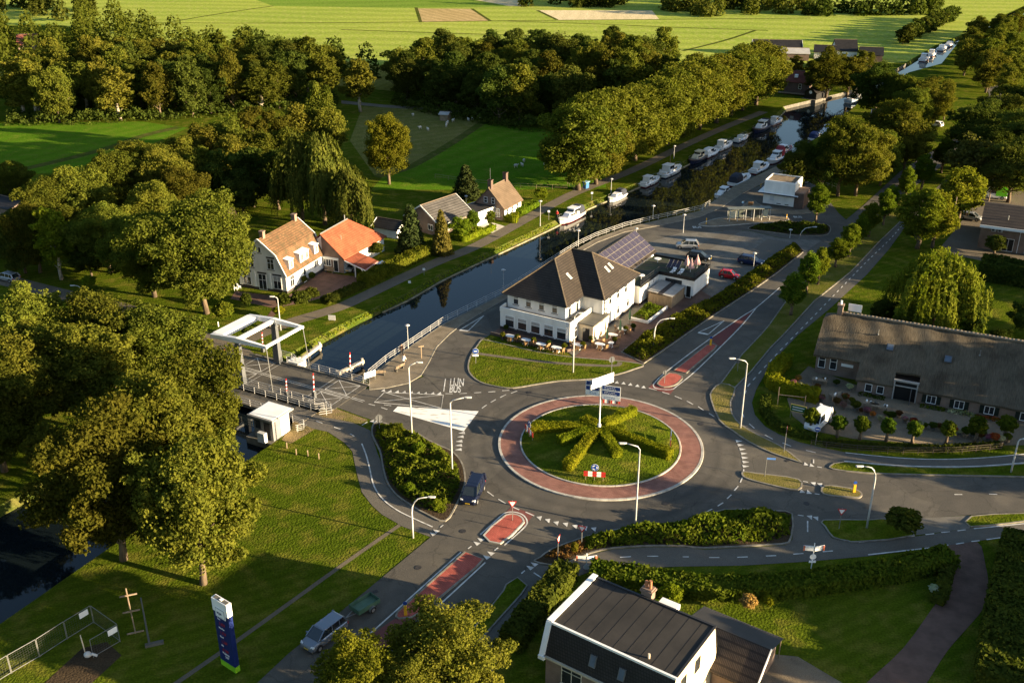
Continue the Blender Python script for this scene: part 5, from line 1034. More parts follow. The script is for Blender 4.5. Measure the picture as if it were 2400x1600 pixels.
mb.build('roof_sheet', CORR, S); mb = MB(); mb.box(16.52,20.7,2.1,17.36,26.3,2.2); mb.build('dark_roof_sheet', PLINTH, S)
# rooftop things
def at_hotel(x, y, z=0): v = Matrix.Rotation(R(-31),3,'Z') @ Vector((x,y,0)); return (v.x-1.54, v.y+142.9, z)
sp = thing('solar_rack', at_hotel(15.8,29.0,3.46), R(-31), 'tilted solar panel rack on the flat terrace roof', 'solar panel')
mb = MB(); mb.obox((0,0,0.9),(2.2,1.7,0.06),0,R(35)); mb.build('panel', SOLAR, sp); mb = MB()
for k in range(4): mb.obox((-1.1+k*0.73,0,0.94),(0.05,1.7,0.03),0,R(35))
for x in (-0.9,0.9): mb.bar((x,0.55,0),(x,0.55,1.25),0.06); mb.bar((x,-0.6,0),(x,-0.6,0.5),0.06)
mb.build('frame', SOLARF, sp)

# --- white house with gambrel roof and its barn
G1 = thing('gambrel_house', (-37.2,157.3,0), R(-21), 'white house with gambrel roof of weathered orange tiles', 'house')
prof = [(-9.2,3.25),(-7.6,6.5),(-4.6,8.75),(-1.6,6.5),(0,3.25)]
mb = MB(); mb.add([(x,0.0,0.45) for x in (-9.2,0)]+[(x,11.6,0.45) for x in (-9.2,0)]+[(x,0.0,z) for x,z in prof]+[(x,11.6,z) for x,z in prof], [(0,1,8,7,6,5,4),(3,2,9,10,11,12,13),(1,3,13,8),(2,0,4,9)]); mb.build('wall', WHITE_WALL, G1, fix=True)
mb = MB(); mb.box(-9.23,-0.03,0,0.03,11.63,0.45); mb.build('plinth', PLINTH, G1)
mb = MB(); pr = [(-9.5,3.05),(-7.75,6.62),(-4.6,9.0),(-1.45,6.62),(0.3,3.05)]
for a, b_ in zip(pr, pr[1:]): face_slab(mb, [(a[0],-0.3,a[1]),(b_[0],-0.3,b_[1]),(b_[0],11.9,b_[1]),(a[0],11.9,a[1])], 0.15)
gr = mb.build('roof', TILE_OLD, G1, fix=True)
mb = MB()
for y in (-0.36,11.96):
    for a, b_ in zip(pr, pr[1:]): mb.bar((a[0],y,a[1]-0.02),(b_[0],y,b_[1]-0.02),0.12,0.3)
mb.build('barge_board', WHITE, gr)
for (x, y) in ((-4.6,1.2),(-4.6,10.9)):
    mb = MB(); mb.box(x-0.35,y-0.35,8.6,x+0.35,y+0.35,10.0); mb.box(x-0.42,y-0.42,9.85,x+0.42,y+0.42,10.02); c_o = mb.build('chimney', BRICK, gr)
for y, big in ((1.7,0),(5.0,0),(6.5,0),(9.6,1)):
    mb = MB(); w_ = 0.62; mb.box(-1.0,y-w_,3.9,0.15,y+w_,5.5); d_ = mb.build('dormer', WHITE_WALL, gr); mb = MB(); mb.obox((-0.45,y,5.58),(1.5,w_*2.3,0.1),0,0,R(8)); mb.build('dormer_roof', WHITE, d_)
    win(d_, (0.15,y-w_), R(90), w_, 4.1, 0.8, 1.2, 2, 1, sill=False)
for x in (-7.6,-4.6,-1.7): win(G1, (-9.2,0), 0, x+9.2, 0.6 if x != -4.6 else 0.1, 1.55, 2.3 if x != -4.6 else 2.8, 2, 2, cur=x != -4.6, lintel=PLINTH, rowsplit=0.62, sill=x != -4.6, name='window' if x != -4.6 else 'front_door')
for x in (-6.6,-2.7): win(G1, (-9.2,0), 0, x+9.2, 3.9, 1.3, 1.9, 2, 2, lintel=PLINTH, rowsplit=0.6)
win(G1, (-9.2,0), 0, 4.6, 6.6, 0.6, 1.0)
win(G1, (0,0), R(90), 1.7, 0.7, 1.3, 2.0, 2, 2, rowsplit=0.62); win(G1, (0,0), R(90), 5.6, 0.1, 0.9, 2.5, 1, 2, name='side_door', sill=False); win(G1, (0,0), R(90), 9.4, 1.7, 1.4, 1.0, 2, 1)
for x in (-9.2,-6.1,-3.1,-0.0): wall_box(G1, 'pilaster', WHITE, x-0.18,-0.09,0.46,x+0.18,0.02,3.2) if x not in (-9.2,0) else None
G2 = thing('orange_barn', (-37.2,157.3,0), R(-21), 'barn with big bright orange tiled roof beside the white house', 'barn')
mb = MB(); mb.add([(-4.5,11.7,0),(4.1,11.7,0),(5.2,24.6,0),(-4.5,24.6,0),(-4.5,11.7,2.5),(4.1,11.7,2.6),(5.2,24.6,2.6),(-4.5,24.6,2.5),(0.0,11.7,6.4),(0.2,20.7,6.4)], [(0,1,5,8,4),(1,2,6,5),(2,3,7,9,6),(3,0,4,7)]); mb.build('wall', WHITE_WALL, G2, fix=True)
wall_box(G2, 'brick_front', BRICK, 0.02,11.63,0,4.12,11.69,2.55); mb = MB(); mb.add([(0.02,11.63,2.56),(4.12,11.63,2.56),(0.02,11.63,6.3),(0.02,11.69,2.56),(4.12,11.69,2.56),(0.02,11.69,6.3)], [(0,1,2),(5,4,3),(0,3,4,1),(1,4,5,2),(2,5,3,0)]); mb.build('gable', BRICK, G2)
mb = MB(); face_slab(mb, [(0.0,11.4,6.75),(4.5,11.3,2.75),(5.7,25.0,2.75),(0.2,20.6,6.75)]); face_slab(mb, [(0.2,20.6,6.752),(-4.9,25.0,2.6),(-4.9,11.4,2.6),(0,11.4,6.752)]); face_slab(mb, [(0.2,20.6,6.754),(5.7,25.0,2.752),(-4.9,25.0,2.602)]); br_ = mb.build('roof', TILE_OR, G2, fix=True)
mb = MB(); mb.tube([(0,11.4,6.78),(0.2,20.6,6.78)], 0.11, 6); mb.tube([(2.2,14.6,4.6),(2.2,14.6,5.8)], 0.05, 6); mb.tube([(0.1,19.8,6.7),(0.1,19.8,7.7)], 0.1, 8); mb.build('vent_pipes', GALV, br_)
mb = MB(); face_slab(mb, [(4.45,11.5,2.6),(4.85,15.9,2.6),(9.5,14.4,2.02),(9.5,9.7,2.02)], 0.1); ct_ = mb.build('carport_roof', TILE_OR, G2, fix=True)
mb = MB()
for x, y in ((9.3,9.9),(9.3,14.2),(6.9,10.7)): mb.bar((x,y,0),(x,y,2.0),0.16)
mb.bar((9.4,9.8,1.95),(9.4,14.3,1.95),0.16); mb.bar((4.5,11.4,2.45),(9.4,9.75,1.95),0.16); mb.bar((9.3,9.9,1.0),(8.3,10.2,2.0),0.12); mb.build('carport_post', WHITE, ct_)
win(G2, (0,11.63), 0, 0.9, 1.0, 1.5, 1.3, 3, 1, sill=False); win(G2, (0,11.63), 0, 2.6, 0.1, 1.0, 2.2, 1, 1, name='door', sill=False); wall_box(G2, 'fascia', WHITE, 0.05,11.5,2.3,3.2,11.62,2.7)

# --- plain gabled houses from their ridge line
def gable_house(name, label, cat, r1, r2, zr, ze, hw, roof, wallm, over=0.35, hip=0.0, gable=None, white_barge=False, parts=None, rw=None):
    a, b_ = (at(*r1, zr), at(*r2, zr)) if rw is None else rw; d = (b_-a); L = d.xy.length; ang = math.atan2(d.y, d.x)
    T = thing(name, (a.x,a.y,0), ang, label, cat)
    mb = MB(); mb.add([(0,-hw,0),(0,hw,0),(L,hw,0),(L,-hw,0),(0,-hw,ze),(0,hw,ze),(L,hw,ze),(L,-hw,ze),(hip,0,zr-0.05),(L-hip,0,zr-0.05)], [(1,0,4,8,5),(3,2,6,9,7),(0,3,7,4),(2,1,5,6)] + ([(4,7,9,8),(6,5,8,9)] if hip else [])); mb.build('wall', wallm, T, fix=True)
    s = (zr-ze)/hw; eo = over; zo = ze - s*eo + 0.1; mb = MB()
    if hip:
        c = [(-eo,-hw-eo,zo),(L+eo,-hw-eo,zo),(L+eo,hw+eo,zo),(-eo,hw+eo,zo)]; p, q_ = (hip,0,zr+0.1),(L-hip,0,zr+0.1)
        for f in ((c[0],c[1],q_,p),(c[2],c[3],p,q_),(c[1],c[2],q_),(c[3],c[0],p)): face_slab(mb, f, 0.12)
    else:
        face_slab(mb, [(-eo,0,zr+0.1),(-eo,-hw-eo,zo),(L+eo,-hw-eo,zo),(L+eo,0,zr+0.1)]); face_slab(mb, [(L+eo,0,zr+0.102),(L+eo,hw+eo,zo),(-eo,hw+eo,zo),(-eo,0,zr+0.102)])
    ro = mb.build('roof', roof, T, fix=True)
    mb = MB(); mb.tube([(-eo if not hip else hip,0,zr+0.14),(L+eo if not hip else L-hip,0,zr+0.14)], 0.1, 6); mb.build('ridge', mat('ridge_cap', (0.16,0.12,0.085), None, 3, 0.9), ro)
    if white_barge:
        mb = MB()
        for x in (-eo-0.05, L+eo+0.05):
            for sg in (-1,1): mb.bar((x,0,zr+0.08),(x,sg*(hw+eo),zo-0.02),0.08,0.24)
        mb.build('barge_board', WHITE, ro)
    return T, L, ang, ro
z5 = lambda a, b_: (500+a/2.94, 400+b_/2.94)
T, L, a_, ro = gable_house('bungalow', 'bungalow with dark grey tiled roof behind two spruces', 'house', z5(1435,240), z5(1660,165), 5.4, 2.6, 4.4, TILE_GR, BRICK, white_barge=True)
win(T, (0,4.4), R(-90), 2.2, 0.9, 1.3, 1.2, 2, 1); win(T, (0,4.4), R(-90), 6.6, 0.9, 1.3, 1.2, 2, 1); wall_box(T, 'garage', WHITE_WALL, L+0.4,-5.6,0,L+5.6,-0.6,2.5); mb = MB(); mb.box(L+0.3,-5.75,2.5,L+5.8,-0.5,2.75); mb.build('garage_roof', WHITE, T); mb = MB(); mb.box(L+0.5,-5.6,2.752,L+5.6,-0.65,2.77); mb.build('garage_felt', FELT, T)
win(T, (0,-4.4), 0, 2.5, 0.8, 1.6, 1.4, 2, 1); win(T, (0,-4.4), 0, 6.0, 0.8, 1.6, 1.4, 2, 1)
T, L, a_, ro = gable_house('brown_house', 'brown brick house with two chimneys and steep brown roof beside the meadow', 'house', z5(1900,120), z5(2020,60), 6.3, 2.7, 3.4, TILE_BR, BRICK)
for x in (0.5, L-0.5): mb = MB(); mb.box(x-0.4,-0.4,6.0,x+0.4,0.4,7.9); mb.box(x-0.47,-0.47,7.75,x+0.47,0.47,7.9); mb.build('chimney', BRICK_D, ro)
for x in (2.6,4.3): win(T, (0,3.4), R(-90), x, 3.2, 0.8, 1.2, 1, 2)
win(T, (0,3.4), R(-90), 5.2, 0.6, 1.3, 1.8, 2, 2); wall_box(T, 'white_wall', WHITE_WALL, 0.1,-3.45,0.3,L-0.1,-3.4,2.6)
for x in (1.2,3.2,5.4): win(T, (0,-3.45), 0, x, 0.9, 0.8, 1.3, 1, 2)
mb = MB(); mb.tube([(0.5,0,7.8),(0.5,0,10.2)], 0.03, 5); mb.build('aerial', GALV, ro)
T, L, a_, ro = gable_house('garden_shed', 'low black roofed shed left of the bungalow', 'shed', z5(1140,325), z5(1300,352), 2.9, 1.9, 1.9, TILE_BK, WHITE_WALL, white_barge=True)
gable_house('sheep_shelter', 'small dark shelter in the sheep meadow', 'shelter', None, None, 2.2, 1.8, 1.4, CORR, WOOD, rw=(at(1034,262,2.2), at(1052,263,2.2)))
T, L, a_, ro = gable_house('hidden_house', 'house with reddish roof mostly hidden behind the huge oak', 'house', (300,545), (390,505), 6.5, 3.0, 4.5, TILE_BR, BRICK)
gable_house('hidden_house', 'pale gabled roof showing behind the huge oak', 'house', (505,492), (545,490), 5.5, 2.8, 3.8, TILE_BR, BRICK)
gable_house('far_house', 'red roofed house among the trees at the upper left', 'house', (40,82), (85,80), 6, 3, 4.5, TILE_RD, BRICK)
gable_house('left_shed', 'low grey roof at the left edge among the grove trees', 'shed', (-15,455), (50,470), 3.2, 2.2, 3.0, TILE_BK, BRICK)
gable_house('far_barn', 'long black roofed barn beyond the canal row, left one', 'barn', None, None, 5.0, 2.6, 4.2, TILE_BK, BRICK_D, white_barge=True, rw=(Vector((91.5,400,5)), Vector((109,398,5))))
gable_house('far_barn', 'pale corrugated roofed barn in front of the black roofed one', 'barn', None, None, 3.8, 2.6, 4.6, CORR, BRICK_D, rw=(Vector((99.3,388.5,3.8)), Vector((109,387,3.8))))
gable_house('far_barn', 'black roofed barn beyond the mill, right one', 'barn', None, None, 6.2, 3.0, 5.0, TILE_BK, WHITE_WALL, rw=(Vector((120,392,6)), Vector((127.5,391,6))))
gable_house('far_barn', 'low dark barn beside the right black roofed barn', 'barn', None, None, 4.4, 2.6, 4.0, TILE_BK, WHITE_WALL, rw=(Vector((112.5,391,4)), Vector((119.6,389,4))))
gable_house('far_barn', 'dark roofed barn at the right end of the farm', 'barn', None, None, 4.6, 2.6, 4.0, TILE_BK, BRICK_D, rw=(Vector((127.5,385,4)), Vector((135,383,4))))
# mill and lock cottages
T, L, a_, ro = gable_house('lock_mill', 'dark brick mill with hipped red roof standing at the water', 'building', None, None, 6.7, 4.0, 3.2, TILE_RD, BRICK_D, hip=2.0, rw=(Vector((86.4,326.0,0)), Vector((92.6,322.6,0))))
win(T, (0,-3.2), 0, 4.9, 1.8, 0.9, 1.6, 1, 2); mb = MB(); mb.obox((3.2,-2.0,5.5),(1.0,1.0,0.9)); d_ = mb.build('dormer', WHITE, ro)
mb = MB(); mb.box(-1.5,-4.6,0.4,7.2,-3.25,0.6); mb.build('landing_deck', WOOD, T); mb = MB(); mb.box(-0.2,-3.4,-1.5,6.4,3.2,0.02); mb.build('foundation', BRICK_D, T)
T, L, a_, ro = gable_house('lock_hut', 'black wooden hut with round window in front of the mill', 'hut', None, None, 3.4, 2.0, 2.0, TILE_BK, BLACK, rw=(Vector((91.0,315.0,0)), Vector((96.5,321.0,0))))
mb = MB(); mb.tube([(-0.06,0,2.0),(0.02,0,2.0)], 0.5, 14); mb.build('round_window', WHITE, T)
mb = MB(); mb.box(-1.0,-2.4,-1.5,6.2,2.4,0.03); mb.build('foundation', STONE, T)
T, L, a_, ro = gable_house('lock_cottage', 'pale cottage behind the lock trees', 'house', None, None, 5.4, 2.8, 3.4, TILE_RD, CREAM, rw=(Vector((113,336,0)), Vector((118,344,0))))
T, L, a_, ro = gable_house('red_roof_house', 'brick house with dark red roof and white dormer half hidden by trees', 'house', (2047,258), (2095,262), 6.2, 3.0, 4.0, TILE_RD, BRICK_D, white_barge=True)
mb = MB(); mb.box(2.6,-3.2,4.0,4.6,-1.5,5.4); d_ = mb.build('dormer', WHITE, ro); win(d_, (2.6,-3.2), 0, 1.0, 4.2, 1.6, 0.9, 3, 1, sill=False)

# --- white flat-roofed block on the quay
B = thing('service_block', (52.6,207.3,0), R(-28), 'white flat roofed block with canopy on the quay', 'building')
wall_box(B, 'wall', WHITE_WALL, 0,0,0.25,6.4,6.0,5.0); wall_box(B, 'plinth', PLINTH, -0.02,-0.02,0,6.42,6.02,0.25)
mb = MB(); mb.kerb([(0.15,0.15),(6.25,0.15),(6.25,5.85),(0.15,5.85)], 0.32, 5.0, 5.22, True); mb.build('parapet', WHITE, B); mb = MB(); mb.sheet([(0.3,0.3),(6.1,0.3),(6.1,5.7),(0.3,5.7)], 5.02); mb.build('gravel_roof', mat('roof_gravel', (0.24,0.18,0.11), (0.14,0.10,0.06), 2.5, 0.95), B)
wall_box(B, 'brick_wing', BRICK_D, 6.41,0.1,0,8.3,5.0,3.2); mb = MB(); mb.box(6.41,0.0,3.2,8.4,5.1,3.32); mb.build('wing_roof', BRICK, B)
wall_box(B, 'canopy', WHITE, -1.1,-0.9,2.55,7.2,-0.01,2.68); wall_box(B, 'canopy_edge', DARK, -1.12,-0.98,2.5,7.22,-0.9,2.74); wall_box(B, 'side_canopy', WHITE, -1.1,0.0,2.55,-0.01,5.8,2.68)
mb = MB(); mb.box(2.9,-0.04,0.45,3.8,0.0,0.6); mb.box(4.6,-0.04,0.45,5.4,0.0,0.6); mb.build('vent_slot', BLACK, B); wall_box(B, 'hatch', mat('pale_grey', (0.55,0.56,0.57), None, 1, 0.6), 1.4,-0.03,1.0,2.3,0.0,2.0)

# --- thatched farm
FM = thing('thatched_farm', (46.4,122.1,0), R(-24.9), 'long farmhouse with brown thatched roof and tiled ridge', 'farmhouse')
X1 = 27.0
def roof_z(y): return 2.0 + 5.0*(y/9.8)
mb = MB(); nxs = 120; xs = [-6.6 + (X1+6.6)*i/nxs for i in range(nxs+1)]; ny = 26
def thz(x, y): 
    s = 0.05*math.sin(x*1.9+y*0.7)+0.04*math.sin(x*0.6-y*1.5)
    return roof_z(y)+s
idx = {}; vs_ = []; fs_ = []
for i, x in enumerate(xs):
    for j in range(ny+1):
        y = -0.1 + 9.9*j/ny; xx = x
        hipy = 8.6
        if x < -4.6 and y > hipy: y = hipy + (y-hipy)*max(0.0,(x+6.6)/2.0)
        idx[i,j] = len(vs_); vs_.append((xx, y, thz(xx, y)))
for i in range(nxs):
    for j in range(ny):
        xm, ym = (xs[i]+xs[i+1])/2, -0.1+9.9*(j+0.5)/ny
        if xm < -0.45 and ym < 2.5: continue
        if 4.4 < xm < 7.4 and ym < 2.35: continue
        fs_.append((idx[i,j],idx[i+1,j],idx[i+1,j+1],idx[i,j+1]))
n0 = len(vs_); vs_ += [(v[0],v[1]+0.08,v[2]-0.3) for v in vs_]; fs_ += [tuple(n0+k for k in reversed(f)) for f in fs_]
ec = {}
for f in fs_[:len(fs_)//2]:
    for a, b_ in zip(f, f[1:]+f[:1]): ec[(a,b_)] = 1
for (a, b_) in list(ec):
    if (b_,a) not in ec: fs_.append((b_, a, a+n0, b_+n0))
mb.add(vs_, fs_)
mb.add([(-4.6,9.8,7.0),(X1,9.8,7.0),(X1,19.7,2.0),(-6.6,17.2,3.3),(-6.6,11.0,6.2),(-6.6,8.6,6.2)], [(0,3,2,1),(0,4,3),(0,5,4)])
th = mb.build('thatch_roof', THATCH, FM, smooth=False)
mb = MB(); mb.box(-6.3,3.9,0,-0.2,15.5,3.5); mb.box(-0.2,0.35,0,X1,18.0,1.85); mb.add([(-6.25,3.9,3.4),(-6.25,15.5,3.4),(-6.25,9.8,6.6)], [(0,2,1)]); mb.build('wall', BRICK, FM)
rt = MB(); rt.tube([(-0.26,0,0),(0.0,0,0.02),(0.26,0,0)], [0.2,0.23,0.2], 8); rme = rt.mesh('ridge_tile', False); RT = mat('ridge_clay', (0.30,0.24,0.17), (0.20,0.155,0.11), 2, 0.9)
for i in range(62): o = mobj('ridge_tile', rme, RT, FM); o.location = (-4.3+i*0.5, 9.8, 7.12+0.02*math.sin(i*1.7)); o.rotation_euler = (0,R(-4),0)
mb = MB(); mb.box(-5.0,9.4,6.6,-4.3,10.2,8.3); mb.box(-5.1,9.3,8.15,-4.2,10.3,8.35); ch = mb.build('chimney', BRICK, FM); mb = MB(); mb.tube([(-4.65,9.8,8.3),(-4.65,9.8,8.9)],0.15,8); mb.build('chimney_pot', WHITE, ch)
for x in (-5.5,-3.95): win(FM, (-6.3,3.9), 0, x+6.3, 0.9, 0.95, 1.9, 1, 2, rowsplit=0.62, cur=False)
wall_box(FM, 'name_board', WHITE, -2.9,3.8,1.7,-1.3,3.88,2.1)
for x in (9.2,12.6,16.2,20.4):
    win(FM, (0,0.35), 0, x, 0.3, 1.2, 1.15, 2, 1, sill=True)
    for s in (-1,1): wall_box(FM, 'shutter', mat('shutter_green', (0.012,0.02,0.014), None, 1, 0.5), x+s*0.9-0.25,0.27,0.3,x+s*0.9+0.25,0.335,1.45)
win(FM, (0,0.35), 0, 1.3, 0.3, 0.9, 1.15); win(FM, (0,0.35), 0, 2.8, 0.3, 0.9, 1.15)
mb = MB()
for x in (4.45,7.3): mb.box(x-0.08,0.05,0,x+0.08,0.3,2.75)
mb.box(4.3,0.05,2.7,7.45,0.3,2.95); mb.box(4.53,0.1,2.0,7.22,0.28,2.12); do_ = mb.build('barn_door_frame', WOOD if False else mat('grey_timber', (0.36,0.34,0.31), None, 2, 0.8), FM)
wall_box(do_, 'doorway', BLACK, 4.55,0.29,0.02,7.2,0.345,2.68); wall_box(do_, 'door_leaf', GREYM, 6.6,-0.95,0.05,6.68,0.2,2.0)
for (x, y) in ((2.9,5.5),(10.3,5.2)): skylight(th, (x,y,roof_z(y)+0.15), (0,-5.0,9.8), 0.9, 1.1, mat('skylight_glass', (0.10,0.13,0.17), None, 1, 0.1), GREYM)
sg = thing('roof_sign', (*((Matrix.Rotation(R(-24.9),3,'Z') @ Vector((-3.6,10.6,0)) + Vector((46.4,122.1,0))).xy), 0), R(-24.9), 'white sign board standing behind the thatched ridge', 'sign')
mb = MB(); mb.box(-0.1,0,7.2,1.7,0.06,8.3); mb.build('board', WHITE, sg); mb = MB(); mb.bar((-0.05,0.1,0),(-0.05,0.1,8.3),0.08); mb.bar((1.65,0.1,0),(1.65,0.1,8.3),0.08); mb.build('post', DARK, sg)

# --- black-roofed house at the bottom edge, with shed
HB = thing('black_roof_house', (3.2,68.5,0), R(-34.8), 'brick house with flat black felt roof and white verge at the bottom edge', 'house')
wall_box(HB, 'wall', BRICK, 0.0,-0.55,0,11.7,7.7,3.62); mb = MB(); mb.sheet([(0.1,0.1),(11.7,0.1),(11.7,7.4),(0.1,7.4)], 6.3); mb.build('flat_roof', FELT, HB)
mb = MB(); face_slab(mb, [(0.1,0.02,6.28),(0.1,-1.0,3.62),(11.75,-1.0,3.62),(11.75,0.02,6.28)], 0.2); mr_ = mb.build('mansard_slope', TILE_BK, HB, fix=True)
mb = MB(); face_slab(mb, [(11.75,7.42,6.28),(11.75,8.3,3.62),(0.1,8.3,3.62),(0.1,7.42,6.28)], 0.2); mb.build('rear_slope', TILE_BK, HB, fix=True)
mb = MB(); mb.add([(0.05,-0.9,3.6),(0.05,0.0,6.27),(0.05,7.4,6.27),(0.05,8.2,3.6)], [(3,2,1,0)]); mb.build('left_gable', BRICK, HB); mb = MB(); mb.add([(11.72,-0.9,3.0),(11.72,0.0,6.27),(11.72,7.4,6.27),(11.72,8.2,3.0),(11.72,-0.6,0),(11.72,7.7,0)], [(0,1,2,3)[::1],(4,0,3,5)]); mb.build('gable_wall', CREAM, HB)
mb = MB(); mb.bar((-0.05,-1.1,3.5),(-0.05,0.0,6.36),0.5,0.22); mb.bar((-0.05,0.0,6.36),(-0.05,7.6,6.36),0.5,0.22); mb.box(-0.3,-1.35,3.25,0.3,-0.95,3.6); mb.box(0.2,-0.06,6.22,11.8,0.14,6.42); mb.build('white_verge', WHITE, HB)
mb = MB(); mb.box(0.1,-1.2,3.42,11.8,-0.98,3.6); mb.build('gutter', mat('cream_gutter', (0.5,0.44,0.32), None, 1, 0.6), HB); mb = MB(); mb.box(0.2,7.3,6.28,11.8,7.5,6.4); mb.box(11.6,0.1,6.28,11.8,7.3,6.38); mb.build('roof_edge', DARK, HB)
mb = MB(); mb.box(4.6,7.55,4.0,5.6,8.3,7.1); mb.box(4.5,7.45,6.75,5.7,8.4,6.95); ch = mb.build('chimney', BRICK, HB); mb = MB(); mb.tube([(4.9,7.9,7.0),(4.9,7.9,7.7)],0.16,8); mb.tube([(5.3,7.9,7.0),(5.3,7.9,7.9)],0.14,8); mb.build('chimney_pots', mat('terracotta', (0.40,0.17,0.08), None, 2, 0.9), ch)
mb = MB(); mb.box(6.2,7.8,5.6,7.9,8.6,6.1); mb.build('dormer', WHITE, HB)
for x in (4.6,7.3): skylight(mr_, (x,-0.55,4.85), (0,-2.66,1.02), 0.62, 1.05, mat('skylight_glass', (0.10,0.13,0.17), None, 1, 0.1), GREYM)
win(HB, (0,-0.55), 0, 2.6, 1.0, 2.0, 2.1, 2, 2, fm=mat('cream_frame', (0.62,0.58,0.46), None, 1, 0.6), rowsplit=0.68); win(HB, (0,-0.55), 0, 6.8, 1.0, 1.6, 1.6, 2, 2, fm=MATS['cream_frame'], rowsplit=0.68)
mb = MB(); mb.tube([(8.9,0.9,6.3),(8.9,0.9,6.75)],0.1,8); mb.build('vent_pipe', CREAM, HB)
for y in (1.6,4.2): win(HB, (11.72,0), R(90), y, 4.0, 0.9, 1.3, 1, 1, fm=DARK, sill=False)
SH = thing('tiled_outhouse', (3.2,68.5,0), R(-34.8), 'outhouse behind the black roofed house with brown tiles and dark corrugated lean-to', 'outhouse')
wall_box(SH, 'wall', BRICK, 11.8,7.4,0,15.2,13.4,1.9); mb = MB(); face_slab(mb, [(8.2,10.9,3.25),(11.9,6.9,1.95),(15.9,6.9,1.95),(15.5,10.9,3.25)], 0.12); mb.build('tiled_roof', TILE_DK, SH, fix=True)
mb = MB()
for k in range(30): x = 8.0+k*0.25; mb.add([(x,10.92,3.2),(x+0.2,10.92,3.2),(x+0.2,14.0,2.3),(x,14.0,2.3)], [(0,1,2,3)])
mb.add([(7.9,10.9,3.16),(15.6,10.9,3.16),(15.6,14.05,2.25),(7.9,14.05,2.25)], [(0,1,2,3)]); mb.build('corrugated_roof', mat('dark_sheet', (0.05,0.047,0.044), None, 1, 0.6), SH)
mb = MB(); mb.add([(15.25,7.3,1.9),(15.25,13.3,1.9),(15.25,10.9,3.1)], [(0,1,2)]); mb.build('gable', CREAM, SH); mb = MB(); mb.bar((15.6,10.9,3.3),(15.95,6.9,2.0),0.1,0.22); mb.build('barge_board', WHITE, SH)
mb = MB()
for x, y in ((15.4,13.9),(11.5,13.9)): mb.bar((x,y,0),(x,y,2.25),0.08)
mb.build('post', WOOD, SH)

# --- brick hall at the right edge
IN = thing('brick_hall', (85.4,178.7,0), R(-26.2), 'long brick hall with dark tiled roof at the right edge', 'building')
wall_box(IN, 'wall', BRICK, 0.3,1.6,0,18,15.0,4.9); mb = MB(); face_slab(mb, [(0.1,0.0,4.9),(18.5,0.0,4.9),(18.5,8.3,6.9),(0.1,8.3,6.9)]); face_slab(mb, [(18.5,8.3,6.902),(18.5,16.0,4.9),(0.1,16.0,4.9),(0.1,8.3,6.902)]); mb.build('roof', TILE_DK, IN, fix=True)
wall_box(IN, 'fascia', WHITE, 0.1,-0.1,4.45,18.5,0.0,4.95); mb = MB(); mb.add([(0.3,1.6,4.9),(0.3,15,4.9),(0.3,8.3,6.7)], [(0,2,1)]); mb.build('gable', BRICK, IN)
for x in (2.5,3.6): mb = MB(); mb.box(x-0.42,1.15,3.6,x+0.42,1.59,4.3); ac = mb.build('air_conditioner', LAMPW, IN); mb = MB(); mb.tube([(x-0.1,1.12,3.95),(x-0.1,1.16,3.95)],0.25,12); mb.build('fan_grille', DARK, ac)
win(IN, (0.3,1.6), 0, 5.0, 0.1, 1.9, 2.4, 2, 1, name='double_door', sill=False, glass=BLACK); win(IN, (0.3,1.6), 0, 8.6, 0.1, 1.4, 2.4, 1, 1, name='double_door', sill=False, glass=BLACK); mb = MB(); mb.bar((7.0,1.5,0),(7.0,1.5,4.5),0.1); mb.build('downpipe', WHITE, IN); mb = MB(); mb.tube([(4.5,3,5.6),(4.5,3,6.4)],0.1,8); mb.build('flue', GALV, IN)
# ------------------------------------------------------------ the drawbridge and its cabin
BZ = R(-28.6); BO = Vector((-35.1,128.0,0))
def bl(u, v, z=0): w_ = Matrix.Rotation(BZ,3,'Z') @ Vector((u,v,0)); return Vector((BO.x+w_.x, BO.y+w_.y, z))
BR = thing('drawbridge', BO, BZ, 'white drawbridge with balance frame on two grey pylons over the canal', 'drawbridge')
mb = MB(); mb.box(-4.5,-3.8,-0.45,15.6,3.8,0.06); mb.build('deck', ASPHALT, BR)
mb = MB(); mb.box(-4.5,-4.2,-0.6,15.6,-3.8,0.22); mb.build('deck_edge', STONE, BR); mb = MB(); mb.box(-4.5,3.8,-0.6,15.6,4.2,0.22); mb.build('deck_edge', STONE, BR)
for v in (-3.7,3.7):
    mb = MB(); mb.loft([[(-0.55,v-0.36,0.06),(0.55,v-0.36,0.06),(0.55,v+0.36,0.06),(-0.55,v+0.36,0.06)],[(-0.38,v-0.25,5.9),(0.38,v-0.25,5.9),(0.38,v+0.25,5.9),(-0.38,v+0.25,5.9)],[(-0.12,v-0.22,6.25),(0.12,v-0.22,6.25),(0.12,v+0.22,6.25),(-0.12,v+0.22,6.25)]]); mb.build('pylon', GREYM, BR)
fr = MB()
for v in (-3.7,3.7): fr.loft([[(-4.6,v-0.26,6.0),(-4.6,v+0.26,6.0),(-4.6,v+0.26,6.55),(-4.6,v-0.26,6.55)],[(0,v-0.27,6.25),(0,v+0.27,6.25),(0,v+0.27,6.95),(0,v-0.27,6.95)],[(5.2,v-0.18,6.45),(5.2,v+0.18,6.45),(5.2,v+0.18,6.8),(5.2,v-0.18,6.8)]])
fr.build('balance_beams', WHITE, BR)
mb = MB(); mb.box(-4.58,-3.43,5.95,-2.9,3.43,6.62); mb.build('counterweight', WHITE, BR)
mb = MB(); mb.box(-0.28,-3.42,6.4,0.28,3.42,6.8); mb.build('cross_beam', WHITE, BR); mb = MB(); mb.box(4.75,-3.51,6.5,5.16,3.51,6.78); mb.build('front_beam', WHITE, BR)
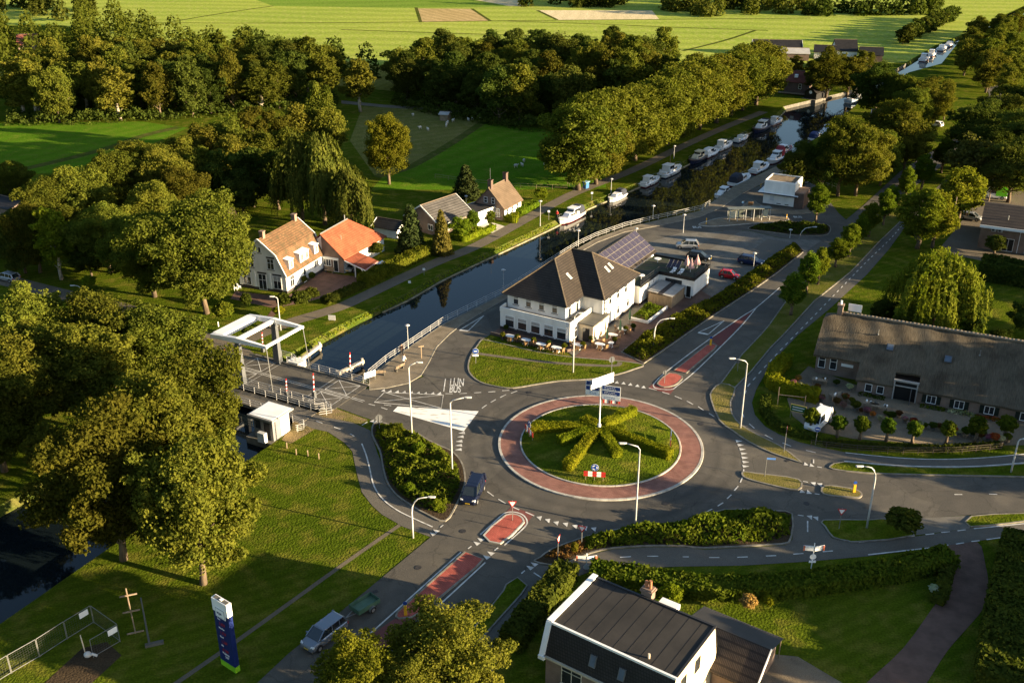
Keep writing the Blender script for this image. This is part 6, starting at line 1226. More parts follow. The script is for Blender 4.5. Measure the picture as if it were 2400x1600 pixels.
for v in (-3.95,3.95): mb = MB(); mb.tube([(5.1,v*0.95,6.55),(5.6,v,0.1)], 0.05, 6); mb.build('lifting_rod', GALV, BR)
bm = MB(); q4 = 0.064
def bline(a, b_, w_=0.12, z=q4):
    d = Vector((b_[0]-a[0],b_[1]-a[1],0)); n = Vector((-d.y,d.x,0)).normalized()*w_/2; A_, B2 = Vector((a[0],a[1],z)), Vector((b_[0],b_[1],z)); m_ = MB(); m_.poly([A_-n,B2-n,B2+n,A_+n]); m_.build('painted_line', PAINT, BR)
for v in (-0.35,0.05): bline((-3.5,v),(15.4,v), 0.1)
for (u0, u1) in ((-3.6,-0.2),(11.0,14.6)):
    for (v0, v1, zz) in ((0.3,3.4,0),(-3.4,-0.6,0)):
        for k, (a, b_) in enumerate((((u0,v0),(u1,v0)),((u1,v0),(u1,v1)),((u1,v1),(u0,v1)),((u0,v1),(u0,v0)),((u0,v0),(u1,v1)),((u0,v1),(u1,v0)))): bline(a, b_, 0.09, q4+0.003*(k+1))
bline((10.2,-3.6),(10.2,3.6), 0.08); bline((0.6,-3.6),(0.6,3.6), 0.06)
def railing(name, pts, label, cat='railing', h=1.0, bars=3, m=None, step=1.9, zb=0.1, group=None, r=0.026, px=False, parent=None):
    P = ats(pts) if px else [Vector((p[0],p[1],0)) for p in pts]; o = P[0]
    T = thing(name, (o.x,o.y,zb), 0, label, cat, group) if parent is None else parent
    Q = [p-o for p in P]
    for k in range(bars):
        z = h*(k+1)/bars; b_ = MB()
        for a, c in zip(Q, Q[1:]): b_.bar((a.x,a.y,z),(c.x,c.y,z), r*2)
        b_.build('rail', m or RAILW, T)
    pm_ = MB(); pm_.bar((0,0,0),(0,0,h), r*2.4); pme = pm_.mesh('post')
    for p in resample([(q.x,q.y) for q in Q], step): ob = mobj('post', pme, m or RAILW, T); ob.location = p
    return T
railing('bridge_railing', [bl(1.4,4.0),bl(15.4,4.0)], 'white railing on the water side of the drawbridge', zb=0.2)
railing('bridge_railing', [bl(-2.5,-4.0),bl(15.3,-4.0)], 'white railing between drawbridge and cycle bridge', zb=0.2)
CB = thing('cycle_bridge', bl(0,-6.8), BZ, 'narrow cycle bridge with white railings beside the drawbridge', 'footbridge')
mb = MB(); mb.box(-5,-1.4,-0.35,14.2,1.4,0.10); mb.build('deck', ASPHALT_B, CB)
railing('cycle_bridge_railing', [bl(-4,-5.3),bl(13.8,-5.3),bl(14.6,-4.4)], 'white railing on the inner side of the cycle bridge', zb=0.12)
railing('cycle_bridge_railing', [bl(-4,-8.3),bl(12.6,-8.3)], 'white railing on the outer side of the cycle bridge', zb=0.12)
railing('gate_railing', [bl(13.2,-9.0),bl(15.2,-9.2),bl(15.8,-10.0),bl(15.2,-10.8)], 'short curved white railing beside the bridge cabin', zb=0.12, bars=4)
railing('end_railing', [bl(15.5,-4.1),bl(16.3,-5.0),bl(15.2,-6.2)], 'short white railing at the end of the drawbridge', zb=0.12)
railing('abutment_railing', [bl(-0.6,5.2),bl(1.6,5.2),bl(2.6,4.6)], 'short white railing behind the right pylon', zb=0.2)
mb = MB(); mb.obox((0,0,0),(2.2,1.6,1.0)); o = mb.build('counterweight_block', WHITE); o.location = bl(2.3,4.9,-0.1); o.rotation_euler = (0,0,BZ); tag(o, 'white concrete block beside the right pylon', 'block')
C = thing('bridge_cabin', bl(12.6,-12.2), BZ, 'small grey bridge cabin with flat white roof', 'cabin')
mb = MB(); mb.box(-1.5,-1.5,0.0,1.5,1.5,2.9); mb.build('wall', mat('cabin_grey', (0.20,0.20,0.20), None, 1, 0.6), C); mb = MB(); mb.box(-2.0,-2.0,2.9,2.0,2.0,3.12); mb.build('roof', mat('grey_trim', (0.30,0.29,0.27), None, 1, 0.6), C); mb = MB(); mb.box(-1.8,-1.8,3.12,1.8,1.8,3.17); mb.build('roof_sheet', WHITE, C)
mb = MB(); mb.box(1.5,-0.1,0.1,1.56,1.5,2.85); mb.build('white_panel', WHITE, C); win(C, (-1.5,-1.5), 0, 0.7, 1.2, 1.0, 1.3, 1, 1, fm=GREYM, sill=False); win(C, (-1.5,-1.5), 0, 2.1, 0.05, 0.9, 2.3, 1, 1, fm=DARK, sill=False, glass=DARK, name='door'); win(C, (1.5,-1.5), R(90), 2.2, 1.3, 0.5, 1.2, 1, 1, fm=WHITE, sill=False)
mb = MB(); mb.box(-2.4,-2.2,-1.4,1.6,1.6,0.0); mb.build('base', STONE, C); mb = MB(); mb.box(-0.2,-2.5,0,0.9,-1.95,1.3); mb.build('cabinet', mat('pale_grey', (0.55,0.56,0.57), None, 1, 0.6), C)
def barrier(px, py, tpy, label):
    p = at(px, py); h = max(2.0, height_at(px, py, tpy)); T = thing('barrier_pole', p, BZ, label, 'barrier', 'raised red and white barriers at the bridge')
    mb = MB(); mb.box(-0.22,-0.22,0,0.22,0.22,1.1); mb.build('housing', GREYM, T)
    n = 8
    for col, mm, nm in ((0, WHITE, 'white_band'), (1, RED, 'red_band')):
        for k in range(col, n, 2): b_ = MB(); b_.tube([(0.02*k,0,0.9+(h-0.9)*k/n),(0.02*(k+1),0,0.9+(h-0.9)*(k+1)/n)], 0.075, 8); b_.build(nm, mm, T)
for a in [(530,868,818,'raised red and white barrier left of the left pylon'),(673,934,887,'raised red and white barrier on the cycle bridge'),(737,934,874,'raised red and white barrier at the near bridge end'),(822,884,825,'raised red and white barrier at the canal railing'),(617,824,778,'raised red and white barrier behind the bridge frame')]: barrier(*a)
def fender(a, b_, label):
    p, q = at(*a, -0.4), at(*b_, -0.4); T = thing('mooring_fender', (p.x,p.y,-0.9), 0, label, 'fender'); d = q-p
    mb = MB(); mb.bar((0,0,0.75),(d.x,d.y,0.75), 0.42, 0.5); mb.build('beam', mat('pale_timber', (0.5,0.44,0.34), (0.36,0.31,0.24), 1.5, 0.9), T)
    for t in (0.1,0.5,0.95): mb = MB(); mb.tube([(d.x*t,d.y*t,-1.5),(d.x*t,d.y*t,1.35)], 0.2, 8); mb.build('pile', DARK if t == 0.5 else MATS['pale_timber'], T)
fender((697,853),(752,812),'pale timber fender beam in the water by the right pylon'); fender((784,884),(852,850),'pale timber fender beam in the water near the canal railing')
railing('quay_railing', [(864,883),(905,849),(948,820),(1041,757),(1179,689),(1240,650),(1299,612),(1350,580),(1396,558),(1464,534),(1543,515),(1600,503),(1644,493),(1664,481)], 'long white railing along the quay edge', zb=0.1, px=True, step=2.4, r=0.022)

# ------------------------------------------------------------ lamps, signs, posts
def lamp(bx, by, hx, hy, kind, label, m=None, group='street lamps'):
    """foot pixel and head pixel; the arm reaches from the foot's axis to the head at its real height"""
    p = at(bx, by); m = m or LAMPW
    if kind == 'post':
        h = height_at(bx, by, hy); T = thing('street_lamp', p, 0, label, 'street lamp', group)
        mb = MB(); mb.tube([(0,0,0),(0,0,h*0.3),(0,0,h)], [0.07,0.055,0.04], 8); mb.build('pole', m, T)
        mb = MB(); mb.loft([[(r*math.cos(k*math.pi/6),r*math.sin(k*math.pi/6),z) for k in range(12)] for r, z in ((0.08,h-0.15),(0.36,h+0.02),(0.36,h+0.08),(0.12,h+0.2))]); mb.build('lamp_head', m, T); return T
    h = height_at(bx, by, hy); q = at(hx, hy, h); arm = Vector((q.x-p.x, 0, 0)); A = max(0.6, arm.length); sg = 1 if q.x > p.x else -1
    T = thing('street_lamp', p, 0, label, 'street lamp', group)
    if kind == 'goose':
        pts = [(0,0,0),(0,0,h*0.35),(0,0,h-A*0.9)] + [(sg*A*0.5*(1-math.cos(t)), 0, h-A*0.9+A*0.85*math.sin(t)) for t in (0.4,0.8,1.2,1.57)] + [(sg*A*0.85,0,h)]
    else:
        pts = [(0,0,0),(0,0,h*0.35),(0,0,h*0.92),(sg*A*0.12,0,h*0.955),(sg*A*0.75,0,h*0.99)]
    n = len(pts); mb = MB(); mb.tube(pts, [0.11-0.06*i/(n-1) for i in range(n)], 8); mb.build('pole', m, T, smooth=True)
    e = pts[-1]; mb = MB(); mb.loft([[(e[0]+sg*a, w_*c, e[2]+z) for c, z in ((-1,-0.05),(1,-0.05),(1,0.03),(0.5,0.09),(-0.5,0.09),(-1,0.03))] for a, w_ in ((-0.08,0.07),(0.2,0.16),(0.62,0.15),(0.72,0.06))]); mb.build('lamp_head', m, T); return T
for a in [(968,1260,1012,1164,'goose','curved street lamp with small white sign beside the footpath'),(1532,810,1576,746,'goose','curved street lamp in the long hedge beside the car park'),(403,826,428,757,'goose','curved street lamp beside the village road left of the bridge'),(193,690,172,669,'goose','curved street lamp reaching left over the village road'),(1873,560,1911,532,'goose','curved street lamp at the end of the long hedge'),(2096,404,2126,368,'goose','curved street lamp beside the north east road, far one'),
    (1488,1243,1456,1036,'arm','tall street lamp in front of the roundabout'),(966,1030,983,847,'arm','tall street lamp at the top of the left shrub bed'),(1060,1112,1102,929,'arm','tall street lamp on the right edge of the left shrub bed'),(1735,1004,1712,838,'arm','tall street lamp on the curved dry verge'),(1343,874,1350,732,'arm','tall street lamp in front of the hotel corner'),(2031,1238,2016,1092,'goose','curved street lamp on the verge with the give way sign'),(2369,1108,2398,1028,'goose','curved street lamp at the right edge of the north verge'),(658,774,644,694,'arm','tall street lamp behind the bridge frame'),
    (957,818,955,763,'post','round headed lamp on the quay near the benches'),(1180,682,1180,633,'post','round headed lamp on the quay left of the hotel'),(1355,578,1355,541,'post','round headed lamp on the quay behind the hotel'),(1530,513,1532,483,'post','round headed lamp at the bend of the quay railing'),(1601,546,1603,504,'post','round headed lamp beside the quay road'),(1765,634,1767,594,'post','round headed lamp between the parked cars and the hedge'),(1851,558,1853,539,'post','round headed lamp beside the oval bed'),(1491,552,1491,536,'post','short lamp beside the annexe roof'),(1266,530,1266,472,'post','slim lamp beside the towpath'),(1432,452,1432,420,'post','slim lamp on the far bank behind the white speedboat'),(1579,372,1580,343,'post','slim lamp on the far bank behind the sailing cruiser'),(1093,480,1100,460,'post','lamp between bungalow and brown house')]: lamp(*a)
for bx, by, ty, l in [(2227,546,462,'bare pole beside the silver car in the yard'),(2317,472,388,'bare pole behind the green van')]:
    p = at(bx, by); h = height_at(bx, by, ty); mb = MB(); mb.tube([(0,0,0),(0,0,h)], [0.14,0.09], 8); o = mb.build('utility_pole', WOOD); o.location = p; tag(o, l, 'pole')
def disc(mb, c, r, n, t0, t1, rot=0.0, k=20):
    """disc in the x-z plane facing -y"""
    F = [[(c[0]+r*math.cos(2*math.pi*i/k+rot), t, c[1]+r*math.sin(2*math.pi*i/k+rot)) for i in range(k)] for t in (t0,t1)]
    mb.loft(F)
def sign_post(name, bx, by, ty, rz, label, cat='sign'):
    p = at(bx, by); h = height_at(bx, by, ty); T = thing(name, p, R(rz), label, cat); mb = MB(); mb.tube([(0,0,0),(0,0,h)], 0.038, 8); mb.build('post', GALV, T); return T, h
def yield_sign(bx, by, ty, rz, label):
    T, h = sign_post('give_way_sign', bx, by, ty, rz, label, 'road sign')
    for r, m_, y0, y1, nm in ((0.55,RED,-0.065,-0.045,'border'),(0.36,WHITE,-0.072,-0.066,'face'),(0.55,GREYM,-0.044,-0.04,'back')):
        mb = MB(); disc(mb, (0,h-0.35), r, 3, y1, y0, R(-90), 3); mb.build(nm, m_, T, fix=True)
yield_sign(1201,1221,1172,-2,'give way sign on the red island nearest the roundabout'); yield_sign(1307,1312,1255,70,'give way sign seen edge-on at the tip of the southern bed'); yield_sign(1363,1276,1230,-20,'give way sign in front of the southern shrub bed'); yield_sign(1966,1240,1190,-8,'give way sign on the verge of the cycle crossing'); yield_sign(1837,1060,1000,75,'give way sign seen edge-on on the dry verge')
def round_sign(bx, by, ty, rz, label, sub=True, m_=None, arrows=False, r=0.42):
    T, h = sign_post('round_sign', bx, by, ty, rz, label, 'road sign')
    mb = MB(); disc(mb, (0,h-0.3), r, 0, -0.045, -0.06); mb.build('face', m_ or BLUE, T, fix=True); mb = MB(); disc(mb, (0,h-0.3), r+0.03, 0, -0.04, -0.045); mb.build('rim', m_ if m_ == GREYM else WHITE, T, fix=True)
    mb = MB(); mb.box(-0.24,-0.07,h-0.36,0.24,-0.062,h-0.24); mb.build('symbol', WHITE, T)
    if sub: mb = MB(); mb.box(-0.42,-0.06,h-1.1,0.42,-0.045,h-0.8); mb.build('plate', m_ if m_ == GREYM else WHITE, T)
    return T
round_sign(1115,853,818,0,'round blue sign with white plate on the tip of the hotel verge'); round_sign(1911,1042,1000,-15,'round blue sign beside the white van',False,r=0.34); round_sign(1433,874,838,200,'round sign seen from behind on the hotel verge',False,GREYM); round_sign(890,1010,974,200,'road sign seen from behind at the top of the left shrub bed',True,GREYM); round_sign(1728,871,843,190,'small sign seen from behind on the tree verge',False,GREYM,r=0.25); round_sign(1557,900,868,200,'sign seen from behind on the short red island',False,GREYM,r=0.3); round_sign(566,648-0,632,0,'small sign beside the village road',False,WHITE,r=0.2)
for bx, by, ty, l in [(1004,624,628-0,None),(994,645,628,'small white sign on the towpath verge'),(1286,516,493,'white sign on the bank by the first cruiser'),(1387,470,450,'white sign on the bank behind the speedboat'),(960,665,658,'small white marker at the water edge')]:
    if l: T, h = sign_post('bank_sign', bx, by, ty, 0, l); mb = MB(); mb.box(-0.22,-0.06,h-0.4,0.22,-0.04,h); mb.build('plate', WHITE, T)
def bollard(bx, by, ty, label):
    p = at(bx, by); h = height_at(bx, by, ty); T = thing('traffic_bollard', (p.x,p.y,0.15), 0, label, 'bollard', 'yellow bollards on the traffic islands')
    mb = MB(); mb.box(-0.14,-0.1,0,0.14,0.1,h*0.68); mb.build('body', YELLOW, T); mb = MB(); disc(mb, (0,h*0.84), 0.2, 0, -0.03, 0.03); mb.build('blue_disc', BLUE, T, fix=True); mb = MB(); mb.tube([(0,0,h*0.6),(0,0,h)],0.03,6); mb.build('stem', GREYM, T)
bollard(951,1443,1411,'yellow bollard with blue disc on the long red island'); bollard(2001,1155,1129,'yellow bollard with blue disc on the east island'); bollard(1665,811,790,'yellow bollard with blue disc on the north east island')
# street name sign on the east island
T, h = sign_post('street_name_sign', 1792, 1118, 1072, -5, 'blue street name sign on the east traffic island'); mb = MB(); mb.box(0.02,-0.03,h-0.22,1.0,0.0,h); mb.build('plate', mat('street_blue', (0.10,0.25,0.62), None, 1, 0.4), T)
# direction sign in the middle of the roundabout
p = at(1404,1012,0.75); D = thing('direction_signpost', (p.x,p.y,0.7), R(0), 'white signpost with stacked direction boards in the middle of the roundabout', 'signpost')
hp = height_at(1404,1012,884); mb = MB(); mb.tube([(0,0,0),(0,0,1.2),(0,0,1.25),(0,0,hp)], [0.22,0.2,0.09,0.08], 10); mb.build('post', WHITE, D)
def board(T, x0, x1, z, hh, m_, rz, off, lines=(0.72,)):
    Rm = Matrix.Rotation(R(rz),3,'Z'); n = Rm @ Vector((0,-1,0)); u = Rm @ Vector((1,0,0))
    def bx(mb, a, b_, z0, z1, d0, d1):
        P = [u*a+n*d0, u*b_+n*d0, u*b_+n*d1, u*a+n*d1]; mb.add([(q.x,q.y,z0) for q in P]+[(q.x,q.y,z1) for q in P], [(0,1,2,3),(7,6,5,4),(0,4,5,1),(1,5,6,2),(2,6,7,3),(3,7,4,0)])
    mb = MB(); bx(mb, x0, x1, z, z+hh, off, off+0.05); o = mb.build('board_rim', WHITE, T, fix=True); mb = MB(); bx(mb, x0+0.06, x1-0.06, z+0.05, z+hh-0.05, off+0.051, off+0.056); mb.build('board_face', m_, o, fix=True)
    mb = MB(); k = x0+0.35
    for i in range(2):
        y_ = z+hh*(0.62-0.34*i); a = x0+(0.3 if x1 > 0 else 0.5)
        while a < x1-0.6: L_ = random.uniform(0.12,0.3); bx(mb, a, a+L_, y_-0.035, y_+0.035, off+0.057, off+0.059); a += L_+0.08
    mb.build('legend', WHITE if m_ != WHITE else BLUE, o, fix=True)['kind'] = 'stuff'
BB = mat('board_blue', (0.012,0.045,0.20), None, 1, 0.45)
for k, z in enumerate((hp-2.9,hp-2.25,hp-1.6)):
    board(D, 0.16, 2.45, z, 0.6, BB if k else WHITE, -18, 0.02); board(D, -1.9, -0.16, z+0.25, 0.6, BB if k else WHITE, -18, -0.10)
PB = mat('board_pale', (0.50,0.66,0.74), None, 1, 0.5); board(D, -1.7, 1.9, hp-1.15, 0.6, PB, 36, 0.1); board(D, -1.5, 1.9, hp-0.45, 0.6, PB, 36, 0.1)
# chevron barriers round the island
def chevron(bx, by, rz, label):
    p = at(bx, by, 0.4); T = thing('roundabout_barrier', (p.x,p.y,0.3), R(rz), label, 'barrier', 'roundabout barriers with blue discs')
    for r_ in range(2):
        for c in range(5): mb = MB(); z = 0.55+r_*0.36; mb.box(-1.25+c*0.5,-0.03,z,-1.25+(c+1)*0.5-0.004,0.0,z+0.3); mb.build('board_field', RED if (c) % 2 == 0 else WHITE, T)
    mb = MB()
    for x in (-1.0,0,1.0): mb.bar((x,0.04,0),(x,0.04,1.2 if x else 2.0),0.07)
    mb.build('posts', WOOD, T); mb = MB(); disc(mb, (0,1.75), 0.42, 0, 0.0, -0.035); mb.build('blue_disc', BLUE, T, fix=True); mb = MB(); disc(mb, (0,1.75), 0.45, 0, 0.012, 0.001); mb.build('disc_rim', WHITE, T, fix=True)
    for k in range(3): a0 = R(90+120*k); mb = MB(); mb.ribbon([(0.26*math.cos(a0+t*0.3), 0.26*math.sin(a0+t*0.3)) for t in range(5)], 0.11, 0); me = mb.mesh('arrow'); o = mobj('arrow', me, WHITE, T); o.rotation_euler = (R(90),0,0); o.location = (0,-0.04,1.75)
chevron(1393,1124,-8,'red and white barrier with blue roundabout disc facing the camera'); chevron(1240,1022,-68,'barrier with disc at the left side of the roundabout lawn'); chevron(1571,1042,82,'barrier seen edge-on at the right side of the roundabout lawn'); chevron(1430,952,170,'barrier seen from behind at the far side of the roundabout lawn')
# red-white finger posts
def fingerpost(bx, by, ty, label, both=True):
    p = at(bx, by); h = height_at(bx, by, ty); T = thing('finger_post', p, 0, label, 'signpost'); mb = MB(); mb.tube([(0,0,0),(0,0,h)],0.05,8); mb.build('post', WHITE, T)
    for i, (x0, x1, rz) in enumerate(((-1.05,-0.05,-8),(0.05,1.05,14))[:2 if both else 2]):
        for k in range(2): z = h-0.45-k*0.3; mb = MB(); mb.obox(((x0+x1)/2,0,z),(1.0,0.04,0.27),R(rz)); o = mb.build('finger', WHITE, T); mb = MB(); mb.obox((x0+0.08 if i == 0 else x1-0.08,-0.005,z),(0.16,0.05,0.272),R(rz)); mb.build('red_tip', mat('finger_red', (0.6,0.16,0.08), None, 1, 0.5), o)
    mb = MB(); disc(mb, (0.0,h-1.6), 0.32, 0, -0.06, -0.08); mb.build('disc', WHITE, T, fix=True); mb = MB(); mb.box(-0.34,-0.08,h-2.3,0.34,-0.05,h-2.05); mb.build('plate', WHITE, T)
fingerpost(1899,1344,1272,'white and red finger post on the southern cycle path'); fingerpost(1374,1334,1296,'white finger post beside the black roofed house')

# ------------------------------------------------------------ price tower, site fence
p0, p1 = at(519.5,1555), at(553,1577); an = math.atan2(p1.y-p0.y, p1.x-p0.x); W_ = (p1-p0).length; HT = 7.4
PT = thing('price_tower', p0, an, 'tall blue petrol price tower with white head and green foot on the lawn', 'price sign')
NAVY = mat('tower_blue', (0.010,0.022,0.115), None, 1, 0.45); GRN = mat('tower_green', (0.25,0.55,0.02), None, 1, 0.45); LED = mat('led_red', (0.30,0.02,0.015), None, 1, 0.5)
mb = MB(); mb.box(0,0,0.62,W_,0.46,HT-1.35); mb.build('body', NAVY, PT); mb = MB(); mb.box(-0.02,-0.02,0,W_+0.02,0.48,0.6); mb.build('foot', GRN, PT); mb = MB(); mb.box(-0.03,-0.03,HT-1.33,W_+0.03,0.49,HT); mb.build('head', WHITE, PT)
mb = MB(); mb.box(0.1,0.06,HT+0.002,W_-0.1,0.4,HT+0.03); mb.build('top_tray', DECKG, PT); mb = MB(); mb.box(W_*0.45,0.1,HT+0.032,W_*0.6,0.36,HT+0.08); mb.build('top_cap', WHITE, PT)
mb = MB(); mb.box(0.36,-0.075,HT-1.75,W_-0.28,-0.034,HT-0.72); lg = mb.build('logo_plate', WHITE, PT); mb = MB(); mb.box(0.44,-0.085,HT-1.66,W_-0.36,-0.076,HT-0.8); mb.build('logo_rim', mat('rim_blue', (0.10,0.14,0.25), None, 1, 0.5), lg); mb = MB(); mb.box(0.48,-0.092,HT-1.62,W_-0.40,-0.086,HT-0.84); mb.build('logo_field', WHITE, lg)
wall_text('argos', PT, (0,0), 0, 0.60, HT-1.36, 0.33, NAVY, 'logo_lettering', d=0.1, xs=0.62)
for k, (nm, pr) in enumerate((('Euro','1.659'),('SuperPlus','1.759'),('Diesel','1.369'),('LPG','0.789'))):
    z = HT-2.12-k*0.98; wall_text(nm, PT, (0,0), 0, 0.42, z, 0.17, WHITE, 'fuel_name', d=0.006, xs=0.8); wall_text(pr, PT, (0,0), 0, 0.52, z-0.58, 0.36, LED, 'price_digits', d=0.006, xs=0.72)
wall_text('Wasboxen', PT, (0,0), 0, 0.44, 1.5, 0.24, WHITE, 'wash_lettering', d=0.006, xs=0.62); wall_text('24/7', PT, (0,0), 0, 0.75, 1.12, 0.26, WHITE, 'wash_lettering', d=0.006, xs=0.8)
WIRE = mat('wire_mesh', (0.12,0.12,0.11), None, 1, 0.5, 0.5)
def fence_panel(a, b_, label):
    p, q = at(*a), at(*b_); d = q-p; T = thing('site_fence_panel', p, 0, label, 'fence', 'wire panels of the site fence'); L_ = d.length
    mb = MB()
    for e in (Vector((0,0,0)), d): mb.tube([(e.x,e.y,0),(e.x,e.y,2.0)],0.03,6)
    for z in (0.1,2.0): mb.bar((0,0,z),(d.x,d.y,z),0.05)
    mb.build('frame', GALV, T); mb = MB()
    for i in range(1, int(L_/0.22)): t = i*0.22/L_; mb.bar((d.x*t,d.y*t,0.1),(d.x*t,d.y*t,2.0),0.008)
    for k in range(1,8): mb.bar((0,0,0.1+k*0.24),(d.x,d.y,0.1+k*0.24),0.008)
    o = mb.build('wire', WIRE, T); o['kind'] = 'stuff'
    return T, d
for a, b_, l in [((-40,1618),(26,1577),'site fence panel cut by the left edge'),((28,1576),(92,1539),'site fence panel second from the left edge'),((94,1538),(157,1497),'site fence panel in the middle of the back row'),((159,1496),(219,1459),'site fence panel with a white notice at its top corner'),((221,1459),(281,1502),'site fence panel across the far end'),((282,1503),(219,1540),'site fence panel with a red and white notice')]:
    T, d = fence_panel(a, b_, l)
    if 'notice' in l: mb = MB(); c = d*(0.72 if 'white notice at' in l else 0.2); mb.obox((c.x+0.04,c.y-0.05,1.6),(0.9,0.03,0.6),math.atan2(d.y,d.x)); mb.build('notice', WHITE, T)
def plain(name, mb, m, loc, rz, label, cat, group=None): o = mb.build(name, m); o.location = loc; o.rotation_euler = (0,0,rz); return tag(o, label, cat, group)
p = at(318,1484); h = height_at(318,1484,1378); T = thing('timber_mast', p, 0, 'wooden mast with three cross bars on the lawn', 'mast'); mb = MB(); mb.bar((0,0,0),(-0.1,0,h),0.08); mb.build('post', WOOD, T)
for z in (0.15,h*0.5,h*0.85): mb = MB(); mb.obox((0,0,z),(1.5,0.1,0.12),R(20)); mb.build('cross_bar', WOOD, T)
p = at(351,1512); h = height_at(351,1512,1400); T = thing('steel_mast', p, 0, 'grey steel mast on a small footing', 'mast'); mb = MB(); mb.tube([(0,0,0),(0,0,h)],[0.1,0.06],8); mb.build('pole', GREYM, T); mb = MB(); mb.obox((0.4,0.1,0.12),(1.6,0.4,0.24),R(20)); mb.build('footing', DECKG, T)
p = at(207,1540); T = thing('site_valve', p, 0, 'white valve assembly with upright pipe inside the site fence', 'valve'); mb = MB(); mb.tube([(-0.5,0.6,0),(-0.6,0.6,2.0)],0.05,8); mb.build('pipe', CREAM, T)
mb = MB(); mb.ball((0,0,0.35),(0.35,0.3,0.3),10,6); mb.build('body', LAMPW, T); mb = MB(); mb.tube([(0,0,0.3),(0.5,-0.1,0.5),(0.9,-0.1,0.3)],0.12,8); mb.build('elbow', LAMPW, T)

# ------------------------------------------------------------ vehicles
def paint(name, c, metal=0.2): return mat(name, c, tuple(v*0.92 for v in c), 0.5, 0.25, metal, 0.6)
CARGLASS = mat('car_glass', (0.018,0.024,0.026), None, 1, 0.05, 0, 0.8); RIM = mat('alloy', (0.40,0.40,0.40), None, 1, 0.35, 0.6); LIGHTC = mat('headlight', (0.75,0.75,0.72), None, 1, 0.2); TAIL = mat('tail_light', (0.35,0.01,0.01), None, 1, 0.3); PLATE = mat('plate_yellow', (0.65,0.42,0.03), None, 1, 0.5)
tyre_mb = MB(); tyre_mb.tube([(0,-0.1,0),(0,-0.07,0),(0,0.07,0),(0,0.1,0)],[0.25,0.31,0.31,0.25],18); TYRE = tyre_mb.mesh('tyre', False)
rim_mb = MB(); rim_mb.tube([(0,-0.108,0),(0,0.108,0)],0.19,14); RIMM = rim_mb.mesh('rim')
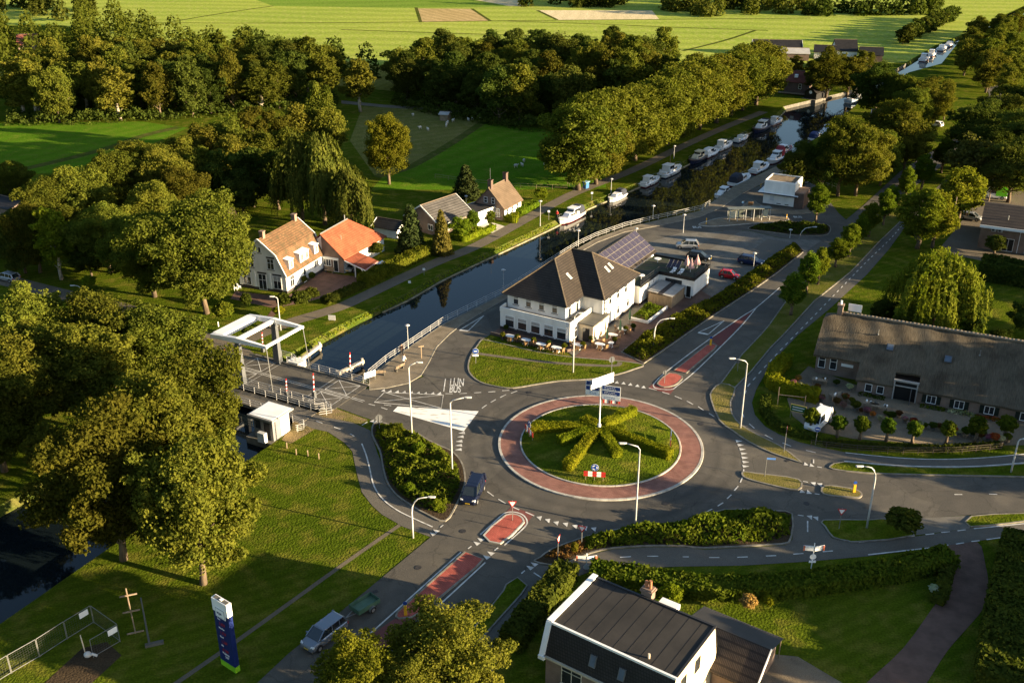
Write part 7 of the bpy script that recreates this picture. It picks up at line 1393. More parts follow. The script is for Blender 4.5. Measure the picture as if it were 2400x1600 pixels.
def car(label, front, rear, L, W, H_, pm, kind='hatch', name='car', cat='car', loc=None, rz=None):
    a, b_ = at(*front), at(*rear); c = (a+b_)/2 if loc is None else Vector(loc); ang = math.atan2((a-b_).y, (a-b_).x) if rz is None else rz
    T = thing(name, (c.x,c.y,0.045), ang, label, cat); hw = W/2; zb = H_*0.60 if kind != 'van' else H_*0.56
    def sec(x, w_, z0, z1): return [(x,-w_*0.9,z0),(x,w_*0.9,z0),(x,w_,z0+0.14),(x,w_,(z0+z1)/2),(x,w_*0.97,z1-0.1),(x,w_*0.86,z1),(x,-w_*0.86,z1),(x,-w_*0.97,z1-0.1),(x,-w_,(z0+z1)/2),(x,-w_,z0+0.14)]
    hood = {'hatch':0.50,'mpv':0.52,'van':0.50,'suv':0.55}[kind]*H_; S = [(-0.5,0.86,0.34,zb*0.86),(-0.47,0.95,0.24,zb*0.97),(-0.3,1.0,0.2,zb),(0.0,1.0,0.2,zb),(0.24,1.0,0.2,zb*0.98),(0.30,0.99,0.2,hood+0.08),(0.43,0.95,0.22,hood),(0.485,0.88,0.26,hood*0.86),(0.5,0.78,0.34,hood*0.72)]
    mb = MB(); mb.loft([sec(L*x, hw*w_, z0, z1) for x, w_, z0, z1 in S]); body = mb.build('body', pm, T, smooth=False, fix=True)
    xb1, xt1, xt2, xb2 = {'hatch':(0.28,0.08,-0.36,-0.47),'mpv':(0.32,0.13,-0.40,-0.485),'van':(0.33,0.18,-0.455,-0.49),'suv':(0.27,0.08,-0.37,-0.48)}[kind]
    lo = [(L*xb1,-hw*0.88,zb*0.97),(L*xb1,hw*0.88,zb*0.97),(L*xb2,hw*0.88,zb*0.97),(L*xb2,-hw*0.88,zb*0.97)]; hi = [(L*xt1,-hw*0.74,H_-0.04),(L*xt1,hw*0.74,H_-0.04),(L*xt2,hw*0.74,H_-0.04),(L*xt2,-hw*0.74,H_-0.04)]
    mb = MB(); mb.loft([lo,hi]); mb.build('windows', CARGLASS, T, fix=True)
    mb = MB(); e = 0.05; mb.loft([[(hi[0][0]+e,-hw*0.77,H_-0.06),(hi[0][0]+e,hw*0.77,H_-0.06),(hi[2][0]-e,hw*0.77,H_-0.06),(hi[2][0]-e,-hw*0.77,H_-0.06)],[(hi[0][0]-0.12,-hw*0.66,H_),(hi[0][0]-0.12,hw*0.66,H_),(hi[2][0]+0.1,hw*0.66,H_),(hi[2][0]+0.1,-hw*0.66,H_)]]); mb.build('roof', pm, T, fix=True)
    for s in (-1,1):
        mb = MB()
        for i, j in (((0,0)),): pass
        k0, k1 = (0,3) if s < 0 else (1,2)
        mb.bar(lo[k0],hi[k0],0.09); mb.bar(lo[k1],hi[k1],0.16 if kind != 'van' else 0.3)
        xm = L*(-0.06); mb.bar((xm,s*hw*0.885,zb*0.97),(xm-0.05,s*hw*0.745,H_-0.05),0.09); xm = L*(-0.27); mb.bar((xm,s*hw*0.885,zb*0.97),(xm-0.02,s*hw*0.745,H_-0.05),0.08); mb.build('pillars', pm, T)
        if kind == 'van': mb = MB(); mb.add([(L*-0.08,s*hw*0.895,zb*0.97),(L*xb2,s*hw*0.895,zb*0.97),(L*xt2,s*hw*0.755,H_-0.05),(L*-0.08,s*hw*0.755,H_-0.05)], [(0,1,2,3)]); mb.build('side_panel', pm, T)
        mb = MB(); mb.obox((L*0.25,s*(hw+0.09),zb+0.05),(0.14,0.2,0.14)); mb.build('mirror', pm, T)
        mb = MB(); mb.loft([[(L*0.44,s*hw*0.62,hood*0.80),(L*0.44,s*hw*0.95,hood*0.80),(L*0.44,s*hw*0.95,hood*0.97),(L*0.44,s*hw*0.62,hood*0.97)],[(L*0.492,s*hw*0.55,hood*0.72),(L*0.48,s*hw*0.88,hood*0.72),(L*0.48,s*hw*0.86,hood*0.86),(L*0.49,s*hw*0.55,hood*0.86)]]); mb.build('headlight', LIGHTC, T, fix=True)
        mb = MB(); mb.obox((-L*0.485,s*hw*0.82,zb*0.82),(0.1,0.2,0.3)); mb.build('tail_light', TAIL, T)
        for x in (L*0.32,-L*0.31):
            mb = MB(); mb.tube([(x,s*(hw-0.16),0.33),(x,s*(hw+0.012),0.33)],0.37,18); mb.build('wheel_arch', BLACK, T)
            t = mobj('wheel', TYRE, RUBBER, T); t.location = (x, s*(hw-0.07), 0.31); mobj('rim', RIMM, RIM, t)
    mb = MB(); mb.box(L*0.488,-0.26,0.42,L*0.506,0.26,0.53); mb.build('number_plate', PLATE, T); mb = MB(); mb.box(-L*0.512,-0.26,0.62,-L*0.495,0.26,0.73); mb.build('number_plate', PLATE, T); mb = MB(); mb.box(L*0.489,-hw*0.5,0.56,L*0.497,hw*0.5,hood*0.72); mb.build('grille', BLACK, T)
    return T
SILVER = paint('silver_paint', (0.40,0.41,0.42), 0.5); NAVYP = paint('navy_paint', (0.010,0.014,0.035), 0.3)
car('dark navy van driving out of the roundabout past the left shrub bed', (1095,1190), (1122,1137), 4.5, 1.85, 1.85, NAVYP, 'van', 'van', 'van')
car('silver grey people carrier towing a green trailer at the bottom', (722,1527), (800,1467), 4.6, 1.8, 1.7, paint('blue_grey_paint', (0.24,0.26,0.29), 0.5), 'mpv')
car('silver people carrier with rear spare wheel on the car park', (1590,581), (1630,583), 4.2, 1.7, 1.65, SILVER, 'suv'); car('black car parked behind the flat terrace roof', (1659,611), (1617,605), 4.4, 1.8, 1.5, paint('black_paint', (0.012,0.014,0.013)), 'hatch'); car('dark blue estate car parked beside the hedge', (1785,624), (1735,615), 4.6, 1.85, 1.6, paint('deep_blue_paint', (0.012,0.022,0.07), 0.3), 'suv'); car('small red car on the car park', (1730,655), (1688,648), 3.45, 1.6, 1.45, paint('red_car_paint', (0.48,0.012,0.018)), 'hatch')
car('silver car in the works yard', (2294,518), (2252,511), 4.4, 1.75, 1.5, SILVER, 'mpv'); car('white van parked by the clipped ball trees', (1898,1012), (1932,982), 4.6, 1.85, 1.95, paint('white_car_paint', (0.80,0.79,0.76), 0.0), 'van', 'van', 'van'); car('white hatchback behind the long clipped hedge', (874,642), (905,630), 3.7, 1.65, 1.45, MATS['white_car_paint'], 'hatch'); car('silver car under the orange carport', (815,640), (836,624), 4.0, 1.7, 1.45, SILVER, 'hatch'); car('silver estate car on the village road at the left edge', (-2,652), (42,662), 4.4, 1.75, 1.5, SILVER, 'mpv'); car('white car beside the red tiled roof house', (2180,294), (2202,298), 4.2, 1.75, 1.45, MATS['white_car_paint'], 'hatch')
gv = car('white and lime green van at the far side of the works yard', (2305,462), (2352,466), 5.0, 1.95, 2.2, MATS['white_car_paint'], 'van', 'van', 'van'); mb = MB(); mb.box(-2.46,-0.98,0.7,-0.2,0.98,2.23); mb.build('green_body', paint('lime_paint', (0.16,0.62,0.02), 0.0), gv)
a, b_ = at(833,1443), at(878,1415); c = (a+b_)/2; TR = thing('trailer', (c.x,c.y,0.045), math.atan2((a-b_).y,(a-b_).x), 'open green box trailer behind the silver grey car', 'trailer'); TG = mat('trailer_green', (0.055,0.12,0.075), (0.075,0.14,0.09), 2, 0.7)
mb = MB(); mb.box(-1.25,-0.7,0.5,1.25,0.7,0.58); mb.build('floor', mat('trailer_floor', (0.12,0.19,0.12), None, 2, 0.8), TR)
for x0, y0, x1, y1 in ((-1.29,-0.74,1.29,-0.7),(-1.29,0.7,1.29,0.74),(-1.29,-0.7,-1.25,0.7),(1.25,-0.7,1.29,0.7)): mb = MB(); mb.box(x0,y0,0.5,x1,y1,0.98); mb.build('side_board', TG, TR)
for s in (-1,1): t = mobj('wheel', TYRE, RUBBER, TR); t.location = (-0.25,s*0.86,0.31); mobj('rim', RIMM, RIM, t); mb = MB(); mb.loft([[(-0.25+0.4*math.cos(k*math.pi/8),s*y,0.31+0.4*math.sin(k*math.pi/8)) for k in range(9)] for y in (0.75,1.0)], close=False, caps=False); mb.build('mudguard', GALV, TR)
mb = MB(); mb.bar((1.2,0.3,0.5),(2.3,0,0.45),0.07); mb.bar((1.2,-0.3,0.5),(2.3,0,0.45),0.07); mb.build('drawbar', GALV, TR)

# ------------------------------------------------------------ boats
HULLW = mat('boat_white', (0.80,0.79,0.76), (0.72,0.70,0.66), 0.6, 0.35); NAVH = mat('boat_navy', (0.015,0.02,0.05), None, 1, 0.3); REDH = mat('boat_red', (0.20,0.02,0.02), None, 1, 0.35); CANV = mat('dark_canvas', (0.035,0.04,0.055), None, 2, 0.9); CREAMB = mat('boat_cream', (0.66,0.58,0.42), None, 1, 0.4); TEAK = mat('teak', (0.32,0.20,0.10), None, 3, 0.7); REDC = mat('red_canvas', (0.25,0.03,0.04), None, 2, 0.9)
def boat(px, py, ang, L, label, hull=None, lower=None, cabin=True, canopy=None, mast=False, low=False, B=None, flag=False, cab=None, zz=0.7):
    hull = hull or HULLW; L *= 0.9; p = at(px, py, zz); T = thing('motor_boat', (p.x,p.y,-0.95), R(ang), label, 'boat', 'boats moored along the canal'); B = (B or L*0.34)/2; fb = L*0.1
    def hs(x, k0, k1, lift): 
        t = (x+0.5); w_ = B*(1.0 if t < 0.55 else math.sqrt(max(0.0,1-((t-0.55)/0.45)**2)))*(0.88+0.12*min(1,t*4)); sh = fb*(1.0+0.55*max(0,t-0.4)**1.5*2)
        return w_, sh
    secs = []; low_s = []
    for i in range(15):
        x = -0.5+i/14; w_, sh = hs(x,0,0,0); w_ = max(w_,0.03); xx = x*L
        secs.append([(xx,-w_*0.86,0.28),(xx,w_*0.86,0.28),(xx+0.02*L*(i/14),w_,sh),(xx+0.02*L*(i/14),w_*0.9,sh+0.08),(xx+0.02*L*(i/14),-w_*0.9,sh+0.08),(xx+0.02*L*(i/14),-w_,sh)])
        low_s.append([(xx*0.97,-w_*0.55,-0.3),(xx*0.97,w_*0.55,-0.3),(xx,w_*0.865,0.29),(xx,-w_*0.865,0.29)])
    mb = MB(); mb.loft(secs); mb.build('hull', hull, T, fix=True); mb = MB(); mb.loft(low_s); mb.build('bottom', lower or REDH, T, fix=True)
    mb = MB(); rub = [(s[2][0],s[2][1]+0.02,s[2][2]-0.05) for s in secs]; mb.tube(rub,0.05,5); mb.tube([(q[0],-q[1],q[2]) for q in rub],0.05,5); mb.build('rubbing_strake', TEAK if lower else WHITE, T)
    d0 = fb+0.09; cm = cab or HULLW
    if cabin:
        x0, x1, ch = -0.12*L, 0.27*L, L*0.115
        mb = MB(); mb.loft([[(x0,-B*0.78,d0),(x1,-B*0.55,d0+0.05),(x1,B*0.55,d0+0.05),(x0,B*0.78,d0)],[(x0,-B*0.68,d0+ch),(x1-L*0.09,-B*0.46,d0+ch*0.9),(x1-L*0.09,B*0.46,d0+ch*0.9),(x0,B*0.68,d0+ch)]]); mb.build('cabin', cm, T, fix=True)
        for s in (-1,1):
            for k in range(3): xa = x0+0.04*L+k*0.085*L; mb = MB(); t = (xa-x0)/(x1-x0); yb = B*(0.78-0.2*t); mb.obox((xa+0.03*L,s*(yb*0.955),d0+ch*0.55),(L*0.058,0.05,ch*0.42),s*-0.13,s*0.12); mb.build('window', GLASS, T)
        if not low:
            wx0, wx1, wh = -0.26*L, 0.06*L, L*0.175
            mb = MB(); mb.loft([[(wx0,-B*0.72,d0),(wx1,-B*0.66,d0),(wx1,B*0.66,d0),(wx0,B*0.72,d0)],[(wx0,-B*0.60,d0+wh),(wx1-0.07*L,-B*0.55,d0+wh),(wx1-0.07*L,B*0.55,d0+wh),(wx0,B*0.60,d0+wh)]]); mb.build('wheelhouse', cm, T, fix=True)
            mb = MB(); mb.box(wx0-0.03*L,-B*0.66,d0+wh,wx1-0.05*L,B*0.66,d0+wh+0.07); mb.build('wheelhouse_roof', cm, T)
            for s in (-1,1): mb = MB(); mb.obox(((wx0+wx1)/2-0.03*L,s*B*0.655,d0+wh*0.7),(L*0.22,0.05,wh*0.42),0,s*0.11); mb.build('window', GLASS, T)
            mb = MB(); mb.obox((wx1-0.03*L,0,d0+wh*0.66),(0.06,B*1.02,wh*0.5),0,0,-0.38); mb.build('windscreen', GLASS, T)
    if canopy:
        mb = MB(); cx0, cx1, chh = -0.47*L, (-0.10 if low or not cabin else -0.22)*L, L*0.20
        mb.loft([[(x,-B*0.78*k,d0),(x,-B*0.74*k,d0+chh*0.7*zz),(x,-B*0.5*k,d0+chh*zz),(x,B*0.5*k,d0+chh*zz),(x,B*0.74*k,d0+chh*0.7*zz),(x,B*0.78*k,d0)] for x, k, zz in ((cx0,0.92,0.8),(cx0+0.08*L,1,0.98),(cx1-0.05*L,1,1.0),(cx1,0.95,0.75))]); mb.build('canopy', canopy, T, fix=True)
    else: mb = MB(); mb.box(-0.44*L,-B*0.66,d0-0.02,-0.26*L,B*0.66,d0+0.03); mb.build('cockpit_floor', TEAK, T); mb = MB(); mb.box(-0.43*L,-B*0.6,d0+0.03,-0.36*L,B*0.6,d0+0.4); mb.build('bench', HULLW, T)
    rl_ = MB(); rp = [s for s in secs[8:]]
    for sg in (-1,1):
        pts = [(s[3][0],sg*s[3][1]*0.96,s[3][2]+0.5) for s in rp]; rl_.tube(pts,0.02,5)
        for s in rp[::2]: rl_.tube([(s[3][0],sg*s[3][1]*0.96,s[3][2]),(s[3][0],sg*s[3][1]*0.96,s[3][2]+0.5)],0.016,5)
    rl_.build('bow_rail', GALV, T)
    if mast: mb = MB(); mb.tube([(-0.05*L,0,d0),(-0.05*L,0,d0+L*0.42)],0.05,6); mb.build('mast', TEAK, T)
    if flag: mb = MB(); mb.tube([(-0.49*L,0,d0),(-0.53*L,0,d0+1.3)],0.02,5); mb.obox((-0.55*L,0,d0+1.05),(0.02,0.5,0.34)); mb.build('ensign', WHITE, T)
    for k in range(3): mb = MB(); mb.ball((-0.3*L+k*0.25*L, (B+0.08)*(-1), fb*0.7),(0.1,0.1,0.26),8,6); mb.build('fender', HULLW if k % 2 else NAVH, T)
    return T
CA = 54.0
boat(1338,497,CA+182,9.2,'white cruiser with glazed dark canopy nearest to the bridge',lower=REDH,canopy=CANV); boat(1446,449,CA+182,6.8,'white speedboat with black canvas hood',low=True,canopy=CANV,B=2.5,lower=HULLW); boat(1524,415,CA,8.2,'white cabin boat with dark red bottom and a dinghy behind',lower=REDH); boat(1572,392,CA,10,'white cruiser with mast and navy bottom',lower=NAVH,mast=True,flag=True); boat(1635,362,CA+182,9,'cream topped cruiser with navy hull',hull=NAVH,lower=NAVH,cab=CREAMB); boat(1667,349,CA,8,'white open cruiser between the navy hulled boat and a cabin cruiser',canopy=HULLW); boat(1697,333,CA,9,'white cabin cruiser in the middle of the far bank',lower=TEAK); boat(1738,315,CA,7.5,'small white cabin boat lying alone on the far bank',low=True,lower=NAVH); boat(1784,292,CA+182,10,'dark hulled cruiser with white wheelhouse near the pool',hull=NAVH,lower=NAVH,canopy=CANV); boat(1819,276,CA,8,'white cruiser with pinkish bottom at the end of the far bank',lower=mat('pink_bottom', (0.5,0.25,0.2), None, 1, 0.5))
def boatq(*a, **k): return boat(*a, zz=-0.2, **k)
boatq(1693,452,CA+182,7,'white cabin boat with black windows at the end of the quay railing',low=False,lower=NAVH,B=2.4); boatq(1735,421,CA,9.5,'large white cruiser with dark cockpit hood on the near quay',canopy=CANV,low=True); boatq(1781,393,CA,9,'white cruiser on the near quay between two others',low=False); boatq(1817,371,CA+182,9,'white cruiser with red arch on the near quay',canopy=REDC); boatq(1838,352,CA,8.5,'cruiser with dark red canopy half hidden by trees',canopy=REDC,hull=REDH); boatq(1936,305,CA+182,7.5,'white and pale blue cruiser behind the quay trees'); boatq(1914,319,CA,8,'white boat with blue hood behind the quay trees',canopy=mat('blue_canvas', (0.03,0.05,0.14), None, 2, 0.9),low=True)
boat(2168,131,58,10,'white cruiser on the far canal, nearer one'); boat(2186,120,58,9,'white cruiser on the far canal, second one'); boat(2209,107,58,10,'white cruiser on the far canal, third one',low=True); boat(2226,98,58,9,'white cruiser on the far canal, furthest one',low=True)
boat(2010,225,40,11,'pale blue barge in the lock',low=True,hull=mat('pale_blue_hull', (0.45,0.58,0.66), None, 1, 0.4),lower=HULLW)
p = at(1500,430,-0.9); T = thing('dinghy', (p.x,p.y,-0.85), R(CA), 'small white dinghy behind the red bottomed cabin boat', 'dinghy'); mb = MB(); mb.loft([[(x,-w_,0.35),(x,0,-0.05),(x,w_,0.35),(x,0,0.2)] for x, w_ in ((-1.2,0.5),(0,0.6),(0.8,0.45),(1.4,0.05))]); mb.build('hull', HULLW, T, fix=True); mb = MB(); mb.box(-0.3,-0.5,0.25,-0.1,0.5,0.33); mb.build('thwart', TEAK, T)

# ------------------------------------------------------------ hotel terrace, benches, shelter, people, animals, small things
TANCH = mat('rattan', (0.26,0.15,0.065), (0.19,0.11,0.045), 3, 0.8)
def table(px, py, label, w_=1.5, d=0.9, rz=-31):
    p = at(px, py, 0.75); T = thing('terrace_table', (p.x,p.y,0.06), R(rz), label, 'table', 'white tables on the hotel terrace'); mb = MB(); k = 16
    mb.prism([(w_/2*math.copysign(abs(math.cos(t))**0.6,math.cos(t)), d/2*math.copysign(abs(math.sin(t))**0.6,math.sin(t))) for t in [2*math.pi*i/k for i in range(k)]], 0.68, 0.74, True); mb.build('tabletop', WHITE, T)
    for s in (-1,1): mb = MB(); mb.bar((s*w_*0.28,0,0),(s*w_*0.28,0,0.68),0.08); mb.bar((s*w_*0.28,-d*0.35,0.03),(s*w_*0.28,d*0.35,0.03),0.07); mb.build('leg', WHITE, T)
    return T, p
chair_proto = []
def chair(loc, rz, label):
    if not chair_proto:
        T = thing('terrace_chair', loc, rz, label, 'chair', 'tan chairs on the hotel terrace'); mb = MB(); mb.box(-0.24,-0.24,0.42,0.24,0.24,0.48); mb.build('seat', TANCH, T); mb = MB(); mb.obox((0,0.24,0.72),(0.48,0.05,0.5),0,R(-10)); mb.build('backrest', TANCH, T)
        for x in (-0.2,0.2):
            for y in (-0.2,0.2): mb = MB(); mb.bar((x,y,0),(x,y,0.42),0.045); mb.build('leg', TANCH, T)
            mb = MB(); mb.bar((x*1.2,-0.2,0.66),(x*1.2,0.24,0.66),0.05); mb.build('armrest', TANCH, T)
        chair_proto.append(T); return T
    T = copy_tree(chair_proto[0]); T.location = loc; T.rotation_euler = (0,0,rz); T['label'] = label; return T
spots = [(1196,787,'white terrace table nearest the quay road'),(1233,796,'second white terrace table from the quay road'),(1268,806,'third white terrace table from the quay road'),(1304,814,'fourth white terrace table from the quay road'),(1354,807,'white terrace table at the hotel corner'),(1406,806,'white terrace table nearest the long hedge'),(1436,784,'white terrace table behind the one by the hedge'),(1459,770,'white terrace table furthest along the hotel side'),(1432,803,'small round terrace table beside the closed parasol')]
for i, (x, y, l) in enumerate(spots):
    T, p = table(x, y, l, 1.5 if i < 8 else 0.8, 0.9 if i < 8 else 0.8)
    for k, (dx, dy, a) in enumerate(((-1.05,0.1,90),(1.05,-0.1,-90),(0.35,-0.8,180))[:2 if i > 5 else 3]):
        v = Matrix.Rotation(R(-31),3,'Z') @ Vector((dx,dy,0)); chair((p.x+v.x,p.y+v.y,0.06), R(-31+a+random.uniform(-25,25)), 'tan terrace chair beside the %s' % l[:44].rsplit(' ',1)[0] if False else 'tan rattan chair drawn up to a white terrace table')
for x, y, l in [(1422,806,'closed green parasol beside the small round table'),(1453,786,'closed dark parasol in the middle of the side terrace'),(1475,760,'closed dark parasol near the plant bed')]:
    p = at(x, y); T = thing('closed_parasol', p, 0, l, 'parasol', 'closed parasols on the hotel terrace'); mb = MB(); mb.tube([(0,0,0),(0,0,2.7)],0.04,8); mb.build('pole', WOOD, T); mb = MB(); mb.loft([[(r*math.cos(k*math.pi/4)*(1 if k % 2 else 0.6),r*math.sin(k*math.pi/4)*(1 if k % 2 else 0.6),z) for k in range(8)] for r, z in ((0.22,0.9),(0.26,1.3),(0.16,2.2),(0.04,2.75))]); mb.build('canopy', mat('parasol_green', (0.02,0.05,0.03), None, 2, 0.9), T); mb = MB(); mb.box(-0.3,-0.3,0,0.3,0.3,0.1); mb.build('base', DECKG, T)
for i, (x, y, w_) in enumerate([(1178,796,16),(1212,801,12),(1250,808,12),(1286,816,12),(1322,822,14),(1385,803,16),(1392,790,14),(1440,806,14),(1466,781,16),(1484,775,14),(1366,818,12),(1186,778,18)]):
    p = at(x, y); T = thing('planter', p, 0.3*i, '%s potted plant in order along the hotel terrace' % ORD[i], 'planter', 'potted plants on the hotel terrace'); mb = MB(); mb.tube([(0,0,0),(0,0,0.45)],[0.2,0.28],10); mb.build('pot', PLINTH, T); c = mobj('plant', SP['ball'][0][i % 2][0], LEAF_HD if i % 2 else LEAF_S, T); c.scale = (0.42,0.42,0.42); c.location = (0,0,0.05)
    if c.data.materials[0] != (LEAF_HD if i % 2 else LEAF_S): c.material_slots[0].link = 'OBJECT'; c.material_slots[0].material = LEAF_HD if i % 2 else LEAF_S
shrubs('terrace_planting', [(at_hotel(15.2,13.6)[:2]),(at_hotel(18.0,13.6)[:2]),(at_hotel(18.2,20.4)[:2]),(at_hotel(15.0,20.4)[:2])], 1.6, LEAF_S, 'green plant bed beside the hotel wall', 60, 0.36, px=False)
mb = MB(); mb.kerb([at_hotel(x,y)[:2] for x, y in ((15.0,13.4),(18.2,13.4),(18.4,20.6))], 0.25, 0, 0.5); tag(mb.build('planter_wall', WHITE_WALL), 'low white wall of the plant bed beside the hotel', 'wall')
mb = MB(); mb.kerb([at_hotel(x,y)[:2] for x, y in ((-0.5,-2.4),(9.5,-2.6),(12.4,-2.0),(13.6,0.2))], 0.2, 0, 0.45); tag(mb.build('terrace_wall', BRICK_D), 'low dark brick wall round the hotel terrace', 'wall')
mb = MB(); mb.prism([at_hotel(x,y)[:2] for x, y in ((-0.6,0),(-0.5,-2.3),(9.5,-2.5),(12.3,-1.9),(13.4,0.2),(13.4,2.5),(11.6,2.5),(11.6,0))], 0.0, 0.062); tag(mb.build('terrace_floor', PAVER_BRN), 'brown brick floor of the hotel terrace', kind='structure')
for i, (x, y, l) in enumerate([(13.0,22.0,'white round table on the hotel roof terrace'),(12.2,30.5,'white sun lounger table on the roof terrace corner')]):
    T = thing('roof_table', at_hotel(x,y,3.47), 0, l, 'table'); mb = MB(); mb.tube([(0,0,0.68),(0,0,0.74)],0.6,16); mb.build('tabletop', WHITE, T); mb = MB(); mb.tube([(0,0,0),(0,0,0.68)],0.05,8); mb.build('leg', WHITE, T)
for i, (x, y) in enumerate(((17.4,30.2),(18.6,29.2),(18.9,31.4))):
    T = thing('folded_parasol', at_hotel(x,y,3.47), R(40*i), 'pinkish parasol folded on the roof terrace', 'parasol', 'folded parasols on the roof terrace'); mb = MB(); mb.tube([(0,0,0),(0.2,0,2.4)],0.035,6); mb.build('pole', WHITE, T); mb = MB(); mb.loft([[(0.15+r*math.cos(k*math.pi/4),r*math.sin(k*math.pi/4),z) for k in range(8)] for r, z in ((0.55,0.7),(0.42,1.2),(0.2,1.8),(0.05,2.2))]); mb.build('canopy', mat('pink_canvas', (0.50,0.30,0.28), None, 2, 0.9), T)
for i, (x, y) in enumerate(((16.3,27.3),(17.6,27.4))):
    T = thing('sun_lounger', at_hotel(x,y,3.47), R(-31), 'white lounger at the edge of the roof terrace', 'lounger', 'white loungers on the roof terrace'); mb = MB(); mb.box(-0.3,-0.7,0.28,0.3,0.5,0.36); mb.build('seat', WHITE, T); mb = MB(); mb.obox((0,0.7,0.5),(0.6,0.6,0.06),0,R(40)); mb.build('backrest', WHITE, T); mb = MB(); mb.bar((-0.25,-0.6,0),(-0.25,-0.6,0.28),0.05); mb.bar((0.25,-0.6,0),(0.25,-0.6,0.28),0.05); mb.bar((0,0.4,0),(0,0.4,0.28),0.05); mb.build('legs', WHITE, T)
def bench(px, py, rz, label, m_=None):
    p = at(px, py); T = thing('bench', (p.x,p.y,0.11), R(rz), label, 'bench'); m_ = m_ or WOOD
    for k in range(3): mb = MB(); mb.box(-0.9,-0.22+k*0.15,0.42,0.9,-0.1+k*0.15,0.46); mb.build('seat_slat', m_, T)
    for k in range(2): mb = MB(); mb.obox((0,0.3,0.6+k*0.2),(1.8,0.04,0.14),0,R(-8)); mb.build('back_slat', m_, T)
    for x in (-0.7,0.7): mb = MB(); mb.box(x-0.05,-0.2,0,x+0.05,0.26,0.42); mb.bar((x,0.26,0.3),(x,0.33,0.9),0.07); mb.build('leg', DECKG, T)
bench(889,881,190,'wooden bench on the promenade nearer the bridge'); bench(935,868,235,'wooden bench on the promenade facing the kerb'); bench(2005,870,-25,'wooden bench under the farm windows'); bench(640,769,150,'white bench behind the bridge frame',WHITE); bench(772,640,-21,'wooden bench by the orange barn door')
p = at(868,893); T = thing('notice_board', (p.x,p.y,0.11), R(38), 'white notice board at the end of the bridge railing', 'notice board'); mb = MB(); mb.box(-0.9,0,0.5,0.9,0.05,1.35); mb.build('board', WHITE, T); mb = MB(); mb.bar((-0.8,0.06,0),(-0.8,0.06,1.3),0.07); mb.bar((0.8,0.06,0),(0.8,0.06,1.3),0.07); mb.build('posts', GALV, T)
p = at(778,752); T = thing('information_panel', p, R(-10), 'small pale panel standing on the canal bank', 'panel'); mb = MB(); mb.box(-0.55,0,0.15,0.55,0.08,0.95); mb.build('board', LAMPW, T); mb = MB(); mb.bar((-0.4,0.04,0),(-0.4,0.04,0.2),0.06); mb.bar((0.4,0.04,0),(0.4,0.04,0.2),0.06); mb.build('feet', GALV, T)
p = at(988,841); T = thing('wooden_post_sign', (p.x,p.y,0.11), R(20), 'wooden post with cross piece on the promenade', 'sign'); mb = MB(); mb.bar((0,0,0),(0,0,2.0),0.1); mb.build('post', WOOD, T); mb = MB(); mb.obox((0,-0.06,1.9),(0.8,0.06,0.18)); mb.build('arm', WOOD, T)
p = at(1373,444); T = thing('blue_kiosk', p, R(50), 'blue information box beside the trunk of the first canal tree', 'kiosk'); mb = MB(); mb.box(-0.6,-0.4,0.3,0.6,0.4,1.7); mb.build('box', mat('kiosk_blue', (0.04,0.14,0.32), None, 1, 0.5), T); mb = MB(); mb.box(-0.75,-0.55,1.7,0.75,0.55,1.8); mb.build('roof', mat('kiosk_roof', (0.30,0.50,0.70), None, 1, 0.5), T); mb = MB(); mb.bar((-0.5,0,0),(-0.5,0,0.3),0.1); mb.bar((0.5,0,0),(0.5,0,0.3),0.1); mb.build('legs', DARK, T)
# bus shelter
a, b_ = at(1709,521), at(1803,518); d = b_-a; BS = thing('bus_shelter', (a.x,a.y,0.17), math.atan2(d.y,d.x), 'long glass bus shelter on the platform', 'bus shelter'); L_ = d.length; CLEAR = mat('shelter_glass', (0.10,0.115,0.10), None, 1, 0.08, 0, 0.5)
mb = MB(); mb.box(-0.3,-0.2,2.42,L_+0.3,1.5,2.52); mb.build('roof', mat('shelter_roof', (0.16,0.17,0.14), None, 1, 0.5), BS)
for i in range(6): x = L_*i/5; mb = MB(); mb.bar((x,0,0),(x,0,2.42),0.1); mb.build('post', LAMPW, BS); mb = MB(); mb.bar((x,1.35,0),(x,1.35,2.42),0.08); mb.build('post', LAMPW, BS)
for i in range(5): mb = MB(); mb.box(L_*i/5+0.1,1.33,0.3,L_*(i+1)/5-0.1,1.36,2.2); mb.build('glass_panel', CLEAR, BS)
for x in (0.6,L_-0.9): mb = MB(); mb.box(x-0.5,0.02,0.7,x+0.5,0.1,2.2); mb.build('poster_case', mat('poster', (0.55,0.50,0.36), (0.42,0.40,0.28), 2, 0.6), BS)
mb = MB(); mb.box(L_*0.3,0.9,0.42,L_*0.6,1.25,0.48); mb.build('seat', GALV, BS)
T, h = sign_post('bus_stop_sign', 1742, 494, 470, 0, 'blue and white diamond bus stop flag on a tall pole'); mb = MB(); mb.obox((-0.25,-0.03,h-0.4),(0.42,0.04,0.42),0,0,R(45)); mb.build('flag', mat('stop_blue', (0.35,0.60,0.80), None, 1, 0.5), T)
p = at(1757,500); T = thing('timetable_box', p, R(-10), 'wooden framed board beside the bus stop flag', 'board'); mb = MB(); mb.box(-0.55,0,1.7,0.55,0.06,2.5); mb.build('frame', WOOD, T); mb = MB(); mb.box(-0.45,-0.02,1.8,0.45,-0.001,2.4); mb.build('panel', mat('brown_board', (0.20,0.10,0.04), None, 2, 0.7), T); mb = MB(); mb.bar((0,0.08,0),(0,0.08,2.4),0.08); mb.build('post', GALV, T)
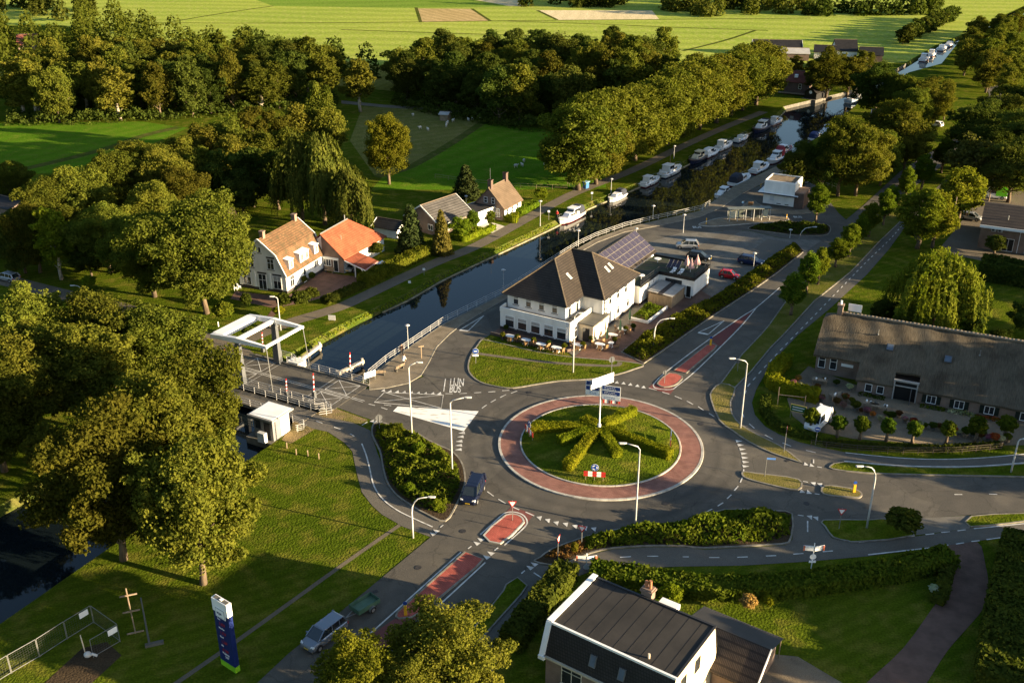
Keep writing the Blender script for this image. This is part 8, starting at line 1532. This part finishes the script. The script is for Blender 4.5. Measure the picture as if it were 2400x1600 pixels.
plain('blue_bench', MB().box(-0.9,-0.4,0.15,0.9,0.4,0.28).box(-0.8,-0.3,0,-0.6,0.3,0.15).box(0.6,-0.3,0,0.8,0.3,0.15), mat('bench_blue', (0.03,0.25,0.55), None, 1, 0.5), (*at(1792,489).xy,0.15), R(-15), 'bright blue slab bench in front of the white block', 'bench')
for x, y, ty, l in [(1655,527,511,'yellow topped post at the left end of the bus platform'),(1843,514,502,'short yellow post at the right end of the bus platform'),(1783,439,431,'yellow post beside the white block')]:
    p = at(x, y); h = max(0.8, height_at(x, y, ty)); T = thing('marker_post', p, 0, l, 'post'); mb = MB(); mb.tube([(0,0,0),(0,0,h)],0.09,8); mb.build('shaft', YELLOW, T); mb = MB(); mb.tube([(0,0,h*0.45),(0,0,h*0.6)],0.095,8); mb.build('band', WHITE, T)
for i, (x, y) in enumerate([(362,742),(380,748),(404,754),(429,760),(452,766),(477,773),(512,765)]):
    p = at(x, y); mb = MB(); mb.tube([(0,0,0),(0,0,0.75),(0,0,0.8)],[0.09,0.09,0.04],8); plain('verge_post', mb, WHITE, p, 0, 'short white post along the edge of the oak lawn', 'post', 'white verge posts along the oak lawn')
for i, (x, y) in enumerate([(695,1065),(722,1068),(748,1075),(673,1050)]):
    p = at(x, y); mb = MB(); mb.bar((0,0,0),(0,0,0.8),0.12); plain('wooden_bollard', mb, WOOD, p, 0.2, 'short wooden post on the lawn beside the bridge cabin', 'post', 'wooden posts beside the bridge cabin')
# farm clutter, green board, fence
p = at(1868,982); T = thing('farm_board', p, R(-28), 'green board with yellow rim behind the low dark hedge', 'sign'); mb = MB(); mb.box(-1.0,0,1.0,1.0,0.05,2.0); mb.build('rim', mat('board_yellow', (0.55,0.45,0.10), None, 1, 0.5), T); mb = MB(); mb.box(-0.93,-0.012,1.07,0.93,-0.001,1.93); mb.build('face', mat('board_green', (0.01,0.10,0.045), None, 1, 0.5), T)
for k in range(2): mb = MB(); mb.box(-0.75,-0.018,1.6-k*0.35,0.75-k*0.2,-0.013,1.72-k*0.35); mb.build('legend', WHITE, T)
mb = MB(); mb.bar((-0.9,0.06,0),(-0.9,0.06,1.9),0.08); mb.bar((0.9,0.06,0),(0.9,0.06,1.9),0.08); mb.build('posts', WOOD, T)
p = at(1822,948); T = thing('board_gate', p, R(-12), 'grey post and rail frame behind the thick clipped hedge', 'fence'); mb = MB(); mb.bar((0,0,0),(0,0,2.6),0.09); mb.bar((3.4,-0.3,0),(3.4,-0.3,1.9),0.09); mb.build('post', WOOD, T); mb = MB(); mb.bar((0,0,1.5),(3.4,-0.3,1.6),0.07); mb.build('rail', WOOD, T)
railing('farm_fence', [(1900,1046),(2000,1058),(2120,1064),(2240,1063),(2345,1054),(2362,1036)], 'low dark post and rail fence along the cycle path', 'fence', 0.9, 3, mat('dark_timber', (0.07,0.055,0.04), None, 3, 0.9), 1.8, 0.0, px=True)
railing('field_fence', [(1020,418),(1100,430),(1200,440),(1330,445)], 'thin wire fence on posts behind the brown house', 'fence', 1.0, 2, WOOD, 3.5, 0.0, px=True, r=0.025)
railing('garden_fence', [(1330,432),(1345,446),(1380,440)], 'low wooden fence near the first canal tree', 'fence', 0.9, 2, WOOD, 1.5, 0.0, px=True)
railing('timber_rails', [(1930,432),(1968,448)], 'pale timber rails behind the white block', 'fence', 1.2, 2, CREAM, 1.5, 0.0, px=True)
flc = [leaf_mat('pink_flowers',(0.45,0.16,0.25),(0.14,0.13,0.03),0.2), leaf_mat('red_flowers',(0.40,0.07,0.03),(0.10,0.11,0.03),0.2), leaf_mat('pale_flowers',(0.50,0.48,0.30),(0.12,0.15,0.04),0.2), LEAF_S, LEAF_HD, LEAF_R]
for i, (x, y, s) in enumerate(sorted([(2088,985,1.0),(2062,990,0.8),(2105,978,0.8),(2140,998,0.9),(2185,1008,0.9),(2200,1006,0.7),(2262,1022,1.0),(2280,1024,0.9),(2330,1036,1.0),(2345,1038,0.8),(2360,1035,0.9),(1960,950,0.9),(1975,958,0.8),(1940,965,0.7),(2005,962,1.1),(1990,915,0.8),(1960,905,0.8),(1932,898,0.7),(1870,895,0.8),(1858,905,0.8),(1876,910,0.7),(1950,975,0.7),(2120,990,0.7),(2152,1003,0.8),(2168,1003,0.6),(2215,1012,0.8),(2232,1016,0.9),(2248,1018,0.6),(2298,1029,0.8),(2315,1032,0.7),(2030,972,0.9),(2018,968,0.6),(2044,978,0.7),(1915,915,0.8),(1902,925,0.9),(1890,915,0.7),(1925,940,0.8),(1980,940,0.9),(2075,975,0.6),(1996,945,0.7)])):
    p = at(x, y); T = thing('flower_tub', p, i, '%s tub of plants from the left in the farm yard' % ORD[i], 'flower tub', 'flower tubs in the farm yard'); mb = MB(); mb.tube([(0,0,0),(0,0,0.4*s)],[0.3*s,0.38*s],10); mb.build('tub', WOOD if i % 2 else STONE, T)
    lm_ = flc[i % 6]; c = mobj('plant', SP['ball'][0][i % 2][0], lm_, T); c.scale = (0.62*s,0.62*s,0.45*s); c.location = (0,0,0.0); c.material_slots[0].link = 'OBJECT'; c.material_slots[0].material = lm_
for i, (x, y, rz) in enumerate([(1960,935,20),(2040,955,-20),(2060,962,-25),(1920,900,-25)]):
    p = at(x, y); T = thing('yard_table', p, R(rz), 'weathered display table with oddments in the farm yard', 'table', 'display tables in the farm yard'); mb = MB(); mb.box(-1.0,-0.45,0.7,1.0,0.45,0.76); mb.build('tabletop', WOOD, T)
    for sx in (-0.9,0.9): mb = MB(); mb.bar((sx,-0.35,0),(sx,-0.35,0.7),0.08); mb.bar((sx,0.35,0),(sx,0.35,0.7),0.08); mb.build('trestle', WOOD, T)
    for k in range(4): q = (random.uniform(-0.85,0.85), random.uniform(-0.3,0.3)); g_ = thing('display_pot', (p.x + math.cos(R(rz))*q[0]-math.sin(R(rz))*q[1], p.y + math.sin(R(rz))*q[0]+math.cos(R(rz))*q[1], 0.76), 0, 'small pale pot on a display table in the farm yard', 'pot', 'pots on the display tables'); mb = MB(); mb.tube([(0,0,0),(0,0,0.2),(0,0,0.3)],[0.1,0.15,0.1],8); mb.build('pot', WHITE if k % 2 else DECKG, g_)
fw = lambda x, y: (lambda v: (v.x+46.4, v.y+122.1))(Matrix.Rotation(R(-24.9),3,'Z') @ Vector((x,y,0)))
for x0, x1, lm_, l in ((8.0,11.2,LEAF_S,'green border plants under the first farm window'),(11.4,14.6,flc[2],'pale flowering border under the middle farm window'),(14.8,18.0,flc[1],'red flowering border under the right farm window'),(0.2,3.6,LEAF_HD,'dark border plants left of the barn door')):
    shrubs('border_plants', [fw(x0,-0.9),fw(x1,-0.9),fw(x1,0.25),fw(x0,0.25)], 0.75, lm_, l, 60, 0.26, px=False, z0=0.0, inset=0.0)
# roof finials on the thatch, bicycle, garden chairs
for i, (x, y) in enumerate(((1.0,7.2),(14.0,6.6))):
    mb = MB(); mb.tube([(x,y,roof_z(y)),(x,y,roof_z(y)+0.9)],0.05,6); mb.ball((x,y,roof_z(y)+0.15),0.12,8,6); mb.build('vent_pipe', GALV, FM)
p = at(712,1012); T = thing('bicycle', p, R(-20), 'dark bicycle parked beside the bridge cabin', 'bicycle')
for x in (-0.52,0.52): mb = MB(); mb.tube([(x+0.33*math.cos(t*math.pi/8),0,0.34+0.33*math.sin(t*math.pi/8)) for t in range(17)],0.022,6,caps=False); mb.build('wheel', RUBBER, T)
mb = MB(); 
for a, b_ in (((-0.52,0,0.34),(-0.1,0,0.3)),((-0.1,0,0.3),(-0.22,0,0.85)),((-0.52,0,0.34),(-0.2,0,0.75)),((-0.1,0,0.3),(0.38,0,0.85)),((-0.2,0,0.78),(0.37,0,0.85)),((0.38,0,0.95),(0.52,0,0.34))): mb.tube([a,b_],0.02,6)
mb.build('frame', BLACK, T); mb = MB(); mb.obox((-0.23,0,0.9),(0.26,0.14,0.06)); mb.build('saddle', BLACK, T); mb = MB(); mb.tube([(0.28,-0.28,1.0),(0.4,-0.2,1.02),(0.4,0.2,1.02),(0.28,0.28,1.0)],0.018,6); mb.build('handlebar', GALV, T)
for i, (x, y) in enumerate(((553,680),(560,676))):
    p = at(x, y); T = thing('garden_chair', p, R(100+40*i), 'white garden chair at the corner of the white gambrel house', 'chair', 'white garden chairs'); mb = MB(); mb.box(-0.25,-0.25,0.4,0.25,0.25,0.45); mb.build('seat', WHITE, T); mb = MB(); mb.obox((0,0.25,0.72),(0.5,0.05,0.6),0,R(-12)); mb.build('backrest', WHITE, T)
    for sx in (-0.22,0.22): mb = MB(); mb.bar((sx,-0.22,0),(sx,-0.22,0.4),0.05); mb.bar((sx,0.22,0),(sx,0.22,0.4),0.05); mb.build('legs', WHITE, T)
# people
def person(px, py, z, rz, label, top, legs, crouch=False):
    p = at(px, py, z); T = thing('person', p, R(rz), label, 'person'); SK = mat('skin', (0.50,0.30,0.20), None, 2, 0.6)
    k = 0.62 if crouch else 1.0; hz = 0.92*k
    J = {'pelvis':(0,0,hz),'chest':(0,-0.04 if not crouch else -0.2,hz+0.42),'neck':(0,-0.05 if not crouch else -0.24,hz+0.58),'head':(0,-0.07 if not crouch else -0.3,hz+0.70)}
    bm = bmesh.new(); sl = []
    def vt(c, r): v = bm.verts.new(c); sl.append(r); return v
    pv = vt(J['pelvis'],0.14); ch = vt(J['chest'],0.16); nk = vt(J['neck'],0.06); hd = vt(J['head'],0.10); ht = vt((J['head'][0],J['head'][1],J['head'][2]+0.12),0.085)
    for a, b_ in ((pv,ch),(ch,nk),(nk,hd),(hd,ht)): bm.edges.new((a,b_))
    for s in (-1,1):
        sh = vt((s*0.2,J['chest'][1],J['chest'][2]+0.06),0.06); el = vt((s*0.27,J['chest'][1]-0.06,J['chest'][2]-0.22),0.045); wr = vt((s*0.24,J['chest'][1]-0.22,J['chest'][2]-0.42),0.035); hn = vt((s*0.23,J['chest'][1]-0.28,J['chest'][2]-0.5),0.035)
        hp_ = vt((s*0.1,0,hz-0.06),0.10); kn = vt((s*0.11,-0.06 if not crouch else -0.35,0.5*k+0.0),0.07); an_ = vt((s*0.11,0.0,0.09),0.05); to = vt((s*0.12,-0.16,0.04),0.04)
        for a, b_ in ((ch,sh),(sh,el),(el,wr),(wr,hn),(pv,hp_),(hp_,kn),(kn,an_),(an_,to)): bm.edges.new((a,b_))
    me = bpy.data.meshes.new('body'); bm.to_mesh(me); bm.free(); o = mobj('body', me, SK, T); md = o.modifiers.new('skin','SKIN'); 
    for v, r in zip(me.skin_vertices[0].data if me.skin_vertices else [], sl): v.radius = (r,r)
    if not me.skin_vertices:
        pass
    sb = o.modifiers.new('sub','SUBSURF'); sb.levels = 1; sb.render_levels = 1
    if me.skin_vertices: me.skin_vertices[0].data[0].use_root = True
    c = J['chest']
    mb = MB(); mb.loft([[(r*math.cos(t*math.pi/5),cy+r*0.7*math.sin(t*math.pi/5),z_) for t in range(10)] for r, cy, z_ in ((0.19,0,hz-0.08),(0.2,0,hz+0.08),(0.22,c[1],c[2]),(0.2,c[1],c[2]+0.1),(0.09,c[1],c[2]+0.17))]); 
    for s in (-1,1): mb.tube([(s*0.2,c[1],c[2]+0.06),(s*0.28,c[1]-0.06,c[2]-0.22),(s*0.25,c[1]-0.2,c[2]-0.4)],[0.085,0.07,0.055],8)
    mb.build('jacket', top, T)
    mb = MB()
    for s in (-1,1): mb.tube([(s*0.09,0,hz+0.02),(s*0.11,-0.06 if not crouch else -0.35,0.5*k),(s*0.11,0,0.1)],[0.125,0.095,0.075],8)
    mb.build('trousers', legs, T); mb = MB(); mb.ball((J['head'][0],J['head'][1]+0.025,J['head'][2]+0.1),(0.115,0.12,0.1),10,6); mb.build('hair', mat('dark_hair', (0.05,0.035,0.025), None, 3, 0.8), T)
person(1305,512,0,140,'person in red standing on the towpath beside the first cruiser', RED, NAVYP if False else DARK); person(942,832,0.1,200,'person in dark clothes standing at the quay railing', mat('brown_coat', (0.09,0.055,0.04), None, 2, 0.9), DARK); person(945,852,0.1,150,'person in a white top crouching on the promenade', WHITE, DARK, True)
# sheep
sme = MB(); sme.ball((0,0,0.62),(0.52,0.28,0.3),12,8); 
for x in (-0.3,0.3):
    for y in (-0.14,0.14): sme.tube([(x,y,0),(x,y,0.5)],[0.035,0.06],6)
sme.tube([(0.42,0,0.7),(0.6,0,0.86),(0.76,0,0.8)],[0.15,0.12,0.06],8); SHM = sme.mesh('sheep', True); WOOL = mat('wool', (0.66,0.60,0.50), None, 4, 0.95)
for i, (x, y) in enumerate(sorted([(1046,298),(1062,286),(1050,290),(1120,272),(1125,277),(1098,284),(1108,282),(985,303),(1003,307),(1047,293),(1209,393),(1224,391),(1228,381),(1278,387),(968,273)])):
    p = at(x, y); o = mobj('sheep', SHM, WOOL); o.location = p; o.rotation_euler = (0,0,random.uniform(0,6.28)); tag(o, '%s white sheep from the left grazing behind the canal trees' % ORD[i], 'sheep', 'sheep in the meadows')
# trees standing just outside the right edge: their shade lies over the farm and the southern garden
for x, y, h, w_ in [(84,112,14,12),(88,101,13,11),(94,120,15,13),(82,92,11,10),(101,108,15,13),(78,126,10,9),(96,134,13,12),(70,66,13,12),(66,54,12,11),(76,76,13,12),(84,62,13,12),(104,150,14,13),(112,160,14,13)]:
    tree('wood', (x,y,0), h, w_, 'tree standing just beyond the right edge of the view', 'trees beyond the right edge')
# manhole covers and gully grates
IRON = mat('cast_iron', (0.035,0.032,0.03), (0.06,0.052,0.045), 6, 0.6, 0.4)
for x, y in [(1643,994),(1412,1328),(1302,1340),(1085,1245),(1240,920),(1560,1180),(1890,1180),(980,1330),(1750,850),(1150,870)]:
    p = at(x, y); mb = MB(); mb.tube([(p.x,p.y,0.04),(p.x,p.y,0.058)], 0.36, 16); mb.build('manhole_cover', IRON, ROAD)
for x, y in [(1199,913),(1845,1080),(1730,1008),(1640,1268),(2306,1121),(880,1386),(1062,1205)]:
    p = at(x, y); mb = MB(); mb.obox((p.x,p.y,0.05),(0.5,0.4,0.02),0.5); mb.build('gully_grate', IRON, ROAD)
# felt seams on the black roof
for k in range(1,10): mb = MB(); mb.box(k*1.18-0.03,0.2,6.3,k*1.18+0.03,7.3,6.312); mb.build('felt_seam', mat('felt_seam', (0.014,0.013,0.012), None, 1, 0.8), HB)
